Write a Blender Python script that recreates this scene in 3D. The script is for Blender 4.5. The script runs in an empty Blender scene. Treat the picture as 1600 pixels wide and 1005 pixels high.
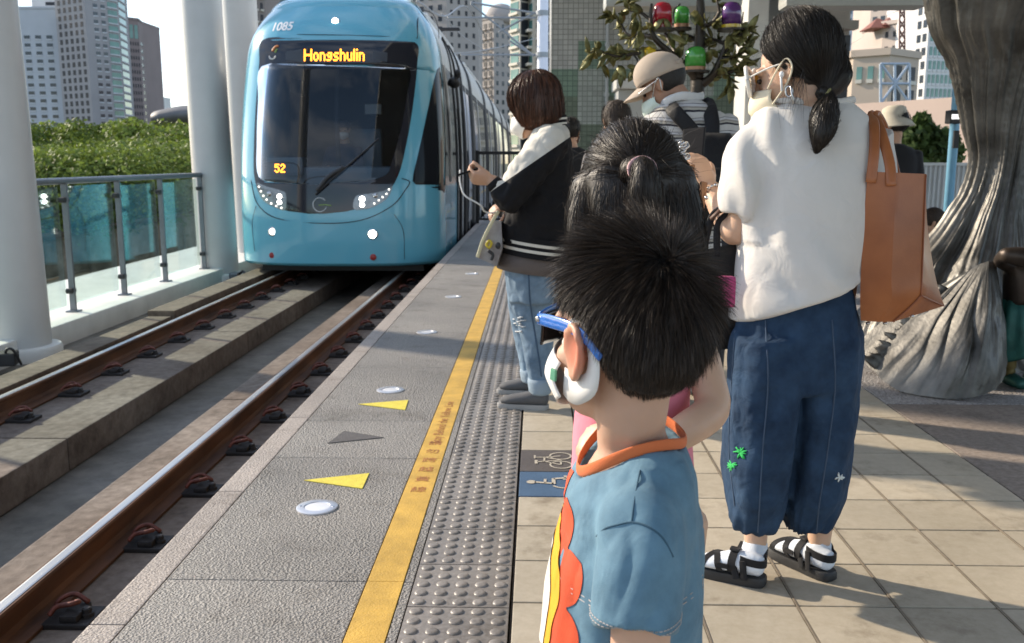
import bpy, bmesh, math, random
import numpy as np
from mathutils import Vector, Matrix, noise as mnoise

SC = bpy.context.scene
COL = SC.collection
R = math.radians
random.seed(7)
RNG = np.random.default_rng(11)

# ------------------------------------------------------------------ camera
FPX = 1460.0                      # focal length in photo pixels (photo is 1600 x 1005)
CAM_H = 1.2
PITCH = math.atan(252.5 / FPX)
YAW = math.atan(40.0 / FPX * math.cos(PITCH))
cam_d = bpy.data.cameras.new("camera")
cam = bpy.data.objects.new("camera", cam_d)
COL.objects.link(cam)
cam_d.sensor_width = 36.0
cam_d.lens = FPX / 1600.0 * 36.0
cam_d.clip_start = 0.02
cam_d.clip_end = 3000
cam.location = (0, 0, CAM_H)
_f = Vector((-math.sin(YAW) * math.cos(PITCH), math.cos(YAW) * math.cos(PITCH), -math.sin(PITCH)))
_r = Vector((math.cos(YAW), math.sin(YAW), 0))
_u = _r.cross(_f)
cam.rotation_euler = Matrix((_r, _u, -_f)).transposed().to_euler()
cam_d.dof.use_dof = True
cam_d.dof.focus_distance = 1.7
cam_d.dof.aperture_fstop = 11.0
SC.camera = cam

# ------------------------------------------------------------------ light and sky
SUN_EL = R(27)
_sd = Vector((-0.88, 0.47, 0)).normalized() * math.cos(SUN_EL) + Vector((0, 0, math.sin(SUN_EL)))
sun_d = bpy.data.lights.new("sun", 'SUN')
sun_d.energy = 3.6
sun_d.angle = R(1.4)
sun_d.color = (1.0, 0.86, 0.68)
sun = bpy.data.objects.new("sun", sun_d)
COL.objects.link(sun)
sun.rotation_euler = _sd.to_track_quat('Z', 'Y').to_euler()
sun.location = (-20, 10, 20)

W = bpy.data.worlds.new("World")
SC.world = W
W.use_nodes = True
_nt = W.node_tree
_bg = _nt.nodes['Background']
_sky = _nt.nodes.new('ShaderNodeTexSky')
_sky.sky_type = 'NISHITA'
_sky.sun_disc = False
_sky.sun_elevation = SUN_EL
_sky.sun_rotation = math.atan2(_sd.x, _sd.y) % (2 * math.pi)
_sky.air_density = 1.0
_sky.dust_density = 0.5
_sky.ozone_density = 1.0
# thin bright cloud sheets mixed into the sky
_tc = _nt.nodes.new('ShaderNodeTexCoord')
_mp = _nt.nodes.new('ShaderNodeMapping')
_mp.inputs['Scale'].default_value = (1.6, 1.6, 7.0)
_mp.inputs['Location'].default_value = (0.35, 0.1, 0.22)
_ns = _nt.nodes.new('ShaderNodeTexNoise')
_ns.inputs['Scale'].default_value = 1.7
_ns.inputs['Detail'].default_value = 7
_ns.inputs['Roughness'].default_value = 0.55
_rp = _nt.nodes.new('ShaderNodeValToRGB')
_rp.color_ramp.elements[0].position = 0.44
_rp.color_ramp.elements[1].position = 0.66
_mx = _nt.nodes.new('ShaderNodeMix')
_mx.data_type = 'RGBA'
_mx.inputs['B'].default_value = (4.6, 5.0, 5.7, 1)
_nt.links.new(_tc.outputs['Generated'], _mp.inputs['Vector'])
_nt.links.new(_mp.outputs['Vector'], _ns.inputs['Vector'])
_nt.links.new(_ns.outputs['Fac'], _rp.inputs['Fac'])
_nt.links.new(_rp.outputs['Color'], _mx.inputs['Factor'])
_nt.links.new(_sky.outputs['Color'], _mx.inputs['A'])
_nt.links.new(_mx.outputs['Result'], _bg.inputs['Color'])
_bg.inputs['Strength'].default_value = 0.15

SC.view_settings.view_transform = 'Standard'
SC.view_settings.look = 'None'
SC.view_settings.gamma = 1.0
SC.view_settings.exposure = 0.88
SC.render.engine = 'CYCLES'
SC.cycles.max_bounces = 8
SC.cycles.transparent_max_bounces = 12

# ------------------------------------------------------------------ helpers
def ray(px, py):
    return _f + _r * ((px - 800.0) / FPX) + _u * ((502.5 - py) / FPX)

def P(px, py, Y):
    """point seen at photo pixel (px,py) standing Y metres ahead"""
    d = ray(px, py)
    return Vector((0, 0, CAM_H)) + d * (Y / d.y)

def G(px, py, z=0.0):
    """point on the level plane z seen at photo pixel"""
    d = ray(px, py)
    return Vector((0, 0, CAM_H)) + d * ((z - CAM_H) / d.z)

def XP(px, py, X):
    d = ray(px, py)
    return Vector((0, 0, CAM_H)) + d * (X / d.x)

def V(*a):
    return Vector(a)

def crom(pts, k):
    """Catmull-Rom resample of numpy rows"""
    a = np.array(pts, float)
    if len(a) < 3:
        return np.array([a[0] + (a[-1] - a[0]) * t for t in np.linspace(0, 1, k + 1)])
    p = np.vstack([2 * a[0] - a[1], a, 2 * a[-1] - a[-2]])
    out = []
    for i in range(1, len(p) - 2):
        for t in np.linspace(0, 1, k, endpoint=False):
            out.append(0.5 * ((2 * p[i]) + (-p[i - 1] + p[i + 1]) * t + (2 * p[i - 1] - 5 * p[i] + 4 * p[i + 1] - p[i + 2]) * t * t + (-p[i - 1] + 3 * p[i] - 3 * p[i + 1] + p[i + 2]) * t ** 3))
    out.append(a[-1])
    return np.array(out)

class MB:
    """collects shapes; build() links them as one mesh object"""
    def __init__(self):
        self.v = []; self.f = []; self.m = []; self.mi = 0
    def mat(self, i):
        self.mi = i; return self
    def add(self, vs, fs):
        b = len(self.v)
        self.v.extend([tuple(x) for x in vs])
        self.f.extend([tuple(b + i for i in f) for f in fs])
        self.m.extend([self.mi] * len(fs))
        return self
    def box(self, c, s, rot=None, bev=0.0):
        x, y, z = s[0] / 2, s[1] / 2, s[2] / 2
        M = Matrix.Rotation(rot, 3, 'Z') if isinstance(rot, (int, float)) else (rot or Matrix.Identity(3))
        if bev <= 0:
            vs = [Vector((a * x, b * y, d * z)) for a in (-1, 1) for b in (-1, 1) for d in (-1, 1)]
            fs = [(0, 1, 3, 2), (4, 6, 7, 5), (0, 4, 5, 1), (2, 3, 7, 6), (0, 2, 6, 4), (1, 5, 7, 3)]
        else:
            bm = bmesh.new()
            bmesh.ops.create_cube(bm, size=1.0)
            for q in bm.verts:
                q.co = Vector((q.co.x * s[0], q.co.y * s[1], q.co.z * s[2]))
            bmesh.ops.bevel(bm, geom=bm.edges[:], offset=bev, segments=2, profile=0.7, affect='EDGES')
            bm.verts.index_update()
            vs = [q.co.copy() for q in bm.verts]; fs = [tuple(q.index for q in f.verts) for f in bm.faces]
            bm.free()
        c = Vector(c)
        return self.add([c + M @ q for q in vs], fs)
    def b2(self, lo, hi, bev=0.0):
        lo = Vector(lo); hi = Vector(hi)
        return self.box((lo + hi) / 2, hi - lo, None, bev)
    def tube(self, pts, rad, n=12, k=4, ref=(0, 0, 1), cap=True, rcap=True, tw=0.0):
        """swept elliptical tube; rad items are r or (a,b); a is along ref-perp side, b along ref"""
        rr = [(q, q) if isinstance(q, (int, float)) else tuple(q) for q in (rad if isinstance(rad, (list, tuple)) and len(rad) == len(pts) else [rad] * len(pts))]
        arr = np.array([list(p) + list(q) for p, q in zip(pts, rr)], float)
        if k > 1:
            arr = crom(arr, k)
        c = arr[:, :3]; ab = np.maximum(arr[:, 3:5], 1e-5)
        T = np.gradient(c, axis=0)
        T /= np.maximum(np.linalg.norm(T, axis=1, keepdims=True), 1e-9)
        vs = []; ref = np.array(ref, float)
        rings = []
        prevS = None
        for i in range(len(c)):
            t = T[i]
            s = np.cross(t, ref)
            L = np.linalg.norm(s)
            if L < 0.08:
                s = prevS if prevS is not None else np.cross(t, np.array([0.3, 1, 0.2]))
                s = s - t * np.dot(s, t); L = np.linalg.norm(s)
            s = s / L
            if prevS is not None and np.dot(s, prevS) < 0: s = -s
            prevS = s
            w = np.cross(s, t)
            rings.append((c[i], s, w, ab[i], t))
        if cap and rcap:
            a, s, w, q, t = rings[0]
            rings.insert(0, (a - t * min(q) * .35, s, w, q * .6, t)); 
            a, s, w, q, t = rings[-1]
            rings.append((a + t * min(q) * .35, s, w, q * .6, t))
        ang = np.linspace(0, 2 * np.pi, n, endpoint=False)
        for (a, s, w, q, t) in rings:
            for an in ang:
                vs.append(a + s * (q[0] * math.cos(an)) + w * (q[1] * math.sin(an)))
        fs = []
        for i in range(len(rings) - 1):
            for j in range(n):
                j2 = (j + 1) % n
                fs.append((i * n + j, i * n + j2, (i + 1) * n + j2, (i + 1) * n + j))
        if cap:
            fs.append(tuple(range(n - 1, -1, -1)))
            fs.append(tuple((len(rings) - 1) * n + j for j in range(n)))
        return self.add(vs, fs)
    def cyl(self, a, b, r, n=16, r2=None):
        return self.tube([a, b], [r, r if r2 is None else r2], n=n, k=1, rcap=False)
    def loft(self, rings, close=True, cap=True):
        """rings: equal-length lists of points"""
        n = len(rings[0]); vs = [p for r_ in rings for p in r_]; fs = []
        for i in range(len(rings) - 1):
            for j in range(n if close else n - 1):
                j2 = (j + 1) % n
                fs.append((i * n + j, i * n + j2, (i + 1) * n + j2, (i + 1) * n + j))
        if cap and close:
            fs.append(tuple(range(n - 1, -1, -1))); fs.append(tuple((len(rings) - 1) * n + j for j in range(n)))
        return self.add(vs, fs)
    def lathe(self, c, prof, n=24, axis=(0, 0, 1)):
        q = Vector(axis).to_track_quat('Z', 'Y').to_matrix(); c = Vector(c)
        rings = [[c + q @ Vector((r_ * math.cos(t), r_ * math.sin(t), z)) for t in np.linspace(0, 2 * math.pi, n, endpoint=False)] for (r_, z) in prof]
        return self.loft(rings)
    def ell(self, c, rad, M=None, nu=20, nv=14):
        M = M or Matrix.Identity(3); c = Vector(c)
        vs = []; fs = []
        for i in range(1, nv):
            th = math.pi * i / nv
            for j in range(nu):
                ph = 2 * math.pi * j / nu
                vs.append(c + M @ Vector((rad[0] * math.sin(th) * math.cos(ph), rad[1] * math.sin(th) * math.sin(ph), rad[2] * math.cos(th))))
        top = len(vs); vs.append(c + M @ Vector((0, 0, rad[2]))); vs.append(c + M @ Vector((0, 0, -rad[2])))
        for i in range(nv - 2):
            for j in range(nu):
                j2 = (j + 1) % nu
                fs.append((i * nu + j, (i + 1) * nu + j, (i + 1) * nu + j2, i * nu + j2))
        for j in range(nu):
            j2 = (j + 1) % nu
            fs.append((top, j, j2)); fs.append((top + 1, (nv - 2) * nu + j2, (nv - 2) * nu + j))
        return self.add(vs, fs)
    def prism(self, poly, d):
        """poly: 3d points of a planar outline; d: extrusion vector"""
        d = Vector(d); n = len(poly); poly = [Vector(p) for p in poly]
        vs = poly + [p + d for p in poly]
        fs = [tuple(range(n - 1, -1, -1)), tuple(range(n, 2 * n))] + [(j, (j + 1) % n, n + (j + 1) % n, n + j) for j in range(n)]
        return self.add(vs, fs)
    def grid(self, fn, nu, nv, keep=None):
        vs = [fn(i / nu, j / nv) for j in range(nv + 1) for i in range(nu + 1)]
        fs = [(j * (nu + 1) + i, j * (nu + 1) + i + 1, (j + 1) * (nu + 1) + i + 1, (j + 1) * (nu + 1) + i) for j in range(nv) for i in range(nu)]
        return self.add(vs, fs)
    def mesh(self, name):
        me = bpy.data.meshes.new(name)
        me.from_pydata([tuple(v) for v in self.v], [], self.f)
        me.polygons.foreach_set('material_index', np.array(self.m, dtype=np.int32))
        bm = bmesh.new(); bm.from_mesh(me)
        bmesh.ops.recalc_face_normals(bm, faces=bm.faces[:])
        bm.to_mesh(me); bm.free()
        return me
    def build(self, name, mats, parent=None, smooth=False, remesh=0.0, sm_it=6, fn=None, base=None, sharp=None, sub=0, solid=0.0):
        me = self.mesh(name)
        if remesh > 0:
            me = remeshed(me, remesh, sm_it)
        if fn is not None:
            n = len(me.vertices); co = np.empty(n * 3, np.float32); me.vertices.foreach_get('co', co)
            no = np.empty(n * 3, np.float32); me.vertices.foreach_get('normal', no)
            co = fn(co.reshape(-1, 3).astype(float), no.reshape(-1, 3).astype(float))
            me.vertices.foreach_set('co', co.astype(np.float32).ravel()); me.update()
        return link(name, me, mats, parent, smooth, base, sharp, sub, solid)

def remeshed(me, vox, it):
    o = bpy.data.objects.new('tmp', me); COL.objects.link(o)
    m = o.modifiers.new('r', 'REMESH'); m.mode = 'VOXEL'; m.voxel_size = vox; m.adaptivity = 0
    if it:
        s = o.modifiers.new('s', 'SMOOTH'); s.factor = 0.5; s.iterations = it
    dg = bpy.context.evaluated_depsgraph_get()
    e = o.evaluated_get(dg)
    me2 = bpy.data.meshes.new_from_object(e)
    bpy.data.objects.remove(o)
    return me2

def wloc(o):
    p = Vector((0, 0, 0))
    while o is not None:
        p += o.location; o = o.parent
    return p

def link(name, me, mats, parent=None, smooth=False, base=None, sharp=None, sub=0, solid=0.0):
    me.name = name
    o = bpy.data.objects.new(name, me); COL.objects.link(o)
    if len(me.materials): me.materials.clear()
    for m in (mats if isinstance(mats, (list, tuple)) else [mats]):
        me.materials.append(m)
    if base is None:
        if parent is not None:
            base = wloc(parent); me.transform(Matrix.Translation(-base)); o.location = (0, 0, 0)
        else:
            n = len(me.vertices); co = np.empty(n * 3, np.float32); me.vertices.foreach_get('co', co); co = co.reshape(-1, 3)
            b = Vector(((co[:, 0].min() + co[:, 0].max()) / 2, (co[:, 1].min() + co[:, 1].max()) / 2, co[:, 2].min()))
            me.transform(Matrix.Translation(-b)); o.location = b
    if parent is not None: o.parent = parent
    if smooth:
        me.polygons.foreach_set('use_smooth', np.ones(len(me.polygons), dtype=bool))
        if sharp: me.set_sharp_from_angle(angle=R(sharp))
    if solid:
        s = o.modifiers.new('solid', 'SOLIDIFY'); s.thickness = solid; s.offset = 0
    if sub:
        s = o.modifiers.new('sub', 'SUBSURF'); s.levels = sub; s.render_levels = sub
    return o

def thing(name, label, cat, loc=(0, 0, 0), group=None):
    o = bpy.data.objects.new(name, None); COL.objects.link(o)
    o.location = loc; o.empty_display_size = 0.1
    o['label'] = label; o['category'] = cat
    if group: o['group'] = group
    return o

def tag(o, label, cat, group=None):
    o['label'] = label; o['category'] = cat
    if group: o['group'] = group
    return o

def struct(o, kind='structure'):
    o['kind'] = kind; return o

def dup(root, loc, rotz=0.0, label=None, group=None):
    r_ = root.copy(); COL.objects.link(r_); r_.location = loc; r_.rotation_euler = (0, 0, rotz)
    if label: r_['label'] = label
    if group: r_['group'] = group
    for ch in list(root.children):
        c = ch.copy(); COL.objects.link(c); c.parent = r_
        for g in ch.children:
            d = g.copy(); COL.objects.link(d); d.parent = c
    return r_

def text_mesh(s, size, align='CENTER', ext=0.0, bold=0.0, shear=0.0):
    cu = bpy.data.curves.new('txt', 'FONT'); cu.body = s; cu.size = size; cu.align_x = align; cu.align_y = 'CENTER'
    cu.extrude = ext; cu.offset = bold; cu.shear = shear
    o = bpy.data.objects.new('txt', cu); COL.objects.link(o)
    dg = bpy.context.evaluated_depsgraph_get()
    me = bpy.data.meshes.new_from_object(o.evaluated_get(dg))
    bpy.data.objects.remove(o)
    return me

def place_text(name, s, size, M, mat, parent=None, warp=None, **kw):
    me = text_mesh(s, size, **kw)
    me.transform(M)
    if warp:
        for v in me.vertices: v.co = warp(v.co)
    return link(name, me, mat, parent)

# ------------------------------------------------------------------ materials
MATS = {}
def pm(name, col, rough=0.6, metal=0.0, var=0.12, vs=6.0, bump=0.0, bs=60.0, spec=0.5, bd=0.01, detail=4.0, emit=0.0, aniso=0.0, coat=0.0, sheen=0.0, stretch=None, sss=0.0, col2=None, vs2=None):
    """plain surface with noise-varied colour and an optional fine bump"""
    m = bpy.data.materials.new(name); m.use_nodes = True
    nt = m.node_tree; b = nt.nodes['Principled BSDF']
    b.inputs['Roughness'].default_value = rough; b.inputs['Metallic'].default_value = metal
    b.inputs['Specular IOR Level'].default_value = spec
    tc = nt.nodes.new('ShaderNodeTexCoord'); vec = tc.outputs['Object']
    if stretch:
        mp = nt.nodes.new('ShaderNodeMapping'); mp.inputs['Scale'].default_value = stretch
        nt.links.new(vec, mp.inputs['Vector']); vec = mp.outputs['Vector']
    c = Vector(col[:3])
    if var > 0 or col2:
        n = nt.nodes.new('ShaderNodeTexNoise'); n.inputs['Scale'].default_value = vs; n.inputs['Detail'].default_value = detail
        n.inputs['Roughness'].default_value = 0.62
        nt.links.new(vec, n.inputs['Vector'])
        rp = nt.nodes.new('ShaderNodeValToRGB')
        rp.color_ramp.elements[0].position = 0.3; rp.color_ramp.elements[1].position = 0.7
        lo = c * (1 - var); hi = Vector(col2) if col2 else c * (1 + var)
        rp.color_ramp.elements[0].color = (*lo, 1); rp.color_ramp.elements[1].color = (*hi, 1)
        nt.links.new(n.outputs['Fac'], rp.inputs['Fac']); nt.links.new(rp.outputs['Color'], b.inputs['Base Color'])
    else:
        b.inputs['Base Color'].default_value = (*c, 1)
    if bump > 0:
        n2 = nt.nodes.new('ShaderNodeTexNoise'); n2.inputs['Scale'].default_value = bs; n2.inputs['Detail'].default_value = 3
        nt.links.new(vec, n2.inputs['Vector'])
        bp = nt.nodes.new('ShaderNodeBump'); bp.inputs['Strength'].default_value = bump; bp.inputs['Distance'].default_value = bd
        nt.links.new(n2.outputs['Fac'], bp.inputs['Height']); nt.links.new(bp.outputs['Normal'], b.inputs['Normal'])
    if emit > 0:
        b.inputs['Emission Color'].default_value = (*c, 1); b.inputs['Emission Strength'].default_value = emit
    if coat: b.inputs['Coat Weight'].default_value = coat; b.inputs['Coat Roughness'].default_value = 0.05
    if sheen: b.inputs['Sheen Weight'].default_value = sheen
    if sss:
        b.inputs['Subsurface Weight'].default_value = sss; b.inputs['Subsurface Radius'].default_value = (0.012, 0.005, 0.003); b.inputs['Subsurface Scale'].default_value = 1.0
    MATS[name] = m
    return m

def nodes(m):
    return m.node_tree, m.node_tree.nodes, m.node_tree.links, m.node_tree.nodes['Principled BSDF']

def glass_mat(name, tint, rough=0.02, clear=1.0, ior=1.45, dark=None):
    """thin architectural glass: tinted see-through plus mirror reflection by Fresnel"""
    m = bpy.data.materials.new(name); m.use_nodes = True
    nt = m.node_tree; nt.nodes.clear()
    out = nt.nodes.new('ShaderNodeOutputMaterial'); tr = nt.nodes.new('ShaderNodeBsdfTransparent'); tr.inputs['Color'].default_value = (*tint, 1)
    gl = nt.nodes.new('ShaderNodeBsdfGlossy'); gl.inputs['Roughness'].default_value = rough; gl.inputs['Color'].default_value = (0.95, 0.97, 1, 1)
    fr = nt.nodes.new('ShaderNodeFresnel'); fr.inputs['IOR'].default_value = ior
    mx = nt.nodes.new('ShaderNodeMixShader')
    k_ = nt.nodes.new('ShaderNodeMath'); k_.operation = 'MULTIPLY'; k_.inputs[1].default_value = clear; nt.links.new(fr.outputs['Fac'], k_.inputs[0]); nt.links.new(k_.outputs[0], mx.inputs['Fac']); nt.links.new(tr.outputs[0], mx.inputs[1]); nt.links.new(gl.outputs[0], mx.inputs[2])
    nt.links.new(mx.outputs[0], out.inputs['Surface'])
    MATS[name] = m
    return m
# ================================================================== SETTING: platform, track, ground
def rough_stone(name, base, speck, scale, bump, rough=0.75, bd=0.004, dark=None):
    m = pm(name, base, rough, var=0.0)
    nt, N, L, b = nodes(m)
    tc = N.new('ShaderNodeTexCoord')
    n1 = N.new('ShaderNodeTexNoise'); n1.inputs['Scale'].default_value = scale; n1.inputs['Detail'].default_value = 5; n1.inputs['Roughness'].default_value = .7
    n2 = N.new('ShaderNodeTexNoise'); n2.inputs['Scale'].default_value = 1.3; n2.inputs['Detail'].default_value = 5
    v = N.new('ShaderNodeTexVoronoi'); v.inputs['Scale'].default_value = scale * 1.1
    for q in (n1, n2, v): L.new(tc.outputs['Object'], q.inputs['Vector'])
    rp = N.new('ShaderNodeValToRGB'); rp.color_ramp.elements[0].position = .35; rp.color_ramp.elements[1].position = .68
    rp.color_ramp.elements[0].color = (*base, 1); rp.color_ramp.elements[1].color = (*speck, 1)
    L.new(n1.outputs['Fac'], rp.inputs['Fac'])
    rp2 = N.new('ShaderNodeValToRGB'); rp2.color_ramp.elements[0].position = .3; rp2.color_ramp.elements[1].position = .72
    d = dark or (.72, .72, .72)
    rp2.color_ramp.elements[0].color = (*d, 1); rp2.color_ramp.elements[1].color = (1.08, 1.06, 1.04, 1)
    L.new(n2.outputs['Fac'], rp2.inputs['Fac'])
    mx = N.new('ShaderNodeMix'); mx.data_type = 'RGBA'; mx.blend_type = 'MULTIPLY'; mx.inputs['Factor'].default_value = 1
    L.new(rp.outputs['Color'], mx.inputs['A']); L.new(rp2.outputs['Color'], mx.inputs['B']); gi = N.new('ShaderNodeNewGeometry'); mri = N.new('ShaderNodeMapRange'); mri.inputs['To Min'].default_value = .90; mri.inputs['To Max'].default_value = 1.08
    hsi = N.new('ShaderNodeHueSaturation'); L.new(gi.outputs['Random Per Island'], mri.inputs['Value']); L.new(mri.outputs['Result'], hsi.inputs['Value']); L.new(mx.outputs['Result'], hsi.inputs['Color']); L.new(hsi.outputs['Color'], b.inputs['Base Color'])
    # worn patches and small dark spots
    n4 = N.new('ShaderNodeTexNoise'); n4.inputs['Scale'].default_value = 4.5; n4.inputs['Detail'].default_value = 8; n4.inputs['Roughness'].default_value = .7; L.new(tc.outputs['Object'], n4.inputs['Vector'])
    rp4 = N.new('ShaderNodeValToRGB'); rp4.color_ramp.elements[0].position = .30; rp4.color_ramp.elements[0].color = (.62, .59, .56, 1); rp4.color_ramp.elements[1].position = .46; rp4.color_ramp.elements[1].color = (1, 1, 1, 1); L.new(n4.outputs['Fac'], rp4.inputs['Fac'])
    mx4 = N.new('ShaderNodeMix'); mx4.data_type = 'RGBA'; mx4.blend_type = 'MULTIPLY'; mx4.inputs['Factor'].default_value = 1; L.new(hsi.outputs['Color'], mx4.inputs['A']); L.new(rp4.outputs['Color'], mx4.inputs['B']); L.new(mx4.outputs['Result'], b.inputs['Base Color'])
    ad = N.new('ShaderNodeMath'); ad.operation = 'ADD'
    L.new(n1.outputs['Fac'], ad.inputs[0]); L.new(v.outputs['Distance'], ad.inputs[1])
    bp = N.new('ShaderNodeBump'); bp.inputs['Strength'].default_value = bump; bp.inputs['Distance'].default_value = bd
    L.new(ad.outputs[0], bp.inputs['Height']); L.new(bp.outputs['Normal'], b.inputs['Normal'])
    return m

M_granite = rough_stone('flamed_granite', (.17, .163, .155), (.38, .365, .345), 120, 1.0, .6, .005)
M_kerbstone = rough_stone('pink_granite', (.27, .235, .21), (.50, .45, .41), 120, 0.6, .6, .004)
M_concrete = rough_stone('stained_concrete', (.15, .125, .105), (.26, .225, .195), 14, 0.5, .9, .008, (.55, .47, .42))
M_chan = rough_stone('shaded_concrete', (.12, .11, .095), (.21, .195, .17), 7, 0.4, .7, .006, (.6, .58, .5))  # track bed concretes kept dark, their shade put into the colour
M_curb = rough_stone('brown_concrete', (.13, .105, .08), (.24, .19, .145), 12, .5, .9, .008, (.5, .45, .4))
M_pebble = rough_stone('pebble_wash', (.20, .19, .19), (.55, .52, .51), 75, 1.0, .7, .008)
M_brownpave = rough_stone('brown_granite_paving', (.21, .17, .145), (.34, .29, .25), 40, .5, .7, .003)
M_yellow = pm('yellow_line_paint', (.56, .345, .06), .6, var=.22, vs=9, bump=.5, bs=160, bd=.003)
M_trig = pm('yellow_marker_paint', (.72, .60, .07), .55, var=.12, vs=30, bump=.6, bs=170, bd=.003)
M_darkmark = pm('dark_grey_marker', (.085, .08, .08), .7, var=.2, vs=30, bump=.6, bs=170, bd=.003)
M_redtext = pm('worn_red_lettering', (.42, .17, .05), .6, var=.3, vs=40)
M_tactile = rough_stone('grey_brown_tactile', (.20, .18, .16), (.30, .275, .25), 60, .3, .42, .002)
M_steel = pm('brushed_steel', (.55, .55, .56), .3, 1.0, var=.1, vs=20)
M_white_paint = pm('shaded_column_paint', (.47, .47, .46), .35, var=.05, vs=2)  # white paint toned down, putting the shade on the columns into the colour
M_offwhite = pm('offwhite_concrete_paint', (.66, .65, .61), .6, var=.1, vs=3, bump=.15, bs=30)
M_black = pm('black_rubber', (.018, .018, .02), .55, var=.2)
M_grout = pm('dark_grout', (.045, .037, .03), .85, var=.2, vs=12)

# --- ground sheet far below the viaduct (reaches the horizon)
M_ground = pm('grass_and_earth', (.055, .075, .03), .95, var=.45, vs=.05, col2=(.11, .12, .06))
g = MB(); g.add([(-1500, -200, -8), (1500, -200, -8), (1500, 2500, -8), (-1500, 2500, -8)], [(0, 1, 2, 3)])
struct(g.build('ground', M_ground))

YB, YF = -2.5, 75.0           # how far the line runs behind and ahead
EDGE = -1.172
# --- track bed
def slab(name, x0, x1, z0, z1, mat, y0=YB, y1=YF, bev=.012):
    b = MB(); b.b2((x0, y0, z0), (x1, y1, z1), bev); return struct(b.build(name, mat))
slab('track_channel_floor', -4.95, EDGE + .02, -1.0, -.66, M_chan)
def bumpy_slab(name, x0, x1, z0, z1, mat, ys):
    b = MB()
    for a, c in zip(ys[:-1], ys[1:]):
        b.b2((x0, a, z0), (x1, c - .012, z1), .012)
    return struct(b.build(name, mat))
bumpy_slab('track_plinth', -2.2, -1.36, -.655, -.45, M_concrete, [YB, 6.3, 15, 24, 33, 42, 51, 60, 75])
bumpy_slab('track_plinth', -3.86, -2.82, -.655, -.45, M_concrete, [YB, 5.35, 8.9, 18, 27, 36, 45, 60, 75])
# guard kerb beyond the far rail, built in two heights as in the photo
bumpy_slab('guard_kerb', -3.875, -3.64, -.445, -.335, M_curb, [YB, 3, 9.1])
bumpy_slab('guard_kerb', -3.895, -3.62, -.445, -.285, M_curb, [9.12, 17, 26, 40, 75])

# --- platform: deck body, kerb strip, granite slabs, tactile, tile floor
slab('platform_body', EDGE + .03, 16.0, -1.6, -.03, M_concrete, -6, 70, .0)
def tiles(name, xs, ys, z, th, mat, gap, bev, skip=None, jit=0.0):
    b = MB()
    for i in range(len(xs) - 1):
        for j in range(len(ys) - 1):
            if skip and skip(xs[i], xs[i + 1], ys[j], ys[j + 1]): continue
            dz = random.uniform(-jit, jit)
            b.b2((xs[i] + gap / 2, ys[j] + gap / 2, z - th), (xs[i + 1] - gap / 2, ys[j + 1] - gap / 2, z + dz), bev)
    return struct(b.build(name, mat))
yk = [-2.75 + 1.0 * i for i in range(0, 72)]
tiles('platform_edge', [EDGE, -1.073], [y for y in yk if y < 70], 0.0, .12, M_kerbstone, .004, .006)
yg = sorted(set([-2.55, -1.45, -.35, .75, 1.5, 2.52, 3.65, 4.2, 5.35] + [5.35 + 1.12 * i for i in range(1, 58)]))
tiles('platform_paving', [-1.073, -.487], yg, 0.0, .06, M_granite, .004, .003)
tiles('platform_paving', [-.380, -.352], yg, -.001, .06, M_granite, .003, .002)
tiles('yellow_line', [-.487, -.380], yg, .001, .06, M_yellow, .002, .002)
struct(MB().b2((EDGE + .04, -3, -.1), (-.04, 70, -.028)).build('paving_bed', M_grout))

# tactile strip: 0.28 m pavers, five by five flat domes each
TS = .272
y_t = [-.35 + TS * 1.0 * i for i in range(0, 250)]
b = MB(); bm_d = MB()
for j in range(len(y_t) - 1):
    y0 = y_t[j]
    if y0 > 66: break
    b.b2((-.35, y0 + .002, -.05), (-.072, y0 + TS - .002, 0.0), .003)
    nseg = 12 if y0 < 6 else 8
    if y0 < 20:
        for a in range(5):
            for c in range(5):
                cx = -.35 + .278 * (a + .5) / 5; cy = y0 + TS * (c + .5) / 5
                b.lathe((cx, cy, 0), [(.0185, -.004), (.0185, .0012), (.0165, .0034), (.0125, .0048), (.006, .0052)], nseg)
struct(b.build('tactile_paving', M_tactile, smooth=True, sharp=35))

# tile floor
M_tile = rough_stone('beige_floor_tile', (.45, .395, .305), (.53, .475, .38), 30, .12, .5, .002, (.86, .85, .83))
TX = .274
tx = [-.066, .178] + [.178 + TX * i for i in range(1, 6)]
tx = [-.066, .174, .444, .715, .986, 1.257, 1.528, 1.745]
ty = [1.0 + TX * i for i in range(-8, 90)]
def bike_skip(x0, x1, y0, y1):
    return False
PICT = {}
def is_pict(x0, y0, y1):
    return abs(x0 + .066) < .01 and any(abs((y0 + y1) / 2 - q) < .05 for q in PICT_Y)
PICT_Y = [ty[8 + 8] , ]
# pictogram pavers stand at these two rows
yb = [G(870, 720).y, G(870, 775).y]
ci = min(range(len(ty) - 1), key=lambda i: abs((ty[i] + ty[i + 1]) / 2 - yb[0]))
shift = yb[0] - (ty[ci] + ty[ci + 1]) / 2
ty = [t + shift for t in ty]
def sk(x0, x1, y0, y1):
    return x0 < 0 and (ci - 1) <= ty.index(y0) <= ci
tiles('floor_tiles', tx, ty, 0.0, .05, M_tile, .0085, .003, sk, .0006)
struct(MB().b2((-.068, -4, -.09), (1.76, 26, -.012)).build('tile_bed', M_grout))
# seam strips between tile columns running away from the viewer
M_seam = pm('brass_grey_joint', (.20, .165, .125), .55, var=.2, vs=20)
b = MB()
for x in tx[2:-1]:
    b.b2((x - .0028, -3, -.03), (x + .0028, 22, .0016))
struct(b.build('floor_joint_strip', M_seam))
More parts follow.
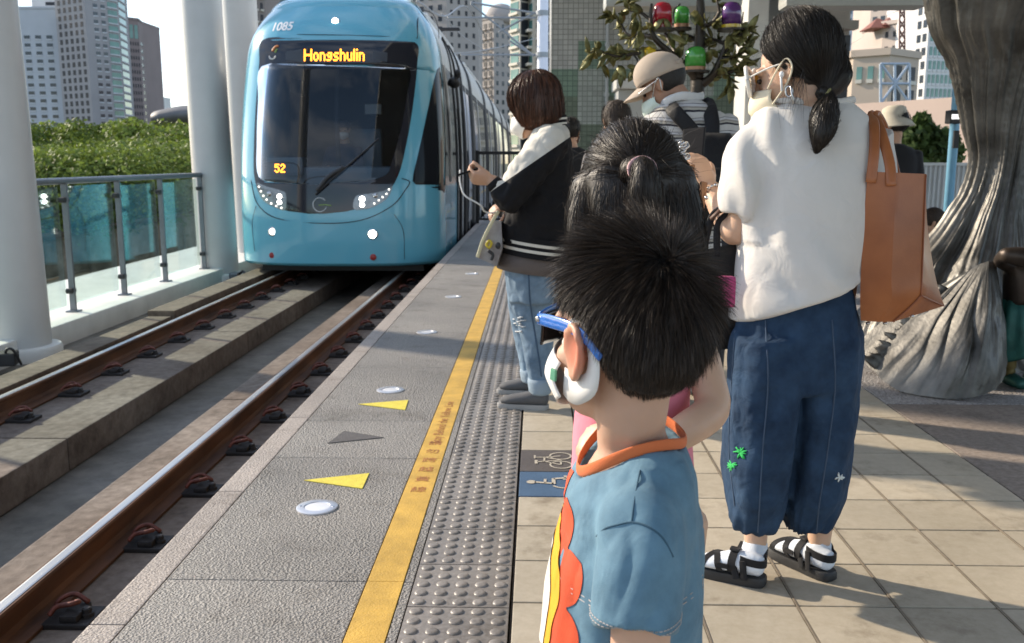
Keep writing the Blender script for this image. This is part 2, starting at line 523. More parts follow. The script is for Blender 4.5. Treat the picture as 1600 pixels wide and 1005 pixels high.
# right hand paving with the pebble wash round the sculpture
slab('side_paving', 1.752, 12, -.05, -.002, M_brownpave, -4, 4.58, .002)
slab('pebble_bed', 1.752, 12, -.05, .001, M_pebble, 4.585, 12.0, .002)
slab('rear_floor', 1.752, 15.9, -.05, -.004, M_brownpave, 12.004, 60, .002)

# --- pictogram pavers
M_bike = pm('dark_brown_paver', (.095, .082, .078), .6, var=.12, vs=8, bump=.3, bs=90, bd=.002)
M_blue = pm('blue_paver', (.06, .115, .20), .6, var=.12, vs=8, bump=.3, bs=90, bd=.002)
M_cream = pm('cream_inlay', (.50, .45, .37), .6, var=.08, vs=20)
def ring2(b, cx, cy, r, w, z=.0035, n=40, a0=0, a1=2 * math.pi):
    full = abs(a1 - a0) > 6.28
    k = n
    vs = []; 
    for i in range(k + (0 if full else 1)):
        a = a0 + (a1 - a0) * i / k
        for rr in (r - w / 2, r + w / 2):
            vs.append((cx + rr * math.cos(a), cy + rr * math.sin(a), z))
    m_ = len(vs) // 2
    b.add(vs, [(2 * i, 2 * i + 1, 2 * ((i + 1) % m_) + 1, 2 * ((i + 1) % m_)) for i in range(m_ if full else m_ - 1)])
def bar2(b, p, q, w, z=.0035):
    p = Vector((*p, 0)); q = Vector((*q, 0)); d = (q - p).normalized(); s = Vector((-d.y, d.x, 0)) * w / 2
    b.add([(v.x, v.y, z) for v in (p - s, q - s, q + s, p + s)], [(0, 1, 2, 3)])
def paver(name, row, mat, label, cat, draw):
    y0, y1 = ty[row], ty[row + 1]
    t = thing(name, label, cat, (.054, (y0 + y1) / 2, -.05))
    MB().b2((-.063, y0 + .003, -.05), (.171, y1 - .003, .001), .003).build('slab', mat, t)
    b = MB(); draw(b, .054, (y0 + y1) / 2); b.build('pictogram', M_cream, t)
    return t
def draw_bike(b, cx, cy):
    # bicycle lying with its wheels to the right, as read by people leaving the tram
    w = .0075
    ring2(b, cx + .045, cy + .052, .043, w); ring2(b, cx + .045, cy - .060, .043, w)
    A = (cx + .045, cy + .052); B = (cx + .045, cy - .060); C = (cx + .045, cy - .002); S = (cx - .022, cy - .018); H = (cx - .02, cy + .035)
    for p, q in ((A, H), (H, S), (S, B), (B, C), (C, S), (C, H)): bar2(b, p, q, w)
    bar2(b, H, (cx - .06, cy + .033), w); bar2(b, (cx - .06, cy + .018), (cx - .06, cy + .058), w)
    bar2(b, S, (cx - .052, cy - .025), w); bar2(b, (cx - .054, cy - .048), (cx - .054, cy - .004), w * 1.6)
def draw_wheel(b, cx, cy):
    w = .014
    ring2(b, cx + .052, cy - .005, .048, .009, a0=R(-150), a1=R(95))
    ring2(b, cx - .072, cy + .01, .009, .018, n=20)
    bar2(b, (cx - .06, cy + .01), (cx + .012, cy - .005), w); bar2(b, (cx + .012, cy - .012), (cx + .012, cy + .052), w)
    bar2(b, (cx - .02, cy), (cx - .02, cy + .045), w * .7); bar2(b, (cx + .012, cy + .048), (cx + .06, cy + .06), w)
    bar2(b, (cx + .058, cy + .055), (cx + .058, cy + .085), w * .8)
paver('bicycle_paver', ci, M_bike, 'dark brown floor paver inlaid with a cream bicycle symbol', 'floor marking', draw_bike)
paver('wheelchair_paver', ci - 1, M_blue, 'blue floor paver inlaid with a cream wheelchair symbol', 'floor marking', draw_wheel)

# --- yellow and grey triangles painted on the granite
def mark(name, pix, mat, label):
    b = MB(); b.prism([G(x, y, .0012) for x, y in pix], (0, 0, .0022)); return tag(b.build(name, mat), label, 'floor marking')
mark('boarding_marker', [(475, 751), (577, 740), (566, 764)], M_trig, 'larger yellow triangle painted on the paving, beside the nearest white floor light')
mark('boarding_marker', [(560, 632), (638, 625.5), (633, 641)], M_trig, 'smaller yellow triangle painted on the paving, near the second floor light')
mark('alighting_marker', [(600, 684), (538, 674), (512, 693)], M_darkmark, 'dark grey triangle on the paving between the two yellow triangles')
# --- lettering on the yellow line
def line_text(s, size, y, name):
    M = Matrix.Translation((-.433, y, .0022)) @ Matrix.Rotation(R(90), 4, 'Z')
    return struct(place_text(name, s, size, M, M_redtext))
line_text('Stay Behind the Yellow Line', .062, G(700, 660).y + .02, 'line_lettering')
for k, ch in enumerate('請勿跨越黃線'):
    M = Matrix.Translation((-.433, G(672, 690).y - .115 * k - .03, .0022))
    struct(place_text('line_lettering', ch, .062, M, M_redtext))
# --- recessed floor lights
M_lightrim = pm('floor_light_rim', (.62, .62, .64), .35, .7, var=.06)
M_lens = pm('frosted_lens', (.72, .74, .78), .25, var=.04, spec=.6)
def floor_light(px, py, r, label, bright=True):
    c = G(px, py); c.z = .001
    t = thing('floor_light', label, 'floor light', c, 'lights set in the platform paving')
    b = MB(); b.lathe(c, [(r, -.01), (r, .003), (r * .93, .005), (r * .64, .005), (r * .62, .002)], 40); b.build('rim', M_lightrim, t, True, sharp=30)
    for sx in (-1, 1):
        b = MB(); b.lathe(c + Vector((sx * r * .8, 0, .004)), [(r * .07, 0), (r * .07, .0025)], 12); b.build('screw', M_steel, t)
    
    b = MB(); b.lathe(c, [(r * .61, -.008), (r * .61, .0025), (r * .3, .004)], 36); b.build('lens', M_lens, t, True, sharp=30)
    return t
floor_light(495.5, 793.5, .072, 'nearest round white floor light, below the larger yellow triangle')
floor_light(610, 610, .072, 'round floor light just above the smaller yellow triangle')
floor_light(667, 519.5, .072, 'third round floor light along the platform, past both triangles')
floor_light(708, 464, .072, 'fourth round floor light, left of the woman in the varsity jacket')
floor_light(737, 428, .072, 'farthest round floor light, by the bag of the woman in the varsity jacket')

# --- rails
M_rust = pm('rusty_rail', (.085, .032, .014), .62, .3, var=.45, vs=9, bump=.3, bs=80, bd=.003, col2=(.16, .065, .025), stretch=(1, .25, 1))
M_railtop = pm('polished_rail_head', (.46, .455, .45), .42, 1.0, var=.1, vs=4, stretch=(6, .2, 1))
def rail(x, label):
    z0, z1 = -.445, -.30
    t = thing('rail', label, 'rail', (x, 3, z0))
    pr = [(-.068, 0), (.068, 0), (.068, .012), (.02, .03), (.009, .05), (.009, .105), (.03, .118), (.0345, .136), (.030, .1445), (-.030, .1445), (-.0345, .136), (-.03, .118), (-.009, .105), (-.009, .05), (-.02, .03), (-.068, .012)]
    b = MB()
    b.loft([[Vector((x + a, y, z0 + c)) for a, c in pr] for y in (YB, 2, 6, 12, YF)])
    b.build('rail_profile', M_rust, t, True, sharp=25)
    b = MB(); b.loft([[Vector((x + a, y, z1 + c)) for a, c in ((-.021, -.0005), (-.021, .0014), (-.014, .003), (.014, .003), (.021, .0014), (.021, -.0005))] for y in (YB, YF)]); b.build('running_surface', M_railtop, t)
RX1, RX2 = -1.82, -3.44
rail(RX1, 'rusty steel rail nearest the platform edge with a shiny worn top')
rail(RX2, 'far rusty steel rail beside the glass railing with a shiny worn top')
# --- fasteners
M_plate = pm('dark_iron', (.03, .027, .026), .6, .4, var=.3, vs=20, bump=.3, bs=60, bd=.003)
M_clip = pm('rusty_clip', (.15, .045, .03), .55, .4, var=.4, vs=30)
def fastener(x, y, label, group):
    z = -.45
    t = thing('rail_fastener', label, 'rail fastener', (x, y, z), group)
    b = MB(); b.b2((x - .02, y - .075, z), (x + .16, y + .075, z + .02), .006); b.b2((x + .05, y - .06, z + .02), (x + .115, y + .06, z + .045), .008)
    b.build('base_plate', M_plate, t)
    b = MB(); b.lathe((x + .125, y, z + .02), [(.025, 0), (.025, .012), (.018, .014), (.018, .028), (.012, .032)], 8); b.build('bolt', M_plate, t, True, sharp=30)
    b = MB()
    pts = [(x + .11, y + .045, z + .05), (x + .06, y + .055, z + .075), (x + .02, y + .035, z + .07), (x + .005, y + .012, z + .05), (x + .05, y, z + .062), (x + .10, y - .004, z + .075), (x + .085, y - .03, z + .078), (x + .03, y - .03, z + .066), (x + .012, y - .05, z + .045)]
    b.tube(pts, .0095, n=8, k=4); b.build('spring_clip', M_clip, t, True)
    return t
fa = fastener(RX1 + .068, 3.12, 'dark iron clip fastening the platform side rail to its concrete', 'fasteners along the near rail')
fb = fastener(RX2 + .068, 4.4, 'dark iron clip fastening the far rail to its concrete', 'fasteners along the far rail')
fa.location.y -= .0
for i in range(1, 16): dup(fa, (RX1 + .068, 3.12 + .662 * i, -.45))
dup(fa, (RX1 + .068, 3.12 - .662, -.45))
for i in range(1, 16): dup(fb, (RX2 + .068, 4.4 + .662 * i, -.45))

# --- white parapet base, glass railing, columns
M_parapet = M_offwhite
slab('parapet_base', -6.2, -4.55, -.9, -.35, M_parapet, YB, 60, .02)
slab('drain_gutter', -4.548, -3.9, -.66, -.56, M_chan, YB, 60, .0)
def column(x, y, r, lean, label, zt=5.6, rb=None):
    t = thing('column', label, 'column', (x, y, -.62), 'white columns beside the track')
    b = MB(); rings = []
    for z, rr in ((-.62, r), (0.6, r), (2.2, r * .985), (zt, r * .97)):
        cx = x + lean * (z + .6)
        rings.append([Vector((cx + rr * math.cos(a), y + rr * math.sin(a), z)) for a in np.linspace(0, 2 * math.pi, 48, endpoint=False)])
    b.loft(rings); b.build('shaft', M_white_paint, t, True, sharp=40)
    b = MB(); b.lathe((x, y, -.62), [(r + .085, 0), (r + .085, .15), (r + .07, .175), (r + .005, .18)], 48); b.build('base_collar', M_offwhite, t, True, sharp=40)
    return t
column(-4.66, 8.15, .265, -.014, 'nearest white column at the left edge of the view')
column(-4.70, 13.62, .285, -.012, 'broad white column where the glass railing ends')
column(-4.86, 15.9, .285, -.012, 'white column half hidden between the broad column and the tram')
M_post = pm('grey_metal_post', (.17, .185, .205), .4, .5, var=.08)
M_rglass = glass_mat('railing_glass', (.90, .975, .95), .01, .42, ior=1.4)
rt = thing('glass_railing', 'glass panel railing with grey metal posts and handrail along the track', 'railing', (-4.8, 10, -.35))
RXX = -4.8
posts = [7.75, 9.62, 10.95, 12.35, 13.28]
posts = [5.9] + [G(128, 487, -.35).y, G(207, 461, -.35).y, G(270, 440, -.35).y, 13.3]
for y in posts:
    b = MB(); b.b2((RXX - .03, y - .016, -.35), (RXX + .03, y + .016, .965), .004); b.b2((RXX - .06, y - .06, -.352), (RXX + .06, y + .06, -.335), .003)
    po = b.build('post', M_post, rt)
    for z in (.80, -.13):
        b = MB()
        b.lathe((RXX - .005, y - .045, z), [(.028, -.03), (.028, .03)], 14, (1, 0, 0)); b.b2((RXX - .02, y - .05, z - .02), (RXX + .02, y + .05, z + .02), .004)
        c = b.build('clamp', M_black, rt)
for a, c in zip(posts[:-1], posts[1:]):
    MB().b2((RXX - .046, a + .05, -.28), (RXX - .034, c - .05, .935)).build('glass_panel', M_rglass, rt)
b = MB(); b.tube([(RXX, 4.5, .99), (RXX, 9, .99), (RXX, 13.4, .99)], .034, n=14, k=2); b.build('handrail', M_post, rt, True)
# low equipment next to the nearest column and beyond the track
qx = P(14, 560, 7.5)
t = thing('trackside_box', 'small dark junction box on the ledge beside the nearest column', 'junction box', (qx.x, 7.5, qx.z - .06))
b = MB(); b.box((qx.x - .02, 7.5, qx.z), (.16, .18, .11), .3, .015); b.build('case', M_black, t); b = MB(); b.tube([(qx.x, 7.45, qx.z + .04), (qx.x + .03, 7.43, qx.z + .09), (qx.x + .07, 7.45, qx.z + .08), (qx.x + .1, 7.5, qx.z - .05)], .011, n=8); b.build('cable', M_black, t, True)
t = thing('trackside_box', 'small grey box on the ledge below the broad white column', 'junction box', (-4.32, 13.3, -.56))
MB().b2((-4.42, 13.2, -.56), (-4.3, 13.4, -.4), .02).build('case', M_post, t)
b = MB(); b.tube([(-4.3, 13.3, -.42), (-4.2, 13.2, -.38), (-4.12, 13.1, -.52)], .02, n=8); b.build('cable', M_black, t, True)

# --- roof added out of view, shaped to shade the platform from the sky
M_roof = pm('pale_roof_soffit', (.52, .52, .50), .7, var=.05, vs=1)
rf = MB(); rf.b2((-.9, -4, 4.4), (9, 13.5, 4.62)); struct(rf.build('added_shade_roof', M_roof))
# ================================================================== TRAM
TXC, THW = -2.63, 1.385
TD0 = 11.95                        # nose distance
ZB, ZT = -.12, 3.17
def hw_at(z):
    return THW - .035 * max(0, z - 1.0) ** 2 - .5 * max(0, z - 2.6) ** 2
def nose(x, z):
    """front surface: y for a given x,z (superellipse plan, raked screen)"""
    xr = min(abs(x - TXC) / hw_at(z), 1.0)
    rk = .05 * max(0, .15 - z) + (.115 * max(0, z - .45) ** 1.35)
    if z > 2.55: rk += .55 * (z - 2.55) ** 2
    return TD0 + rk + .95 * (1 - (1 - xr ** 2.7) ** (1 / 2.7))
def tp(px, py, off=0.0):
    """point of the tram's front seen at a photo pixel"""
    Y = TD0 + .3
    for _ in range(30):
        p = P(px, py, Y); Y = .5 * Y + .5 * nose(p.x, p.z)
    p.y = nose(p.x, p.z) - off
    return p
M_teal = pm('teal_tram_paint', (.115, .395, .525), .22, var=.02, vs=1, coat=.6)
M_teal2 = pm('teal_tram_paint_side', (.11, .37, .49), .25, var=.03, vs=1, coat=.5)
M_mask = pm('black_glazing_mask', (.012, .014, .022), .07, var=.0, spec=.6)
M_gap = pm('black_panel_gap', (.008, .008, .01), .6, var=0)
M_screen = glass_mat('windscreen_glass', (.60, .66, .72), .01, ior=1.48)
M_sideglass = pm('tinted_side_glazing', (.018, .02, .024), .04, var=0.0, spec=.5)
M_cabglass = pm('dark_cab_glazing', (.012, .013, .016), .08, var=0.0, spec=.12)
M_silver = pm('silver_tram_roof', (.62, .62, .60), .28, .55, var=.06, vs=2)
M_interior = pm('dark_cab_interior', (.02, .023, .03), .8, var=.2)
M_orange = pm('amber_display', (1.0, .30, .02), .5, var=0, emit=3.2)
M_lamp = pm('lit_lamp', (1, .97, .88), .3, var=0, emit=9)
M_lampdim = pm('lit_marker_lamp', (1, .95, .85), .3, var=0, emit=1.2)
M_chrome = pm('lamp_bowl_chrome', (.5, .5, .52), .15, 1, var=0)
M_red = pm('red_reflector', (.28, .02, .02), .3, var=.1)
M_whiteink = pm('white_lettering', (.75, .76, .78), .5, var=0)

def poly_x(poly, z):
    xs = []
    for a, b in zip(poly, poly[1:] + poly[:1]):
        if (a[1] - z) * (b[1] - z) < 0 or a[1] == z:
            t = 0 if a[1] == b[1] else (z - a[1]) / (b[1] - a[1]); xs.append(a[0] + (b[0] - a[0]) * t)
    return (min(xs), max(xs)) if xs else None
def smooth_poly(pix, k=5):
    pts = [tp(x, y) for x, y in pix]
    a = np.array([[p.x, p.z] for p in pts]); n = len(a)
    out = []
    for i in range(n):
        p0, p1, p2, p3 = a[i - 1], a[i], a[(i + 1) % n], a[(i + 2) % n]
        for t in np.linspace(0, 1, k, endpoint=False):
            out.append(tuple(.5 * ((2 * p1) + (p2 - p0) * t + (2 * p0 - 5 * p1 + 4 * p2 - p3) * t * t + (3 * p1 - p0 - 3 * p2 + p3) * t ** 3)))
    return out
def patch(b, poly, off, nz=50, nx=40, th=.0):
    z0 = min(p[1] for p in poly); z1 = max(p[1] for p in poly); e = (z1 - z0) * 1e-3
    rows = []
    for i in range(nz + 1):
        z = z0 + e + (z1 - z0 - 2 * e) * i / nz
        xx = poly_x(poly, z)
        rows.append([(lambda x: Vector((x, nose(x, z) - off, z)))(xx[0] + (xx[1] - xx[0]) * j / nx) for j in range(nx + 1)])
    b.loft(rows, close=False)
tram = thing('tram', 'teal light rail tram arriving with bright headlights and an amber destination sign', 'tram', (TXC, 25, -.30))

# outlines measured on the front
mask_pix = [(411, 62), (470, 60), (540, 61), (600, 63), (650, 67), (652, 100), (646, 160), (636, 220), (622, 275), (598, 308), (560, 326), (510, 334), (455, 331), (415, 314), (398, 280), (397, 220), (400, 160), (405, 100)]
mask_poly = smooth_poly(mask_pix)
glass_pix = [(408, 104), (470, 101), (540, 102), (600, 104), (640, 108), (636, 150), (627, 200), (613, 250), (602, 274), (560, 284), (500, 288), (440, 286), (404, 276), (401, 220), (403, 160)]
glass_poly = smooth_poly(glass_pix)
gz0 = min(p[1] for p in glass_poly); gz1 = max(p[1] for p in glass_poly)
def shell(b, zs, hole=None):
    prev = None
    H0 = min(p[1] for p in hole); H1 = max(p[1] for p in hole)
    zs = sorted(set(list(zs) + [H0 + .002, H1 - .002]))
    def row(z):
        inside = H0 < z < H1
        xx = poly_x(hole, min(max(z, H0 + .002), H1 - .002))
        xa, xb = xx
        L, Rr = TXC - hw_at(z), TXC + hw_at(z)
        def seg(a, c, n, e0=False, e1=False):
            out = []
            for i in range(n + 1):
                t = i / n
                if e0: t = 1 - math.cos(t * math.pi / 2) 
                if e1: t = math.sin(t * math.pi / 2)
                x = a + (c - a) * t
                out.append(Vector((x, nose(x, z), z)))
            return out
        return seg(L, xa, 24, e0=True), seg(xa, xb, 40), seg(xb, Rr, 24, e1=True), inside
    R0 = [row(z) for z in zs]
    b.loft([r_[0] for r_ in R0], close=False); b.loft([r_[2] for r_ in R0], close=False)
    lo = [r_[1] for r_, z in zip(R0, zs) if z <= H0 + .0021]; hi = [r_[1] for r_, z in zip(R0, zs) if z >= H1 - .0021]
    b.loft(lo, close=False); b.loft(hi, close=False)
b = MB()
shell(b, list(np.linspace(ZB, ZT, 90)), glass_poly)
# rounded brow up to the roof and rounded chin below
def brow(u, v):
    xr = math.sin((u - .5) * math.pi)
    x = TXC + hw_at(ZT) * xr
    a = v * math.pi / 2
    y0 = nose(x, ZT)
    return Vector((TXC + (hw_at(ZT) - .25 * v) * xr, y0 + .9 * (1 - math.cos(a)), ZT + .24 * math.sin(a)))
b.grid(brow, 48, 8)
def chin(u, v):
    x = TXC + THW * math.sin((u - .5) * math.pi)
    a = v * math.pi / 2
    return Vector((x, nose(x, ZB) + .22 * (1 - math.cos(a)), ZB - .06 * math.sin(a)))
b.grid(chin, 48, 4)
b.build('front_shell', M_teal, tram, True, sharp=50)
# mask: black glazing border with a hole for the windscreen (upper band, sides, lower band)
b = MB()
mz0 = min(p[1] for p in mask_poly); mz1 = max(p[1] for p in mask_poly)
def mrow(z, which):
    m_ = poly_x(mask_poly, z); g_ = poly_x(glass_poly, min(max(z, gz0 + .003), gz1 - .003))
    a, c = {'l': (m_[0], max(g_[0], m_[0])), 'r': (min(g_[1], m_[1]), m_[1]), 'm': m_}[which]
    return [Vector((a + (c - a) * j / 30, nose(a + (c - a) * j / 30, z) - .004, z)) for j in range(31)]
e = .002
b.loft([mrow(z, 'm') for z in np.linspace(mz0 + e, gz0 + .003, 14)], close=False)
b.loft([mrow(z, 'm') for z in np.linspace(gz1 - .003, mz1 - e, 14)], close=False)
for w_ in 'lr': b.loft([mrow(z, w_) for z in np.linspace(gz0 + .003, gz1 - .003, 50)], close=False)
b.build('screen_surround', M_mask, tram, True)
b = MB(); patch(b, glass_poly, .001); b.build('windscreen', M_screen, tram, True)

# seams drawn as real dark gaps
def seam(b, pix, r=.006, k=6):
    b.tube([tp(x, y, .001) for x, y in pix], r, n=6, k=k)
b = MB()
seam(b, [(411, 56), (470, 54), (540, 55), (600, 57), (652, 60)], .004)
seam(b, [(652, 60), (653, 30), (655, 12)], .007)
seam(b, [(654, 22), (660, 16), (676, 22), (684, 40), (686, 60)], .005)
seam(b, [(392, 282), (402, 318), (432, 341), (500, 349), (565, 344), (612, 322), (634, 296), (640, 284), (628, 279)], .006)
seam(b, [(400, 322), (394, 350), (398, 392)], .004)
seam(b, [(616, 335), (630, 360), (632, 405)], .004)
b.build('panel_seam', M_gap, tram, True)

# side pillar edge strips (bright seal at the cab window)
YS = TD0 + .95 + .3                # where the flat sides begin
xr_ = TXC + THW
# tram sides
def side_x(z):
    """half width profile with a rounded shoulder"""
    return hw_at(z) - .012 * max(0, 1.0 - z) ** 2
def section(z0, z1, y0, y1, name, mat, n=20, th=0.0, sgn=(-1, 1), off=0.0, parent=tram):
    b = MB()
    for s in sgn:
        zs = np.linspace(z0, z1, n)
        b.loft([[Vector((TXC + s * (side_x(z) + off), y, z)) for z in zs] for y in (y0, y1)], close=False)
    return b.build(name, mat, parent, True, sharp=40)
TY1 = 46.5
y_a = TD0 + .9
section(-.14, .10, y_a, TY1, 'skirt', M_sideglass)
section(.10, 2.50, y_a + 1.75, TY1, 'side_glazing', M_sideglass)
section(2.50, 3.42, y_a + .45, TY1, 'roof_shoulder', M_silver)
b = MB(); hw = side_x(3.42); b.b2((TXC - hw, y_a + .8, 3.34), (TXC + hw, TY1, 3.415)); b.b2((TXC - .8, 16, 3.416), (TXC + .8, 21, 3.6), .04); b.b2((TXC - .8, 24, 3.416), (TXC + .8, 31, 3.6), .04)
b.build('roof_deck', M_silver, tram)
# cab side: teal lower panel, dark raked side window, teal pillar above
for sg in (-1, 1): section(-.14, .86, y_a, y_a + 1.75, 'cab_side_panel', M_teal2, off=.001, sgn=(sg,))
for s in (-1, 1):
    b = MB()
    rows = []
    for z in np.linspace(.86, 2.5, 24):
        t = (z - .86) / 1.64
        ya = y_a - .12 + .42 * t ** 1.2
        rows.append([Vector((TXC + s * (side_x(z) + .003) if y > y_a else TXC + s * (hw_at(z) * (1 - abs((y_a - y) / .95) ** 2.7) ** (1 / 2.7) + .004), y, z)) for y in np.linspace(ya, y_a + 1.755, 10)])
    b.loft(rows, close=False)
    b.build('cab_side_window', M_cabglass, tram, True)
wp = [(x_, z_) if False else (x_, z_) for x_, z_ in smooth_poly([(645, 283), (655, 235), (668, 175), (681, 116), (690, 108), (694, 150), (697, 220), (699, 296), (680, 294), (660, 289)], 4)]
wp = [(min(x_, TXC + hw_at(z_) - .004), z_) for x_, z_ in wp]
b = MB(); patch(b, wp, .006, 40, 24); b.build('cab_corner_window', M_cabglass, tram, True)
# black gaps between the bright side panels, door leaves and articulations
b = MB()
for y in (y_a + 1.75,):
    zs = np.linspace(-.1, 3.0, 30)
    b.tube([(TXC + side_x(z) + .003, y, z) for z in zs], .018, n=6, k=1)
b.build('door_pillar', M_gap, tram, True)
for y, w_ in ((15.2, .05), (16.3, .09), (18.6, .26), (23.6, .3), (28.6, .42), (35.0, .6), (41.5, .8)):
    b = MB(); zs = np.linspace(-.1, 3.1, 26)
    b.loft([[Vector((TXC + side_x(z) + o_, y + d, z)) for z in zs] for d, o_ in ((-w_, .004), (-w_ * .8, .03), (w_ * .8, .03), (w_, .004))], close=False)
    b.build('panel_gap', M_gap, tram)
# pale upright door posts and grab poles seen behind the glazing edge
M_pale = pm('pale_door_post', (.48, .49, .5), .35, .3, var=.05)
for y, w_ in ((14.85, .03), (15.7, .06), (17.3, .07), (20.6, .10), (25.6, .16), (31.4, .25)):
    b = MB(); zs = np.linspace(-.05, 2.5, 14)
    b.loft([[Vector((TXC + side_x(z) + .008, y + d, z)) for z in zs] for d in (-w_, w_)], close=False)
    b.build('door_post', M_pale, tram)
section(2.40, 2.50, y_a + 1.8, TY1, 'cant_rail', M_gap, n=3, sgn=(1,), off=.006)
b = MB(); b.loft([[Vector((TXC + side_x(z) + .004, y, z)) for z in np.linspace(2.0, 2.4, 6)] for y in (y_a + 1.9, y_a + 3.2)], close=False); b.build('door_lintel', M_gap, tram)
# vertical bright seal beside the cab window
b = MB(); b.tube([(xr_ + .002, y_a + .62, .9), (xr_ + .012, y_a + .62, 1.5), (xr_ - .03, y_a + .62, 2.1), (xr_ - .075, y_a + .60, 2.5)], .022, n=8); b.build('window_seal', M_pale, tram, True)
# cab camera pod in place of a mirror
b = MB(); c = Vector((xr_ + .06, y_a + .75, 2.28)); b.ell(c, (.09, .12, .08)); b.ell(c + Vector((.05, -.04, .12)), (.05, .06, .06)); b.tube([c + Vector((-.1, 0, -.02)), c], .03, n=8, k=1)
b.build('camera_pod', M_black, tram, True, remesh=.012, sm_it=2)
b = MB(); c = Vector((TXC - THW - .06, y_a + .75, 2.28)); b.ell(c, (.09, .12, .08)); b.tube([c + Vector((.1, 0, -.02)), c], .03, n=8, k=1)
b.build('camera_pod', M_black, tram, True, remesh=.012, sm_it=2)
# small side marker on the cab panel
b = MB(); b.box((xr_ + .004, y_a + .82, .56), (.012, .11, .07), None, .005); b.build('side_indicator', M_chrome, tram)
b = MB(); b.box((xr_ + .004, y_a + .6, .02), (.012, .09, .05), None, .005); b.build('side_indicator', M_chrome, tram)

# lettering and lamps on the front
def wrap(off): return lambda c: Vector((c.x, nose(c.x, c.z) - off + c.y, c.z))
FM = Matrix(((1, 0, 0, 0), (0, 0, -1, 0), (0, 1, 0, 0), (0, 0, 0, 1)))
def front_text(name, s, px, py, size, mat, off, **kw):
    p = tp(px, py)
    M = Matrix.Translation((p.x, 0, p.z)) @ FM
    return place_text(name, s, size, M, mat, tram, wrap(off), **kw)
front_text('fleet_number', '1085', 440, 42, .155, M_whiteink, .005, bold=.004, shear=.2)
# amber dot-matrix lettering built from lit bars
GL = {
 'H': ["100001", "100001", "100001", "111111", "100001", "100001", "100001"],
 'o': ["0000", "0000", "0110", "1001", "1001", "1001", "0110"],
 'n': ["0000", "0000", "1110", "1001", "1001", "1001", "1001"],
 'g': ["0000", "0000", "0111", "1001", "0111", "0001", "1110"],
 's': ["0000", "0000", "0111", "1000", "0110", "0001", "1110"],
 'h': ["1000", "1000", "1110", "1001", "1001", "1001", "1001"],
 'u': ["0000", "0000", "1001", "1001", "1001", "1001", "0111"],
 'l': ["1", "1", "1", "1", "1", "1", "1"],
 'i': ["1", "0", "1", "1", "1", "1", "1"],
 '5': ["1111", "1000", "1110", "0001", "0001", "1001", "0110"],
 '2': ["0110", "1001", "0001", "0010", "0100", "1000", "1111"]}
def led(name, s, px, py, dot, off, zs=1.15):
    c = tp(px, py); n = sum(len(GL[ch][0]) + 1 for ch in s) - 1
    b = MB(); x = c.x - n * dot / 2
    for ch in s:
        for r_, row in enumerate(GL[ch]):
            for q, bit in enumerate(row):
                if bit == '1':
                    xx = x + (q + .5) * dot; zz = c.z + (3 - r_) * dot * zs
                    y = nose(xx, zz) - off
                    h = dot * .52; hz = dot * zs * .5
                    b.add([(xx - h, y, zz - hz), (xx + h, y, zz - hz), (xx + h, y, zz + hz), (xx - h, y, zz + hz)], [(0, 1, 2, 3)])
        x += (len(GL[ch][0]) + 1) * dot
    return b.build(name, M_orange, tram)
led('destination_display', 'Hongshulin', 522, 86, .0172, .007, 1.25)
led('route_number', '52', 437.5, 263, .0155, .008, 1.0)
# dull unlit panel ends beside the destination
M_dullpanel = pm('unlit_display_panel', (.035, .042, .055), .3, var=.1)
b = MB(); patch(b, smooth_poly([(583, 79), (606, 80), (605, 97), (582, 96)], 1), .006, 6, 6); b.build('display_panel', M_dullpanel, tram)
b = MB(); patch(b, smooth_poly([(447, 78), (472, 77), (472, 97), (446, 97)], 1), .006, 6, 6); b.build('display_panel', M_dullpanel, tram)
# route box frame behind the lower screen
b = MB()
for pts in ([(404, 255), (440, 254), (462, 257), (466, 270), (463, 288)], [(472, 290), (480, 280), (500, 276), (520, 277)]): b.tube([tp(x, y, -.03) for x, y in pts], .012, n=6)
b.build('route_box_frame', M_gap, tram, True)
# crest of flower shape above the screen (orange, white, grey strokes)
M_o2 = pm('orange_emblem', (.50, .17, .05), .5, var=0); M_g2 = pm('green_emblem', (.25, .38, .10), .5, var=0); M_w2 = pm('pale_emblem', (.55, .58, .6), .5, var=0)
def stroke(name, pix, w, mat, off=.006):
    b = MB(); b.tube([tp(x, y, off) for x, y in pix], (w, w * .9) if False else w, n=6, k=5); return b.build(name, mat, tram, True)
stroke('emblem_petal', [(426, 80), (430, 74), (435, 72)], .016, M_o2); stroke('emblem_petal', [(430, 82), (433, 77)], .012, M_g2); stroke('emblem_ring', [(421, 88), (423, 92), (428, 92), (431, 88)], .009, M_w2)
# operator emblem: open ring with a green dash
c = tp(500, 320, .007); b = MB()
arc = [Vector((c.x + .088 * math.cos(t), 0, c.z + .088 * math.sin(t))) for t in np.linspace(R(38), R(340), 28)]
b.tube([(p.x, nose(p.x, p.z) - .006, p.z) for p in arc], (.006, .016), n=6, k=1, ref=(0, 1, 0)); b.build('operator_emblem', M_w2, tram, True)
b = MB(); b.tube([(c.x - .01, nose(c.x, c.z) - .007, c.z - .005), (c.x + .07, nose(c.x, c.z) - .007, c.z), (c.x + .15, nose(c.x + .15, c.z) - .007, c.z - .012)], (.006, .018), n=6, ref=(0, 1, 0)); b.build('emblem_dash', M_g2, tram, True)
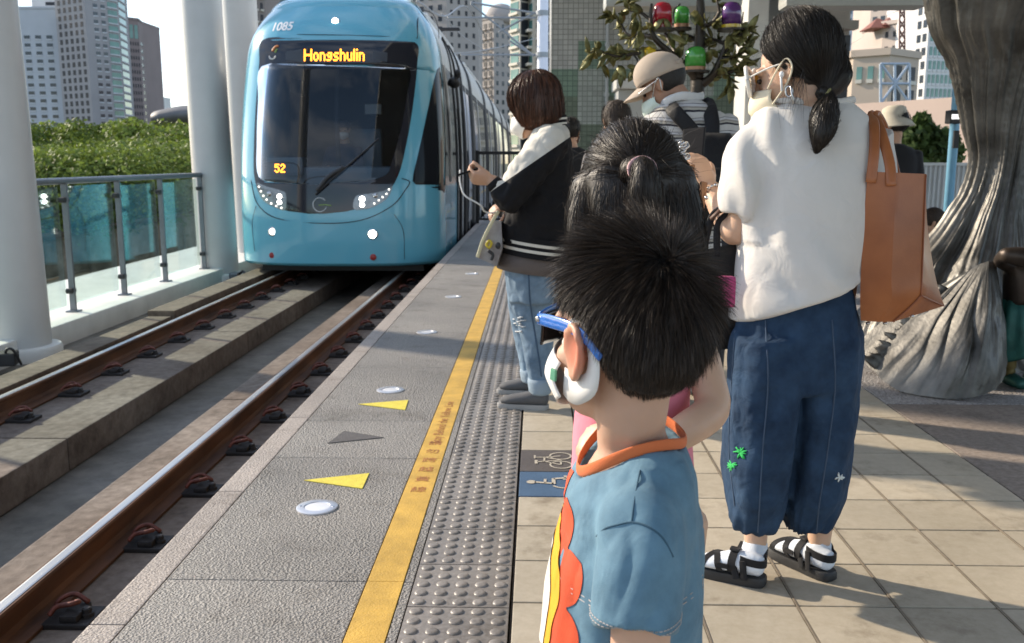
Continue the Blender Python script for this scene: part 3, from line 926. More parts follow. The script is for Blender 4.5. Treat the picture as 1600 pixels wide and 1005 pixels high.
# headlight clusters
def lamp(name, px, py, r, mat, off=.012, parent=tram, bowl=True):
    p = tp(px, py); d = Vector((0, -1, 0))
    b = MB(); b.lathe((p.x, nose(p.x, p.z) - off + .012, p.z), [(r, 0), (r, .006), (r * .7, .012), (r * .3, .015)], 18, d)
    o = b.build(name, mat, parent, True, sharp=40)
    if bowl:
        b = MB(); b.lathe((p.x, nose(p.x, p.z) - off + .014, p.z), [(r * 1.35, 0), (r * 1.35, .008), (r * 1.05, .012), (r * 1.04, .003)], 20, d); b.build('lamp_bezel', M_chrome, o, True, sharp=40)
    return o
def cluster(pix, lamps, leds):
    b = MB(); patch(b, smooth_poly(pix, 4), .006, 16, 16); h = b.build('headlight', pm('headlight_housing', (.20, .21, .22), .18, .8, var=.2, vs=30), tram, True)
    for x, y, r, m_ in lamps: lamp('lamp', x, y, r, m_, .02, h, False)
    for x, y in leds: lamp('led', x, y, .012, M_lampdim, .02, h, False)
cluster([(401, 286), (415, 291), (440, 298), (447, 304), (446, 328), (430, 324), (413, 315), (404, 301)], [(421, 303, .032, M_chrome), (437, 307,   .030, M_lamp), (437, 316, .028, M_lamp)], [(405, 292), (408, 299), (412, 306), (417, 312), (424, 318), (432, 322), (440, 325)])
cluster([(613, 291), (600, 298), (575, 303), (556, 307), (553, 327), (575, 326), (594, 318), (607, 307)], [(587, 306, .03, M_chrome), (566, 311, .034, M_lamp), (566, 320, .030, M_lamp)], [(608, 296), (604, 303), (598, 308), (592, 313), (585, 318)])
lamp('top_lamp', 524, 33.5, .04, M_lamp, .014)
lamp('fog_lamp', 426, 362, .045, M_lampdim, .012); lamp('fog_lamp', 582, 366, .05, M_lamp, .014)
lamp('tow_cover', 425, 399, .038, M_red, .01, bowl=False); lamp('tow_cover', 583, 402, .042, M_red, .01, bowl=False)
# wiper
b = MB(); b.tube([tp(494, 304, .03), tp(520, 280, .05), tp(556, 249, .05), tp(592, 217, .04)], .012, n=8); b.build('wiper_arm', M_black, tram, True)
b = MB(); b.tube([tp(497, 298, .035), tp(514, 277, .045), tp(538, 262, .045)], .03, n=8); w2 = b.build('wiper_blade', M_black, tram, True)
# right hand pillar reflection strips are left to the light; cab interior behind the glass
b = MB()
zl = gz0 - .1
hi_ = TXC
b.b2((TXC - 1.0, TD0 + 2.9, -.2), (TXC + 1.0, TD0 + 2.95, 3.0))
for sg in (-1, 1):
    b.loft([[Vector((TXC + sg * (hw_at(z) - .09), y, z)) for z in np.linspace(-.2, 2.9, 12)] for y in (TD0 + 1.15, TD0 + 2.95)], close=False)
b.b2((TXC - 1.0, TD0 + 1.2, 2.9), (TXC + 1.0, TD0 + 2.9, 2.95)); b.b2((TXC - 1.2, TD0 + .7, -.1), (TXC + 1.2, TD0 + 2.9, -.07))
b.build('cab_interior', M_interior, tram)
M_dash = pm('grey_blue_dashboard', (.10, .14, .17), .55, var=.1)
b = MB(); b.box((TXC, TD0 + .9, gz0 + .05), (2.2, .5, .34), None, .08); b.box((TXC - .75, TD0 + .75, gz0 + .22), (.5, .3, .25), None, .05); b.build('dashboard', M_dash, tram)
b = MB(); b.b2((TXC - .05, TD0 + 2.82, 1.9), (TXC + .2, TD0 + 2.88, 2.05)); b.build('notice', M_whiteink, tram)
b = MB(); b.tube([(TXC - .1, TD0 + 1.1, .6), (TXC - .14, TD0 + 1.15, 1.8), (TXC - .1, TD0 + 1.4, 2.9)], .035, n=8); b.build('cab_post', M_interior, tram, True)
b = MB(); b.box((TXC + .1, TD0 + 1.95, 1.2), (.5, .14, .9), None, .06); b.box((TXC + .1, TD0 + 1.75, .78), (.5, .5, .14), None, .05); b.build('driver_seat', M_dash, tram)
# bogie shade and coupling below the nose
b = MB(); b.b2((TXC - 1.1, TD0 + .6, -.28), (TXC + 1.1, TD0 + 5, -.17)); b.build('underframe', M_black, tram)
for y in (15.0, 16.8):
    for s in (RX1, RX2):
        b = MB(); b.lathe((s - .03, y, -.01), [(.29, 0), (.29, .06), (.2, .07)], 28, (1, 0, 0)); b.build('wheel', M_plate, tram, True, sharp=40)
# pantograph
b = MB()
b.tube([(TXC, 23.0, 3.5), (TXC, 22.2, 3.85), (TXC, 23.2, 4.25)], .035, n=6, k=1); b.tube([(TXC - .75, 23.2, 4.27), (TXC + .75, 23.2, 4.27)], .03, n=6, k=1); b.tube([(TXC - .75, 23.0, 4.27), (TXC + .75, 23.0, 4.27)], .03, n=6, k=1)
b.build('pantograph', M_black, tram)
# ================================================================== BACKGROUND: towers, trees, wall, wires
def winmats():
    out = []
    for nm, c, r_ in (('dark_window_glass', (.035, .045, .06), .12), ('green_window_glass', (.10, .22, .20), .12), ('blue_window_glass', (.09, .14, .20), .12), ('shadow_opening', (.02, .022, .028), .6)):
        out.append(pm(nm, c, r_, var=.3, vs=.15))
    return out
WD, WG, WB_, WS = winmats()
def wall_mat(name, c, var=.08): return pm(name, c, .8, var=var, vs=.08, bump=0)
def tower(name, label, plan, ptop, faces, wall, D0, zb=-8.0, cat='building', group=None, roof=None):
    """plan: [(photo px, distance)...] front corners left to right; faces: one dict (or None) per front wall"""
    pts = [P(px, 250, D) for px, D in plan]
    ztop = P(plan[0][0], ptop, plan[0][1]).z
    c0 = sum((p for p in pts), Vector()) / len(pts)
    t = thing(name, label, cat, (c0.x, c0.y, zb), group)
    depth = D0
    outl = [Vector((p.x, p.y, zb)) for p in pts] + [Vector((pts[-1].x, pts[-1].y + depth, zb)), Vector((pts[0].x, pts[0].y + depth, zb))]
    b = MB(); b.prism(outl, (0, 0, ztop - zb)); b.build('wall', wall, t)
    b = MB(); b.prism([Vector((p.x, p.y, ztop + .01)) + (p - outl[0].lerp(outl[2], .5)).normalized() * .4 for p in outl], (0, 0, .9)); b.build('parapet', roof or wall, t)
    n_ind = 0; stuff = MB(); stuff_mats = []
    for k, fd in enumerate(faces):
        if not fd: continue
        for f in (fd if isinstance(fd, list) else [fd]):
            a, c = outl[k], outl[k + 1]
            d = (c - a); Lw = Vector((d.x, d.y, 0)).length; ang = math.atan2(d.y, d.x)
            dn = Vector((d.x, d.y, 0)).normalized(); nrm = Vector((dn.y, -dn.x, 0))
            zlo = P(plan[k][0], f.get('pbot', 215), plan[k][1]).z; zhi = min(ztop - .6, P(plan[k][0], f.get('ptop', -25), plan[k][1]).z)
            fh = f['fh']; u0, u1 = f.get('u', (.04, .96)); cols = f['cols']
            ww = Lw * (u1 - u0) / cols * f.get('ww', .6); wh = fh * f.get('wh', .5)
            b = MB(); pr = f.get('proud', .12)
            b.box((0, 0, 0), (ww, pr * 2, wh))
            proto = b.mesh('window'); proto.materials.append(f['mat'])
            sill = None
            if f.get('sill'):
                bs_ = MB(); bs_.box((0, -.0, -wh / 2 - fh * .09), (ww * f.get('sw', 1.1), f['sill'] * 2, fh * f.get('sh', .16))); sill = bs_.mesh('sill'); sill.materials.append(f.get('smat', wall))
            rows = int((zhi - zlo) / fh)
            for r_ in range(rows):
                for q in range(cols):
                    pos = a + dn * (Lw * (u0 + (u1 - u0) * (q + .5) / cols)); pos.z = zhi - (r_ + .5) * fh
                    if n_ind < 100:
                        o = bpy.data.objects.new('window', proto); COL.objects.link(o); o.parent = t; o.location = pos - Vector(t.location); o.rotation_euler = (0, 0, ang)
                        n_ind += 1
                        if sill:
                            s_ = bpy.data.objects.new('sill', sill); COL.objects.link(s_); s_.parent = o
                    else:
                        if f['mat'] not in stuff_mats: stuff_mats.append(f['mat'])
                        stuff.mat(stuff_mats.index(f['mat']))
                        stuff.box(pos, (ww, pr * 2, wh), ang)
                        if sill:
                            sm_ = f.get('smat', wall)
                            if sm_ not in stuff_mats: stuff_mats.append(sm_)
                            stuff.mat(stuff_mats.index(sm_))
                            stuff.box(pos - Vector((0, 0, wh / 2 + fh * .09)), (ww * f.get('sw', 1.1), f['sill'] * 2, fh * f.get('sh', .16)), ang)
    if stuff.v:
        o = stuff.build('window_rows', stuff_mats, t); o['kind'] = 'stuff'
    return t
Wgrey = wall_mat('pale_blue_grey_wall', (.42, .45, .50)); Wwhite = wall_mat('white_tower_wall', (.62, .62, .62)); Wbrown = wall_mat('haze_tinted_taupe_wall', (.29, .285, .30)); Wpale = wall_mat('pale_tile_wall', (.48, .50, .54))  # left tower walls tinted bluish to put distance haze into the colour
Wdark = wall_mat('brown_red_wall', (.22, .18, .18)); Wgl = wall_mat('teal_glass_wall', (.24, .33, .36)); Wcream = wall_mat('cream_wall', (.52, .49, .43)); Wtan = wall_mat('grey_tan_wall', (.34, .315, .30)); Wpink = wall_mat('pink_beige_wall', (.46, .39, .345)); Wred = wall_mat('red_brown_roof', (.22, .08, .055))
# left towers
tower('apartment_tower', 'pale grey slab tower with rows of wide dark windows, leftmost on the skyline', [(12, 400), (105, 400)], 14, [[dict(cols=5, fh=3.25, mat=WD, ww=.52, wh=.42, ptop=52, pbot=222, sill=.25, smat=Wpale), dict(cols=4, fh=11, mat=WG, ww=.55, wh=.8, ptop=22, pbot=60, u=(.12, .9))]], Wgrey, 25)
tower('apartment_tower', 'tall white tower with dark balcony stripes behind the pale slab', [(70, 430), (106, 430)], -60, [dict(cols=1, fh=3.4, mat=WS, ww=.85, wh=.45, u=(.55, 1.0), sill=.4, smat=Wwhite)], Wwhite, 20)
tower('apartment_tower', 'tall taupe and pale blue tower with a rounded glassy flank', [(105, 395), (150, 385), (183, 392), (200, 398), (212, 412)], -70, [dict(cols=5, fh=3.1, mat=WS, ww=.45, wh=.62), dict(cols=2, fh=3.1, mat=WD, ww=.55, wh=.42, u=(.3, 1), sill=.2, smat=Wpale), dict(cols=1, fh=3.1, mat=WG, ww=.9, wh=.6, sill=.4, smat=Wpale), dict(cols=1, fh=3.1, mat=WG, ww=.9, wh=.6, sill=.3, smat=Wpale)], Wbrown, 2)
o = MB(); q0, q1 = P(150, 250, 384.9), P(183, 250, 391.9)
tower('apartment_tower', 'slim dark red-brown tower with a green glass crown', [(206, 440), (214, 432), (230, 436), (236, 446)], 34, [None, [dict(cols=4, fh=3.1, mat=WS, ww=.42, wh=.5, ptop=62), dict(cols=2, fh=7, mat=WG, ww=.7, wh=.85, ptop=36, pbot=62)], dict(cols=1, fh=3.1, mat=WD, ww=.6, wh=.5, ptop=62)], Wdark, 20)
tower('apartment_block', 'small distant white block above the green hill', [(238, 700), (256, 700)], 153, [dict(cols=3, fh=4, mat=WD, ww=.5, wh=.5, pbot=178)], Wwhite, 20)
tower('apartment_tower', 'brown grey tower with many balconies seen between column and tram', [(352, 260), (372, 255), (425, 262)], -60, [dict(cols=2, fh=3.1, mat=WS, ww=.6, wh=.5, sill=.3, smat=Wtan), dict(cols=6, fh=3.1, mat=WS, ww=.5, wh=.55, sill=.6, smat=Wcream)], wall_mat('dark_tan_wall', (.22, .19, .18)), 20)
# middle towers beyond the tram
tower('apartment_tower', 'grey tan tower with punched windows rising behind the tram roof', [(640, 300), (700, 292), (749, 298)], -60, [dict(cols=4, fh=3.2, mat=WD, ww=.4, wh=.5, pbot=260), dict(cols=4, fh=3.2, mat=WS, ww=.3, wh=.42, pbot=260)], Wtan, 20)
t5 = tower('apartment_tower', 'lower grey tower with a domed roof in the gap of blue sky', [(747, 340), (772, 332), (800, 340)], 34, [dict(cols=3, fh=3.2, mat=WS, ww=.6, wh=.5, pbot=250, sill=.8, smat=Wtan), dict(cols=3, fh=3.2, mat=WD, ww=.35, wh=.45, pbot=250)], Wtan, 20)
b = MB(); c = P(783, 34, 342); b.lathe(c, [(6, -1), (5.8, 2), (4.6, 4.2), (2.6, 5.6), (.2, 6.2)], 20); b.build('dome', Wtan, t5, True)
tower('apartment_tower', 'cream tower with green glass bays and curved balconies beside the station wall', [(797, 200), (812, 196), (826, 198), (832, 195), (866, 199)], -90, [dict(cols=1, fh=3.3, mat=WG, ww=.85, wh=.6, pbot=260, sill=.5, smat=Wcream), dict(cols=1, fh=3.3, mat=WS, ww=.8, wh=.9, pbot=260), dict(cols=1, fh=3.3, mat=WG, ww=.8, wh=.5, pbot=260, sill=1.0, smat=Wcream), dict(cols=2, fh=3.3, mat=WD, ww=.55, wh=.5, pbot=260, sill=1.1, smat=Wcream)], Wcream, 15)
# blocks standing behind the tiled wall; the tram's glazing mirrors them
tower('apartment_tower', 'cream tower mirrored in the tram glazing behind the tiled wall', [(880, 190), (960, 186), (1010, 190)], -90, [dict(cols=6, fh=3.3, mat=WD, ww=.5, wh=.5, pbot=262, sill=.8, smat=Wcream), dict(cols=4, fh=3.3, mat=WG, ww=.6, wh=.5, pbot=262)], Wcream, 15)
tower('apartment_tower', 'grey tan block mirrored in the tram glazing behind the tiled wall', [(1020, 150), (1160, 146)], -90, [dict(cols=9, fh=3.2, mat=WD, ww=.5, wh=.5, pbot=262, sill=.6, smat=Wtan)], Wtan, 15)
# right hand city
tower('apartment_tower', 'hazy blue glass tower at the back of the right hand city', [(1296, 420), (1362, 420)], -40, [dict(cols=6, fh=3.3, mat=WB_, ww=.75, wh=.5, pbot=120)], Wpale, 20)
tower('apartment_tower', 'pink and red tiled tower among the right hand blocks', [(1346, 330), (1372, 325), (1425, 332)], -30, [dict(cols=2, fh=3.3, mat=WD, ww=.5, wh=.45, pbot=110), dict(cols=6, fh=3.3, mat=WB_, ww=.55, wh=.5, pbot=110)], Wpink, 18)
hb = tower('apartment_block', 'pink beige stepped block with red tiled roofs below the pink tower', [(1366, 230), (1392, 226), (1432, 231)], 40, [dict(cols=2, fh=3.3, mat=WS, ww=.35, wh=.4, pbot=120), dict(cols=4, fh=3.3, mat=WS, ww=.35, wh=.4, pbot=120)], Wpink, 14)
b = MB()
for px, py, w_ in ((1378, 44, 9), (1400, 40, 10), (1420, 46, 8)):
    c = P(px, py, 229); b.loft([[c + Vector((-w_ / 3, -1, 0)), c + Vector((w_ / 3, -1, 0)), c + Vector((w_ / 3, 7, 0)), c + Vector((-w_ / 3, 7, 0))], [c + Vector((-.3, 3, 2.6)), c + Vector((.3, 3, 2.6)), c + Vector((.3, 3.2, 2.6)), c + Vector((-.3, 3.2, 2.6))]])
b.build('roof', Wred, hb)
tower('office_tower', 'white gridded office tower with tall green tinted windows', [(1417, 215), (1436, 210), (1500, 214)], 4, [dict(cols=2, fh=2.9, mat=WD, ww=.6, wh=.55, pbot=165), dict(cols=9, fh=2.9, mat=WG, ww=.62, wh=.62, pbot=165, sill=.15, smat=Wwhite)], Wwhite, 18)
tower('apartment_block', 'low beige block with green glazed balconies in front of the white office tower', [(1324, 130), (1380, 127), (1425, 132)], 90, [dict(cols=3, fh=3.0, mat=WG, ww=.5, wh=.55, pbot=168, sill=.3, smat=Wcream), dict(cols=2, fh=3.0, mat=WS, ww=.6, wh=.6, pbot=168, sill=.3, smat=Wcream)], wall_mat('beige_block_wall', (.45, .37, .30)), 12)
# steel lattice pylon in front of the blocks
M_lat = pm('blue_grey_steel', (.36, .42, .50), .5, .3, var=.05)
def bars(name, segs, r, mat, parent=None, n=6):
    b = MB()
    for a, c in segs: b.tube([a, c], r, n=n, k=1, rcap=False)
    return b.build(name, mat, parent)
lt = thing('lattice_frame', 'blue grey cross braced steel frame before the beige block', 'steel frame', P(1400, 160, 110))
c = [P(x, y, 110) for x, y in ((1376, 162), (1421, 162), (1421, 100), (1376, 100), (1398, 131), (1398, 162), (1398, 100), (1376, 131), (1421, 131))]
for s in ((c[0], c[2]), (c[1], c[3]), (c[5], c[6]), (c[7], c[8]), (c[0], c[1]), (c[3], c[2]), (c[0], c[3]), (c[1], c[2])): bars('brace', [s], .16, M_lat, lt)
M_lat2 = pm('rust_brown_steel', (.20, .10, .08), .6, .2, var=.1)
lt = thing('crane_mast', 'thin rust brown lattice mast rising before the pink beige block', 'crane mast', P(1410, 100, 150))
segs = []
for i in range(7):
    y0 = 110 - i * 16; segs += [(P(1405, y0, 150), P(1414, y0 - 16, 150)), (P(1414, y0, 150), P(1405, y0 - 16, 150))]
bars('mast_lattice', segs + [(P(1405, 112, 150), P(1406, -5, 150)), (P(1414, 112, 150), P(1413, -5, 150))], .13, M_lat2, lt)

# hills and forest
def leafcloud(b, centres, per, size, rng, flat=.6, sized=0):
    """many small leaf faces spread through lumpy crowns"""
    for (c, rad) in centres:
        n = per
        d = rng.normal(size=(n, 3)); d /= np.linalg.norm(d, axis=1, keepdims=True)
        d[:, 2] = np.where(d[:, 2] < -.35, -d[:, 2], d[:, 2])
        rr = rng.uniform(.55, 1.06, n) ** .6
        p = np.array(c) + d * np.array(rad) * rr[:, None]
        a1 = rng.normal(size=(n, 3)); a1 /= np.linalg.norm(a1, axis=1, keepdims=True)
        nn = d + rng.normal(size=(n, 3)) * .6
        t1 = np.cross(nn, a1); t1 /= np.maximum(np.linalg.norm(t1, axis=1, keepdims=True), 1e-6)
        t2 = np.cross(nn, t1); t2 /= np.maximum(np.linalg.norm(t2, axis=1, keepdims=True), 1e-6)
        s = (sized * c[1] if sized else size) * rng.uniform(.6, 1.3, n)[:, None]
        q = np.stack([p - t1 * s, p - t2 * s * flat, p + t1 * s, p + t2 * s * flat], axis=1).reshape(-1, 3)
        base = len(b.v); b.v.extend(map(tuple, q.tolist()))
        b.f.extend([(base + 4 * i, base + 4 * i + 1, base + 4 * i + 2, base + 4 * i + 3) for i in range(n)])
        b.m.extend([b.mi] * n)
def leafmat(name, c, c2, vs=.5):
    m = pm(name, c, .6, var=.35, vs=vs, col2=c2, spec=.3)
    nt, N, L, b = nodes(m)
    gm = N.new('ShaderNodeNewGeometry'); hs = N.new('ShaderNodeHueSaturation'); mr = N.new('ShaderNodeMapRange')
    mr.inputs['To Min'].default_value = .7; mr.inputs['To Max'].default_value = 1.3
    L.new(gm.outputs['Random Per Island'], mr.inputs['Value']); L.new(mr.outputs['Result'], hs.inputs['Value'])
    src = b.inputs['Base Color'].links[0].from_socket; L.new(src, hs.inputs['Color']); L.new(hs.outputs['Color'], b.inputs['Base Color'])
    tr = N.new('ShaderNodeBsdfTranslucent'); L.new(hs.outputs['Color'], tr.inputs['Color']); mx = N.new('ShaderNodeMixShader'); mx.inputs['Fac'].default_value = .35
    out = N['Material Output']; L.new(b.outputs[0], mx.inputs[1]); L.new(tr.outputs[0], mx.inputs[2]); L.new(mx.outputs[0], out.inputs['Surface'])
    return m
M_leafA = leafmat('mangrove_leaves', (.04, .08, .015), (.24, .31, .05), .30)
M_leafB = leafmat('shrub_leaves', (.035, .075, .02), (.10, .16, .045), 2.0)
M_bark = pm('brown_bark', (.10, .075, .055), .9, var=.3, vs=8)
rng = np.random.default_rng(5)
b = MB()
cs = []
for i in range(330):
    D = 34 * (150 / 34) ** rng.uniform(0, 1)
    px = rng.uniform(-40, 420)
    p = P(px, 250, D)
    if p.x > -15 and D < 60: continue
    top = P(px, 208 + 26 * (1 - (D - 34) / 116) + rng.uniform(-6, 12) - (8 if px > 200 else 0), D).z
    r_ = rng.uniform(1.6, 3.4) * (.7 + D / 150)
    cs.append(((p.x, p.y, top - r_ * .75), (r_, r_, r_ * .8)))
for i in range(110):
    x = rng.uniform(-34, -18.6); y = rng.uniform(14, 70); r_ = rng.uniform(1.0, 2.0)
    cs.append(((x, y, rng.uniform(-2.6, -.6) - r_ * .3 + (-x - 18) * .06), (r_, r_, r_ * .9)))
for i in range(34):
    D = rng.uniform(50, 120); p = P(rng.uniform(20, 330), 250, D); top = P(800, rng.uniform(200, 216), D).z; r_ = rng.uniform(1.2, 2.4)
    cs.append(((p.x, p.y, top - r_ * .6), (r_, r_, r_)))
leafcloud(b, cs, 820, .34, rng, .55, .0026)
fo = b.build('mangrove_wood', M_leafA); struct(fo, 'stuff')
# the mass under the leaves
def hillfn(x, y): return 0
b = MB()
b.grid(lambda u, v: Vector((-170 + 155 * u - (v * 25), 34 + 130 * v, -8 + 7.4 * min(1, 4 * (1 - u) + .15) + 1.2 * mnoise.noise((u * 14, v * 14, 1)) + 1.1 * v)), 60, 40)
struct(b.build('wood_floor', pm('dark_undergrowth', (.02, .035, .012), .95, var=.4, vs=.3), smooth=True))
b = MB(); c = P(262, 196, 600)
b.grid(lambda u, v: Vector((c.x - 30 + 90 * u, 600 + 60 * (v - .5), -8 + (38 * math.sin(math.pi * min(1, max(0, .18 + u * .8))) ** .8 + 2.5 * mnoise.noise((u * 9, v * 4, 0))) * math.sin(math.pi * (.02 + .96 * v)))), 40, 16)
struct(b.build('hill', pm('hazy_green_hill', (.06, .10, .05), .95, var=.5, vs=.08), smooth=True))
b = MB(); c = P(1345, 85, 360)
b.grid(lambda u, v: Vector((c.x - 30 + 44 * u, 360 + 50 * (v - .5), -8 + (46 * math.sin(math.pi * (.05 + .9 * u)) ** .5 + 4 * mnoise.noise((u * 12, v * 4, 3))) * math.sin(math.pi * (.02 + .96 * v)))), 40, 16)
struct(b.build('hill', MATS['hazy_green_hill'], smooth=True))
# elevated station hall far left, grey rounded roof on piers
eh = thing('elevated_station', 'dark grey rounded station hall on piers beyond the trees', 'station', P(280, 205, 190))
c0, c1 = P(254, 188, 190), P(330, 182, 190)
b = MB(); b.tube([c0, (c0 + c1) / 2 + V(0, 0, .4), c1], [(6, 1.9), (6, 2.1), (6, 2.1)], n=20, k=3, ref=(0, 0, 1)); b.build('hall_roof', pm('weathered_grey_metal', (.12, .12, .125), .6, .2, var=.2, vs=.3), eh, True)
b = MB(); b.b2((c0.x + .6, 188, c0.z - 4), (c1.x, 192, c0.z - 1.2)); b.build('hall_body', pm('dark_grey_concrete', (.07, .07, .075), .8, var=.2, vs=.3), eh)
for x in (c0.x + 3, c0.x + 9): b = MB(); b.b2((x, 189, -8), (x + 1.4, 191, c0.z - 3.8)); b.build('pier', MATS['dark_grey_concrete'], eh)

# lower road with retaining wall and street lamp seen through the railing
struct(MB().b2((-16.9, -2, -3.5), (-6.3, 90, -3.4)).build('lower_road', pm('grey_green_road', (.10, .11, .09), .85, var=.25, vs=.6)))
rw = thing('retaining_wall', 'long stained concrete wall beyond the glass railing', 'wall', (-17, 30, -3.4))
M_rw = rough_stone('stained_wall_concrete', (.27, .24, .19), (.40, .36, .29), 3.0, .3, .9, .01, (.45, .42, .38))
b = MB(); b.b2((-17.3, 8, -3.4), (-16.9, 80, -1.5), .03); b.build('wall', M_rw, rw)
for y in np.arange(9, 60, 3.2):
    b = MB(); b.b2((-16.9, y, -3.4), (-16.78, y + .35, -1.62), .02); b.build('buttress', M_rw, rw)
b = MB(); b.b2((-17.4, 8, -1.5), (-16.75, 80, -1.34), .03); b.build('coping', pm('dark_wet_coping', (.11, .085, .06), .9, var=.3, vs=2), rw)
sl = thing('street_lamp', 'small pale street lamp below the railing on the lower road', 'street lamp', P(163, 492, 16.0) * 1)
a0 = P(165, 470, 17.5); a0.z = -3.4; tpz = P(163, 436, 17.5)
sl.location = a0
b = MB(); b.tube([a0, V(a0.x, a0.y, tpz.z - .12), tpz, tpz + V(-.12, 0, .02), tpz + V(-.25, 0, 0)], .025, n=8); b.build('pole', pm('pale_lamp_metal', (.6, .62, .6), .4, .3), sl, True)
b = MB(); b.ell(tpz + V(-.3, 0, 0), (.16, .07, .04)); b.build('lamp_head', MATS['pale_lamp_metal'], sl, True)

# ------------------------------------------------------------------ platform end, mast and wires
ms = thing('overhead_mast', 'white round overhead line mast standing beyond the platform', 'mast', (P(847, 250, 40).x, 40, 0))
x0 = ms.location.x
b = MB(); b.tube([(x0, 40, 0), (x0, 40, 4), (x0, 40, 11)], [.235, .23, .22], n=20, k=1); b.build('mast_pole', pm('bright_white_mast', (.72, .74, .82), .4, var=.03), ms, True)
M_wire = pm('grey_steel_tube', (.30, .32, .34), .5, .5, var=.05)
def mp(px, py, D=40): return P(px, py, D)
b = MB()
for a, c in (((838, 21), (736, 4)), ((838, 28), (700, 28)), ((838, 86), (720, 86)), ((834, 88), (736, 6)), ((828, 84), (796, 64)), ((836, 20), (780, 50))): b.tube([mp(*a), mp(*c)], .045, n=6, k=1)
b.build('cantilever', M_wire, ms)
for y in (21, 86):
    b = MB(); b.lathe(mp(847, y), [(.26, -.1), (.26, .1)], 16); b.build('bracket', M_wire, ms)
def wire(pts, r, label, grp='overhead wires above the track'):
    b = MB(); b.tube(pts, r, n=6, k=6); return tag(b.build('overhead_wire', M_wire), label, 'wire', grp)
wire([(TXC, 23, 4.30), (TXC, 31, 4.26), (TXC, 40, 4.30), (TXC, 60, 4.3)], .02, 'thin lower overhead wire running above the tram roof')
wire([P(652, 2, 24), P(694, 26, 30), P(730, 12, 40), P(760, 60, 56)], .025, 'sagging upper overhead wire crossing the grey tan tower')
wire([P(690, 22, 30), P(728, 60, 38), P(790, 100, 52)], .022, 'slanting overhead wire beside the white mast')
wire([P(690, 85, 30), P(760, 78, 40), P(838, 60, 60)], .02, 'level overhead wire behind the white mast')
gt = thing('platform_fence', 'black bar fence across the platform end beside the tram', 'fence', (-.5, 18, 0))
b = MB()
for x in np.arange(-1.12, .35, .095): b.tube([(x, 18, .08), (x, 18, 1.33)], .011, n=6, k=1)
b.build('fence_bars', M_black, gt)
MB().b2((-1.15, 17.97, 1.30), (.4, 18.03, 1.36)).build('fence_rail', M_black, gt); MB().b2((-1.15, 17.98, .06), (.4, 18.02, .1)).build('fence_rail', M_black, gt)
for x in (-1.15, .38): b = MB(); b.b2((x - .03, 17.96, 0), (x + .03, 18.04, 1.38)); b.build('fence_post', M_black, gt)

# ------------------------------------------------------------------ tiled station wall
def mosaic(name, c):
    m = pm(name, c, .45, var=0)
    nt, N, L, b = nodes(m)
    tc = N.new('ShaderNodeTexCoord'); mp_ = N.new('ShaderNodeMapping'); mp_.inputs['Rotation'].default_value = (R(90), 0, 0)
    br = N.new('ShaderNodeTexBrick'); br.offset = 0; br.inputs['Scale'].default_value = 1.0
    br.inputs['Brick Width'].default_value = .062; br.inputs['Row Height'].default_value = .062; br.inputs['Mortar Size'].default_value = .005; br.inputs['Mortar Smooth'].default_value = .1; br.inputs['Bias'].default_value = 0
    c = Vector(c)
    br.inputs['Color1'].default_value = (*(c * .88), 1); br.inputs['Color2'].default_value = (*(c * 1.12), 1); br.inputs['Mortar'].default_value = (*(c * .55), 1)
    L.new(tc.outputs['Object'], mp_.inputs['Vector']); L.new(mp_.outputs['Vector'], br.inputs['Vector']); L.new(br.outputs['Color'], b.inputs['Base Color'])
    return m
MZ = [mosaic('grey_mosaic', (.40, .39, .36)), mosaic('green_mosaic', (.155, .225, .165)), mosaic('olive_mosaic', (.12, .15, .105)), mosaic('pale_grey_green_mosaic', (.31, .33, .295))]
DW = 12.0
xa = P(861, 100, DW).x; q = 41.0 / FPX * DW
zz0 = P(861, 108, DW).z
pat = {  # rows counted from z of photo row y=108 (row 0 is just below it); columns from the left edge
 -1: [0, 1, 0, 0, 0, 0, 0, 0], 0: [1, 3, 1, 0, 0, 3, 1, 1], 1: [2, 3, 2, 1, 0, 1, 2, 2], 2: [2, 2, 1, 2, 3, 2, 1, 2], 3: [1, 2, 2, 2, 2, 1, 2, 2], 4: [2, 2, 2, 1, 2, 2, 2, 2], 5: [2, 1, 2, 2, 2, 2, 1, 2]}
sw = thing('tiled_wall', 'grey mosaic tiled station wall with green square patches', 'wall', (xa + 1.2, DW, 0))
b = MB()
for r_ in range(-16, 7):
    for k in range(8):
        z1 = zz0 - r_ * q; z0 = max(0, z1 - q)
        if z1 <= 0: continue
        b.mat(pat.get(r_, [0] * 8)[k] if r_ >= -1 else 0)
        x = xa + k * q
        b.add([(x, DW, z0), (x + q, DW, z0), (x + q, DW, z1), (x, DW, z1)], [(0, 1, 2, 3)])
b.mat(0)
b.build('tile_face', MZ, sw)
ztop = zz0 + 16 * q
b = MB(); b.b2((xa + .001, DW + .004, 0), (xa + 8 * q - .001, DW + 1.9, ztop)); b.build('wall_core', MZ[0], sw)
b = MB(); b.tube([(xa + 2 * q + .02, DW - .04, 0), (xa + 2 * q + .02, DW - .04, ztop)], .022, n=10, k=1)
for z in (.6, 2.0, 2.6): b.lathe((xa + 2 * q + .02, DW - .04, z), [(.034, -.02), (.034, .02)], 10)
b.build('downpipe', pm('grey_pipe', (.38, .38, .37), .5, .2), sw, True, sharp=40)
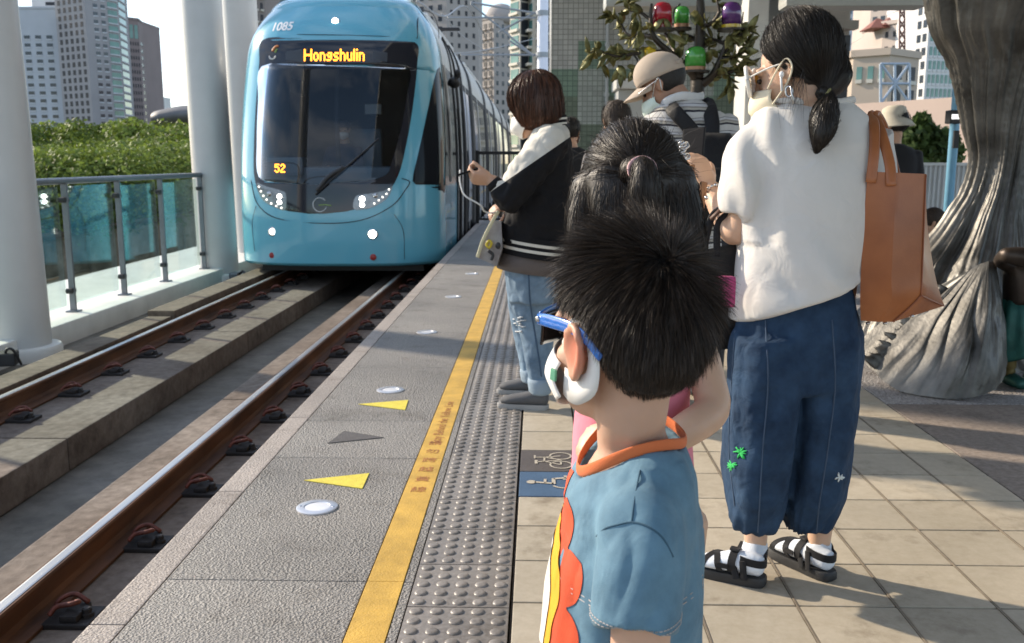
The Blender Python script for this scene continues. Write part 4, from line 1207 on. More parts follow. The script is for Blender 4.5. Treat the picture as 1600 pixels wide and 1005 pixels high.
# white pillar, cabinet, dark pylon, hanging beams
M_pillar = pm('pale_grey_pillar', (.60, .60, .58), .5, var=.05)
b = MB(); x0, x1 = P(1166, 100, 9).x, P(1262, 100, 9).x
pl = thing('square_pillar', 'pale grey square station pillar behind the woman in white', 'pillar', ((x0 + x1) / 2, 9.2, 0))
b.b2((x0, 9, 0), (x0 + .19, 9.5, 4.4), .012); b.build('pillar_shaft', M_pillar, pl)
b = MB(); b.b2((x0 + .2, 9.25, 0), (x1, 9.4, 4.4)); b.build('side_panel', pm('mid_grey_panel', (.30, .31, .31), .5, var=.05), pl)
b = MB(); b.b2((P(1180, 178, 8.8).x, 8.9, 1.4), (P(1196, 178, 8.8).x, 8.99, 1.75), .01); b.build('switch_box', M_pillar, pl)
py_ = thing('dark_pylon', 'tall dark grey information pylon behind the woman in white', 'pylon', (P(1308, 160, 8).x, 8, 0))
x0, x1 = P(1291, 100, 8).x, P(1327, 100, 8).x
b = MB(); b.b2((x0, 8, 0), (x1, 8.14, P(1300, 55, 8).z), .01); b.build('pylon_body', pm('dark_slate_panel', (.035, .04, .05), .45, var=.1), py_)
b = MB(); b.b2((x0 - .045, 8.01, 0), (x0 - .001, 8.13, P(1300, 57, 8).z), .008); b.build('pylon_edge', M_pillar, py_)
cb = thing('service_cabinet', 'grey service cabinet with projecting top before the tiled wall', 'cabinet', (P(985, 200, 10).x, 10, 0))
xl = P(966, 150, 10).x; xr2 = P(1010, 150, 10).x
b = MB(); b.b2((xl, 10, 0), (xr2, 10.5, P(980, 140, 10).z), .01); b.build('cabinet_body', pm('grey_cabinet', (.36, .37, .36), .5, var=.05), cb)
b = MB(); b.b2((xl - .03, 9.9, P(980, 140, 10).z + .002), (xr2 + .04, 10.52, P(980, 124, 10).z), .015); b.build('cabinet_top', pm('pale_cabinet', (.48, .48, .46), .5, var=.05), cb)
def beam(pxl, pxr, pyb, D, label, th=.3):
    a, c = P(pxl, pyb, D), P(pxr, pyb, D)
    t = thing('hanging_sign', label, 'hanging sign', ((a.x + c.x) / 2, D, a.z))
    b = MB(); b.b2((a.x, D, a.z), (c.x, D + th, a.z + .42), .035); b.build('sign_case', pm('grey_sign_case', (.42, .43, .41), .5, var=.04), t)
    b = MB()
    for x in (a.x + .3, c.x - .3): b.tube([(x, D + th / 2, a.z + .4), (x, D + th / 2, 4.42)], .02, n=8, k=1)
    b.build('hanger', M_pillar, t)
beam(946, 1161, 11, 7.6, 'grey hanging sign seen edge up above the lantern tree')
beam(1228, 1452, 10, 8.6, 'grey hanging sign above the city view on the right')
bx = thing('beige_block', 'small beige concrete ledge between pillar and dark pylon', 'ledge', P(1295, 40, 14))
a = P(1262, 62, 14); c = P(1330, 14, 14); b = MB(); b.b2((a.x, 14, a.z), (c.x, 15, c.z), .02); b.b2((a.x, 13.8, a.z + .12), (c.x + .06, 14, a.z + .24), .01); b.b2((a.x, 14.2, 0), (a.x + .25, 14.6, a.z)); b.build('ledge', pm('beige_ledge', (.38, .34, .30), .7, var=.08), bx)

# ------------------------------------------------------------------ right: pink wall, shrub, fence, blue pole
pwl = P(1300, 165, 34); pwr = P(1520, 150, 30)
pw = thing('boundary_wall', 'long pink beige panel wall below the city blocks', 'wall', ((pwl.x + pwr.x) / 2, 32, -3))
b = MB(); b.loft([[V(pwl.x, pwl.y, -3), V(pwr.x, pwr.y, -3), V(pwr.x, pwr.y + .4, -3), V(pwl.x, pwl.y + .4, -3)], [V(pwl.x, pwl.y, pwl.z), V(pwr.x, pwr.y, pwr.z), V(pwr.x, pwr.y + .4, pwr.z), V(pwl.x, pwl.y + .4, pwl.z)]])
b.build('wall_panel', pm('pink_beige_panel', (.50, .385, .31), .7, var=.06, vs=.4), pw)
fx0 = P(1395, 260, 13).x; fx1 = P(1560, 260, 13).x; fz = P(1450, 259, 13).z
fc = thing('corrugated_fence', 'whitish corrugated fence behind the bucket hat and the blue pole', 'fence', ((fx0 + fx1) / 2, 13, 0))
b = MB(); nn = 90
b.loft([[V(fx0 + (fx1 - fx0) * i / nn, 13 + .03 * (1 if (i // 2) % 2 else 0), z) for i in range(nn + 1)] for z in (0, fz)], close=False); b.build('corrugated_sheet', pm('offwhite_sheet', (.56, .57, .57), .5, .1, var=.08, vs=3), fc)
b = MB(); b.b2((fx0, 12.97, fz), (fx1, 13.06, fz + .04)); b.build('top_rail', M_pillar, fc)
sh = thing('shrub', 'leafy green shrub above the corrugated fence', 'shrub', (P(1450, 230, 15).x, 15, 0))
b = MB(); rng = np.random.default_rng(3); cs = []
for px, py, r_ in ((1425, 222, .25), (1440, 205, .22), (1436, 232, .3), (1455, 238, .32), (1472, 226, .26), (1480, 244, .25), (1420, 246, .3), (1448, 250, .35), (1470, 254, .3), (1440, 190, .12)): 
    c = P(px, py, 15 + rng.uniform(-.3, .3)); cs.append(((c.x, c.y, c.z), (r_, r_, r_)))
leafcloud(b, cs, 240, .07, rng); b.build('foliage', M_leafB, sh)
b = MB(); c = P(1448, 250, 15)
for dx in (-.2, .05, .3): b.tube([(c.x, 15, 0), (c.x + dx * .5, 15, .8), (c.x + dx, 15, 1.6)], [.04, .03, .012], n=6)
b.build('stem', M_bark, sh, True)
bp_ = thing('blue_pole', 'light blue pole with a small lamp and dark label beside the tree sculpture', 'pole', (P(1478, 330, 9.5).x, 9.5, 0))
xp = bp_.location.x + .02
b = MB(); b.tube([(xp, 9.5, 0), (xp, 9.5, 3.4)], .045, n=14, k=1); b.build('pole', pm('light_blue_paint', (.19, .42, .60), .4, var=.05), bp_, True)
b = MB(); c = P(1490, 183, 9.4); b.box((c.x + .0, 9.40, c.z), (.12, .12, .13), None, .015); lb = b.build('lamp_case', M_black, bp_)
b = MB(); b.box((c.x, 9.335, c.z), (.09, .01, .045)); b.build('lamp_lens', pm('pale_lamp_lens', (.8, .8, .78), .3, emit=.8), lb)
b = MB(); c = P(1483, 218, 9.45); b.box((xp, 9.45, c.z), (.05, .03, .17), None, .004); b.build('label_strip', M_black, bp_)
# ================================================================== BRONZE TREE SCULPTURE AND LANTERN TREE
def bronze(name, c, rough, metal=.9, c2=None):
    m = pm(name, c, rough, metal, var=.3, vs=4, bump=.35, bs=45, bd=.006, col2=c2, detail=6)
    return m
M_bronze = bronze('weathered_silver_bronze', (.095, .09, .082), .52, .85, (.21, .203, .188))
ts = thing('tree_sculpture', 'huge silver bronze tree trunk sculpture with flaring grain and a ridged root', 'sculpture', (2.6, 5.5, 0))
SD = 5.35
lev = [(-60, 1440, 1790), (0, 1452, 1750), (40, 1461, 1720), (90, 1487, 1700), (150, 1502, 1680), (200, 1513, 1668), (250, 1522, 1660), (300, 1512, 1655), (340, 1490, 1655), (380, 1464, 1660), (420, 1436, 1670), (460, 1405, 1690), (500, 1376, 1700), (540, 1356, 1710), (575, 1352, 1715)]
rows = []
arr = crom([[P(l, y, SD + (.38 if y < 380 else .38 - .3 * min(1, (y - 380) / 160))).x, P(r_, y, SD).x, P((l + r_) / 2, y, SD).z] for y, l, r_ in lev], 12)
# extend smoothly to the floor
zl = arr[-1][2]
arr = np.vstack([arr, [[arr[-1][0] + .02 * k * k, arr[-1][1], zl - (zl + .02) * k / 5] for k in range(1, 6)]])
NA = 260
rings = []
for (xl, xr, z) in arr:
    cx = (xl + xr) / 2; a_ = (xr - xl) / 2; bdep = min(a_ * .8, .42) + .06 * math.sin(z * 2)
    cy = SD + .35 + .06 * math.sin(z * 1.7)
    ring = []
    for i in range(NA):
        t = 2 * math.pi * i / NA
        tw = t + .32 * math.sin(z * 2.3) + .16 * z
        n1 = mnoise.noise((math.cos(tw) * 3.4, math.sin(tw) * 3.4, z * .5))
        n2 = mnoise.noise((math.cos(tw) * 12, math.sin(tw) * 12, z * 1.0 + 9))
        n3 = mnoise.noise((math.cos(tw) * 38, math.sin(tw) * 38, z * 1.6 + 4))
        g_ = -abs(n1) * .11 + .03 - abs(n2) * .03 - abs(n3) * .016
        k = 1 + g_ / max(a_, .3) * 1.2
        ring.append(Vector((cx + a_ * k * math.cos(t), cy + bdep * k * math.sin(t), z)))
    rings.append(ring)
b = MB(); b.loft(rings); b.build('trunk', M_bronze, ts, True)
# ridged root flap leaning on the trunk
tip = P(1547, 408, SD - .42)
def flap(u, v):
    """u runs along the lower edge from the far left toe to the right heel, v from tip to edge"""
    edge = crom([[*P(1349, 560, SD - .30)], [*P(1385, 600, SD - .44)], [*P(1440, 612, SD - .56)], [*P(1500, 612, SD - .60)], [*P(1552, 590, SD - .52)], [*P(1566, 530, SD - .34)], [*P(1560, 470, SD - .30)]], 12)
    i = u * (len(edge) - 1); k = min(int(i), len(edge) - 2); e = edge[k] + (edge[k + 1] - edge[k]) * (i - k)
    e = Vector(e); e.z = max(e.z, -.01)
    tp_ = tip + Vector((.11 * (u - .55), .05 * abs(u - .5), -.05 * abs(u - .5)))
    p = tp_.lerp(e, v)
    w = math.sin(math.pi * min(1, max(0, v))) 
    bulge = -.13 * math.sin(math.pi * v * .62) * math.sin(math.pi * min(1, u * 1.05))
    fr = 11
    rid = (abs(math.sin(u * fr * 1.9 + 3.2 * mnoise.noise((u * 5, v * 1.8, 2)))) - .5) * .028 * min(1, max(0, v - .06) * 3) * (1 - .75 * max(0, (v - .72) / .28)) * (1 if u < .6 else max(0.08, 1 - (u - .6) * 6))
    rid += (.009 * mnoise.noise((u * 30, v * 2.5, 5)) + .010 * mnoise.noise((u * 9, v * 5, 8)) + .0025 * mnoise.noise((u * 60, v * 9, 3))) * min(1, v * 3)
    return p + Vector((0, bulge - rid, 0)) + Vector((rid * .3, 0, rid * .2))
b = MB()
b.grid(flap, 220, 70)
def flapb(u, v):
    p = flap(u, v); q = p + Vector((.04, .30 * min(1, v * 2) + .03, 0)); return q
b.grid(flapb, 60, 20)
b.build('ridged_root', M_bronze, ts, True)
# fan of ridges on the trunk foot behind the flap
b = MB(); rng = np.random.default_rng(8)
for i in range(26):
    t = i / 25
    a = P(1376 + 118 * t, 585 - 120 * t, SD - .38 + .08 * t); c = a + Vector((-.10 - .05 * rng.random(), .03, .05 + .05 * rng.random()))
    b.tube([a, (a + c) / 2 + Vector((0, -.012, .012)), c], [.006, .013, .003], n=6, k=3)
b.build('foot_ridge', M_bronze, ts, True, remesh=.008, sm_it=3)

# bronze child with a green skirt standing beside the trunk
M_verd = pm('green_patina_bronze', (.02, .10, .085), .5, .3, var=.4, vs=10, bump=.3, bs=30)
M_dkbr = pm('dark_brown_bronze', (.045, .032, .024), .45, .5, var=.3, vs=8)
M_gold = pm('olive_gold_bronze', (.14, .105, .035), .45, .5, var=.3, vs=8)
ch = thing('child_statue', 'dark bronze statue of a child in a green skirt at the right edge', 'statue', (P(1590, 600, 5.0).x, 5.0, 0))
cx = P(1592, 600, 5.0).x
def cp(px, py, d=0): return P(px, py, 5.0 + d)
b = MB(); b.tube([cp(1597, 470), cp(1595, 425), cp(1598, 400)], [(.115, .09), (.10, .08), (.06, .06)], n=18); b.ell(cp(1640, 372, .05), (.10, .10, .11)); b.tube([cp(1600, 420), cp(1628, 392, .03)], [.05, .05], n=10); b.tube([cp(1578, 418, -.03), cp(1562, 408, -.12), cp(1570, 396, -.2)], [.035, .032, .03], n=10); b.tube([cp(1620, 418, -.03), cp(1634, 430, -.1), cp(1625, 408, -.18)], [.035, .032, .03], n=10); b.tube([cp(1568, 398, -.2), cp(1600, 402, -.2), cp(1626, 404, -.2)], [.04, .055, .04], n=10)
b.build('body', M_dkbr, ch, True, remesh=.012, sm_it=5)
b = MB(); rings = []
for y, hw_, d in ((468, 27, .09), (490, 33, .11), (520, 40, .125), (552, 44, .14), (556, 41, .13)):
    c = cp(1597, y); w_ = hw_ / FPX * 5
    rings.append([c + Vector((w_ * math.cos(t) * (1 + .06 * math.sin(9 * t)), d * math.sin(t) * (1 + .06 * math.sin(9 * t)), .02 * math.sin(3 * t) if y > 540 else 0)) for t in np.linspace(0, 2 * math.pi, 54, endpoint=False)])
b.loft(rings); b.build('skirt', M_verd, ch, True)
for px in (1577, 1614):
    b = MB(); f = P(px, 606, 5.0); f.z = .0
    b.tube([P(px, 550, 5.0), P(px - 1, 580, 5.0), Vector((f.x, f.y, .06))], [.042, .036, .034], n=12); b.build('leg', M_gold, ch, True)
    b = MB(); b.tube([Vector((f.x, f.y + .04, .035)), Vector((f.x, f.y - .03, .035)), Vector((f.x + .01, f.y - .12, .028))], [(.04, .036), (.042, .036), (.036, .025)], n=12); b.build('shoe', M_verd, ch, True)

# ------------------------------------------------------------------ lantern tree
LT = 7.3
lt = thing('lantern_tree', 'dark metal tree sculpture carrying coloured bell shaped lanterns', 'sculpture', (P(1093, 250, LT).x, LT, 0))
M_dtree = pm('dark_bronze_branch', (.05, .042, .035), .45, .6, var=.3, vs=10, bump=.3, bs=60)
M_lf = pm('gilded_green_leaf', (.06, .075, .02), .38, .45, var=.5, vs=14, col2=(.26, .24, .09))
def zp(zx, zy, d=0.0): return P(840 + zx / 3.142, zy / 3.142, LT + d)
b = MB()
f0 = P(1093, 250, LT)
b.tube([(f0.x, LT, 0), (f0.x, LT, .8), zp(785, 450), zp(783, 380), zp(795, 250), zp(800, 120), zp(800, 20), zp(790, -120)], [.085, .075, .055, .052, .045, .036, .03, .015], n=14, k=4)
rngl = np.random.default_rng(21)
BR = [
 ([(783, 400, 0), (735, 330, -.06), (640, 250, -.1), (570, 180, -.12), (555, 90, -.1), (560, 20, -.1)], .034),
 ([(640, 250, -.1), (560, 260, -.14), (470, 265, -.16), (380, 275, -.18), (300, 250, -.2), (255, 265, -.2)], .02),
 ([(570, 180, -.12), (500, 170, 0), (440, 170, .05), (400, 100, .1), (360, 80, .1)], .016),
 ([(700, 300, -.05), (640, 190, .12), (625, 140, .15), (690, 110, .2)], .018),
 ([(800, 420, 0), (860, 370, -.06), (900, 290, -.1), (930, 220, -.12), (985, 180, -.14), (1040, 150, -.14)], .036),
 ([(900, 290, -.1), (960, 280, -.16), (1020, 250, -.2), (1040, 210, -.2)], .018),
 ([(870, 360, -.06), (940, 355, -.1), (985, 340, -.12), (1030, 300, -.12)], .018),
 ([(930, 220, -.12), (880, 200, -.02), (840, 190, .04), (800, 210, .02)], .018),
 ([(795, 200, 0), (740, 180, .1), (690, 150, .14), (670, 60, .14), (700, 20, .1)], .022),
 ([(800, 140, 0), (860, 110, -.1), (890, 60, -.12), (880, 0, -.1)], .022),
 ([(985, 180, -.14), (1000, 120, -.1), (1010, 60, -.05)], .014),
 ([(560, 100, -.1), (500, 60, -.05), (450, 50, 0), (440, 0, 0)], .014),
 ([(940, 355, -.1), (945, 400, -.1), (940, 430, -.1)], .008),
 ([(470, 265, -.16), (490, 300, -.2), (480, 330, -.2)], .01)]
for pts, r_ in BR:
    n = len(pts); b.tube([zp(*p) for p in pts], [r_ * (1 - .72 * i / (n - 1)) for i in range(n)], n=8, k=5)
b.build('trunk_and_branches', M_dtree, lt, True)
LC = [zp(774, 285), zp(612, 75), zp(708, 80), zp(950, 75), zp(545, 285)]
b = MB()
def leaf(c, d, L, w_, nrm):
    d = Vector(d).normalized(); s = d.cross(Vector(nrm)).normalized(); up = s.cross(d)
    pts = []
    for t, q in ((0, .02), (.25, .8), (.5, 1), (.75, .7), (1, .02)):
        for sg in (-1, 0, 1):
            pts.append(c + d * (L * t) + s * (sg * w_ * q) + up * (.18 * L * (abs(sg) * q * .5 - t * t)))
    fs = []
    for i in range(4):
        for j in range(2):
            fs.append((i * 3 + j, i * 3 + j + 1, (i + 1) * 3 + j + 1, (i + 1) * 3 + j))
    b.add(pts, fs)
for pts, r_ in BR:
    c = crom([list(zp(*p)) for p in pts], 6)
    for i in range(3, len(c)):
        for _k in range(2):
            if any((Vector((q_.x, 0, q_.z)) - Vector((c[i][0], 0, c[i][2]))).length < .13 for q_ in LC) or rngl.random() < .3: continue
            d = Vector(c[i] - c[i - 1]).normalized() + Vector(rngl.normal(0, .75, 3)) + Vector((0, 0, -.35))
            leaf(Vector(c[i]), d, rngl.uniform(.06, .145), rngl.uniform(.014, .03), rngl.normal(0, 1, 3))
for zx, zy in ((265, 268), (310, 310), (395, 320), (420, 330), (940, 420), (925, 180), (950, 170), (1020, 170), (640, 170), (510, 230), (525, 200), (490, 250), (620, 90), (740, 170), (850, 240), (770, 50), (395, 210), (360, 220), (480, 80), (505, 150)):
    for k in range(2): leaf(zp(zx, zy, -.15), Vector((rngl.normal(0, .5), rngl.normal(0, .3), -.6)), rngl.uniform(.1, .17), rngl.uniform(.022, .036), (rngl.normal(0, .4), -1, .3))
b.build('foliage', M_lf, lt, True, solid=.003)
def lantern(zx, ztop, zbot, w_, d, mat, basemat, tray=True):
    c = zp(zx, zbot, d); h = (zbot - ztop) / 3.142 / FPX * LT; r_ = w_ / 2 / 3.142 / FPX * LT
    b = MB(); b.lathe(c, [(r_, 0), (r_, h * .55), (r_ * .94, h * .75), (r_ * .72, h * .92), (r_ * .35, h * .99), (.002, h)], 28)
    o = b.build('lantern', mat, lt, True)
    b = MB(); b.lathe(c, [(r_ * 1.02, -.028), (r_ * 1.04, -.002)], 28); b.build('base_ring', basemat, o, True, sharp=40)
    if tray: b = MB(); b.lathe(c, [(r_ * 1.38, -.044), (r_ * 1.38, -.0285)], 28); b.build('tray', M_dtree, o, True, sharp=40)
glz = lambda n, c: pm(n, c, .18, var=.05, coat=.6)
M_copper = pm('copper_base', (.42, .24, .15), .4, .5, var=.1)
lantern(774, 236, 328, 98, -.10, glz('green_enamel', (.07, .36, .06)), M_copper)
lantern(612, 20, 122, 92, -.05, glz('red_enamel', (.38, .012, .03)), MATS['red_enamel'])
lantern(708, 36, 118, 72, .05, MATS['green_enamel'], M_copper)
lantern(950, 20, 122, 92, -.12, glz('purple_enamel', (.10, .03, .16)), glz('yellow_enamel', (.62, .43, .03)))
lantern(545, 238, 330, 78, -.12, MATS['yellow_enamel'], MATS['yellow_enamel'])
# ================================================================== PEOPLE: shared builders
def skinmat(name, c):
    return pm(name, c, .48, var=.06, vs=9, bump=.12, bs=220, bd=.002, sss=.18, spec=.4)
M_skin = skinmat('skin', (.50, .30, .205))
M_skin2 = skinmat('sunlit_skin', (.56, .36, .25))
M_eye = pm('dark_eye', (.02, .015, .012), .15, var=0)
def hairmat(name, c, c2, rough=.38):
    m = pm(name, c, rough, var=.25, vs=60, spec=.3)
    nt, N, L, b = nodes(m)
    gm = N.new('ShaderNodeNewGeometry'); rp = N.new('ShaderNodeValToRGB')
    rp.color_ramp.elements[0].color = (*c, 1); rp.color_ramp.elements[1].color = (*c2, 1); rp.color_ramp.elements[0].position = .35
    L.new(gm.outputs['Random Per Island'], rp.inputs['Fac']); L.new(rp.outputs['Color'], b.inputs['Base Color'])
    return m
def hairbase(name, c, c2, stretch=(1, 1, .08), scale=160, rough=.36, bump=.6, bd=.004):
    """long combed hair mass: streaked bump along the fall of the hair"""
    m = pm(name, c, rough, var=.5, vs=scale * .6, col2=c2, stretch=stretch, bump=bump, bs=scale, bd=bd, spec=.45)
    return m
def frame(f, up=(0, 0, 1)):
    f = Vector(f).normalized(); up = Vector(up); l = up.cross(f).normalized(); u = f.cross(l).normalized()
    return l, f, u
class Head:
    def __init__(self, c, f, s=1.0, up=(0, 0, 1)):
        self.c = Vector(c); self.l, self.f, self.u = frame(f, up); self.s = s
        self.M = Matrix((self.l, self.f, self.u)).transposed()
    def p(self, x, y, z): return self.c + self.M @ (Vector((x, y, z)) * self.s)
    def ell(self, b, c, r, M=None, **k): b.ell(self.p(*c), [q * self.s for q in r], self.M @ M if M else self.M, **k)
    def add(self, b, ears=True, es=.82):
        s = self.s
        self.ell(b, (0, -.012, .035), (.074, .094, .088)); self.ell(b, (0, .026, -.025), (.062, .068, .09)); self.ell(b, (0, .045, -.085), (.044, .044, .034)); self.ell(b, (0, .076, -.102), (.018, .018, .016))
        b.tube([self.p(0, .088, .012), self.p(0, .104, -.02), self.p(0, .112, -.036), self.p(0, .096, -.045)], [.009 * s, .011 * s, .015 * s, .011 * s], n=10)
        self.ell(b, (.03, .074, .022), (.03, .018, .011)); self.ell(b, (-.03, .074, .022), (.03, .018, .011))
        self.ell(b, (0, .088, -.062), (.024, .012, .007)); self.ell(b, (0, .086, -.073), (.021, .012, .007))
        self.ell(b, (.042, .052, -.03), (.022, .025, .022)); self.ell(b, (-.042, .052, -.03), (.022, .025, .022))
        if ears:
            for sg in (-1, 1):
                pts = [self.p(sg * x, y, z) for x, y, z in ((.072, .012, -.028), (.078, .016, .0), (.083, .010, .02), (.088, -.006, .028), (.091, -.020, .016), (.088, -.020, -.006), (.082, -.010, -.026), (.076, .004, -.036), (.072, .010, -.026))]
                ec_ = self.p(sg * .078, -.002, -.004)
                b.tube([ec_ + (p - ec_) * es for p in pts], .0062 * s * es, n=8, k=3)
                self.ell(b, (sg * .078, -.003, -.004), (.006, .017 * es, .028 * es))
        return self
    def eyes(self, parent):
        for sg in (-1, 1):
            b = MB(); self.ell(b, (sg * .031, .083, -.001), (.0145, .008, .007)); b.build('eye', M_eye, parent, True)
def hand(b, w, d, n, side=1, s=1.0, curl=(35, 40, 45, 50), thumb=(.55, .6, .35), spread=.0):
    """w wrist, d pointing direction, n palm normal; thumb leaves towards side*t"""
    d = Vector(d).normalized(); n = Vector(n); n = (n - d * n.dot(d)).normalized(); t = d.cross(n) * side; w = Vector(w)
    b.tube([w - d * .02 * s, w + d * .02 * s, w + d * .055 * s, w + d * .088 * s], [(.026 * s, .019 * s), (.033 * s, .017 * s), (.041 * s, .015 * s), (.039 * s, .012 * s)], n=14, k=3, ref=n)
    for k, (off, L) in enumerate(((.029, .92), (.0098, 1.05), (-.0098, .98), (-.029, .78))):
        p = w + d * (.083 - abs(off) * .12) * s + t * off * s
        a = 0; pts = [p - d * .012 * s]; rad = [.0095 * s]
        for ph, (ln, fr) in enumerate(((.042, .75), (.027, 1.0), (.021, .7))):
            pts.append(p); rad.append((.0094 - .0008 * ph) * s)
            a += R(curl[k]) * fr
            p = p + (d * math.cos(a) + n * math.sin(a) + t * spread * off * 20) * ln * L * s
        pts.append(p); rad.append(.0064 * s)
        b.tube(pts, rad, n=10, k=3)
    p = w + d * .022 * s + t * .026 * s + n * .004 * s
    td = (t * thumb[0] + d * thumb[1] + n * thumb[2]).normalized()
    pts = [p]; rad = [.015 * s]
    for ln, bend in ((.040, .15), (.030, .35), (.024, .5)):
        td = (td + d * bend * .6 + n * bend * .5).normalized(); p = p + td * ln * s; pts.append(p); rad.append(.0105 * s if len(pts) < 4 else .0075 * s)
    b.tube(pts, rad, n=10, k=3)
def foldfn(amp, sc=(9, 9, 4), seed=0, amp2=0, sc2=(30, 30, 14), mask=None):
    def fn(co, no):
        out = co.copy()
        for i in range(len(co)):
            x, y, z = co[i]
            h = (mnoise.noise((x * sc[0] + seed, y * sc[1], z * sc[2])) ) * amp
            if amp2: h += (abs(mnoise.noise((x * sc2[0] + seed, y * sc2[1] + 5, z * sc2[2]))) - .2) * amp2
            if mask: h *= mask(x, y, z)
            out[i] = co[i] + no[i] * h
        return out
    return fn
def ribbons(paths, width, tip=.15):
    """paths (N,K,3) -> mesh of thin tapering strands"""
    N, K, _ = paths.shape
    T = np.gradient(paths, axis=1); T /= np.maximum(np.linalg.norm(T, axis=2, keepdims=True), 1e-9)
    rv = RNG.normal(size=(N, 1, 3)); S = np.cross(T, np.broadcast_to(rv, T.shape)); S /= np.maximum(np.linalg.norm(S, axis=2, keepdims=True), 1e-9)
    wd = np.asarray(width).reshape(-1, 1, 1) * np.linspace(1, tip, K).reshape(1, K, 1) * .5
    v = np.stack([paths - S * wd, paths + S * wd], axis=2).reshape(-1, 3)
    idx = np.arange(N * K * 2).reshape(N, K, 2)
    f = np.stack([idx[:, :-1, 0], idx[:, :-1, 1], idx[:, 1:, 1], idx[:, 1:, 0]], axis=-1).reshape(-1, 4)
    me = bpy.data.meshes.new('hair')
    me.vertices.add(len(v)); me.vertices.foreach_set('co', v.astype(np.float32).ravel())
    me.loops.add(f.size); me.loops.foreach_set('vertex_index', f.astype(np.int32).ravel())
    me.polygons.add(len(f)); me.polygons.foreach_set('loop_start', np.arange(0, f.size, 4, dtype=np.int32)); me.polygons.foreach_set('loop_total', np.full(len(f), 4, dtype=np.int32))
    me.update(calc_edges=True); me.validate()
    me.polygons.foreach_set('use_smooth', np.ones(len(f), dtype=bool))
    return me
def flow_strands(mesh_obj, n, length, width, dirfn, lift=.004, K=7, wob=.002, zmin=None):
    """strands lying over a hair mass, following dirfn(point, normal) tangentially"""
    me = mesh_obj.data; off = np.array(wloc(mesh_obj))
    nv = len(me.polygons)
    ce = np.empty(nv * 3, np.float32); me.polygons.foreach_get('center', ce); ce = ce.reshape(-1, 3) + off
    no = np.empty(nv * 3, np.float32); me.polygons.foreach_get('normal', no); no = no.reshape(-1, 3)
    ar = np.empty(nv, np.float32); me.polygons.foreach_get('area', ar)
    if zmin is not None: ar = ar * (ce[:, 2] > zmin)
    id_ = RNG.choice(nv, n, p=ar / ar.sum())
    p = ce[id_] + RNG.normal(0, .003, (n, 3)); nn = no[id_]
    bv = BVHTree.FromPolygons([tuple(v.co + wloc(mesh_obj)) for v in me.vertices], [tuple(q.vertices) for q in me.polygons])
    lf = lift * RNG.uniform(.15, 1, (n, 1))
    out = [p + nn * lf]
    L = length * RNG.uniform(.4, 1.2, n)[:, None] / (K - 1)
    wv = RNG.normal(0, 1, (n, 3))
    for k in range(1, K):
        d = np.array([dirfn(a, b) for a, b in zip(out[-1], nn)])
        d = d - nn * np.sum(d * nn, axis=1, keepdims=True) + wv * wob * 20
        d /= np.maximum(np.linalg.norm(d, axis=1, keepdims=True), 1e-6)
        q = out[-1] + d * L
        nq = np.empty_like(q); n2 = np.empty_like(nn)
        for i in range(n):
            h = bv.find_nearest(q[i])
            nv_ = h[1] if h[0] is not None else Vector(nn[i])
            nq[i] = np.array(h[0]) + np.array(nv_) * lf[i] if h[0] is not None and h[3] < .03 else q[i]
            n2[i] = nv_
        nn = n2; out.append(nq)
    return ribbons(np.stack(out, axis=1), width * RNG.uniform(.6, 1.3, n))
def cloth(name, c, c2=None, rough=.8, weave=700, bump=.25, var=.1, vs=5, sheen=.06, crease=0.0):
    m = pm(name, c, rough, var=var, vs=vs, col2=c2, bump=bump, bs=weave, bd=.0015, sheen=sheen, spec=.25)
    if crease:
        nt, N, L, b = nodes(m)
        tc = N.new('ShaderNodeTexCoord'); n_ = N.new('ShaderNodeTexNoise'); n_.inputs['Scale'].default_value = 14; n_.inputs['Detail'].default_value = 2.5; n_.inputs['Distortion'].default_value = 1.2
        L.new(tc.outputs['Object'], n_.inputs['Vector']); bp = N.new('ShaderNodeBump'); bp.inputs['Strength'].default_value = crease; bp.inputs['Distance'].default_value = .02
        L.new(n_.outputs['Fac'], bp.inputs['Height'])
        old = [l for l in L if l.to_socket == b.inputs['Normal']]
        if old: L.new(bp.outputs['Normal'], old[0].from_node.inputs['Normal'])
    return m
def pxw(px, D): return px / FPX * D * 1.01       # photo pixels to metres at distance D
def rings_px(rows, D, depth, n=40, dshift=0.0, sq=2.0):
    """rows: (y, left px, right px[, half depth[, distance]])"""
    out = []
    for r_ in rows:
        y, l, r2 = r_[:3]; dp = r_[3] if len(r_) > 3 else depth; DD = r_[4] if len(r_) > 4 else D
        tilt = r_[5] if len(r_) > 5 else 0.0
        a, c = P(l, y, DD), P(r2, y, DD); o = (a + c) / 2; w = (c.x - a.x) / 2
        ring = []
        for t in np.linspace(0, 2 * math.pi, n, endpoint=False):
            ct, st = math.cos(t), math.sin(t)
            ring.append(Vector((o.x + w * math.copysign(abs(ct) ** (2 / sq), ct), o.y + dp * math.copysign(abs(st) ** (2 / sq), st), o.z + tilt * ct)))
        out.append(ring)
    return out
from mathutils.bvhtree import BVHTree
def world_bvh(o):
    dg = bpy.context.evaluated_depsgraph_get()
    off = wloc(o)
    return BVHTree.FromPolygons([tuple(v.co + off) for v in o.data.vertices], [tuple(p.vertices) for p in o.data.polygons])
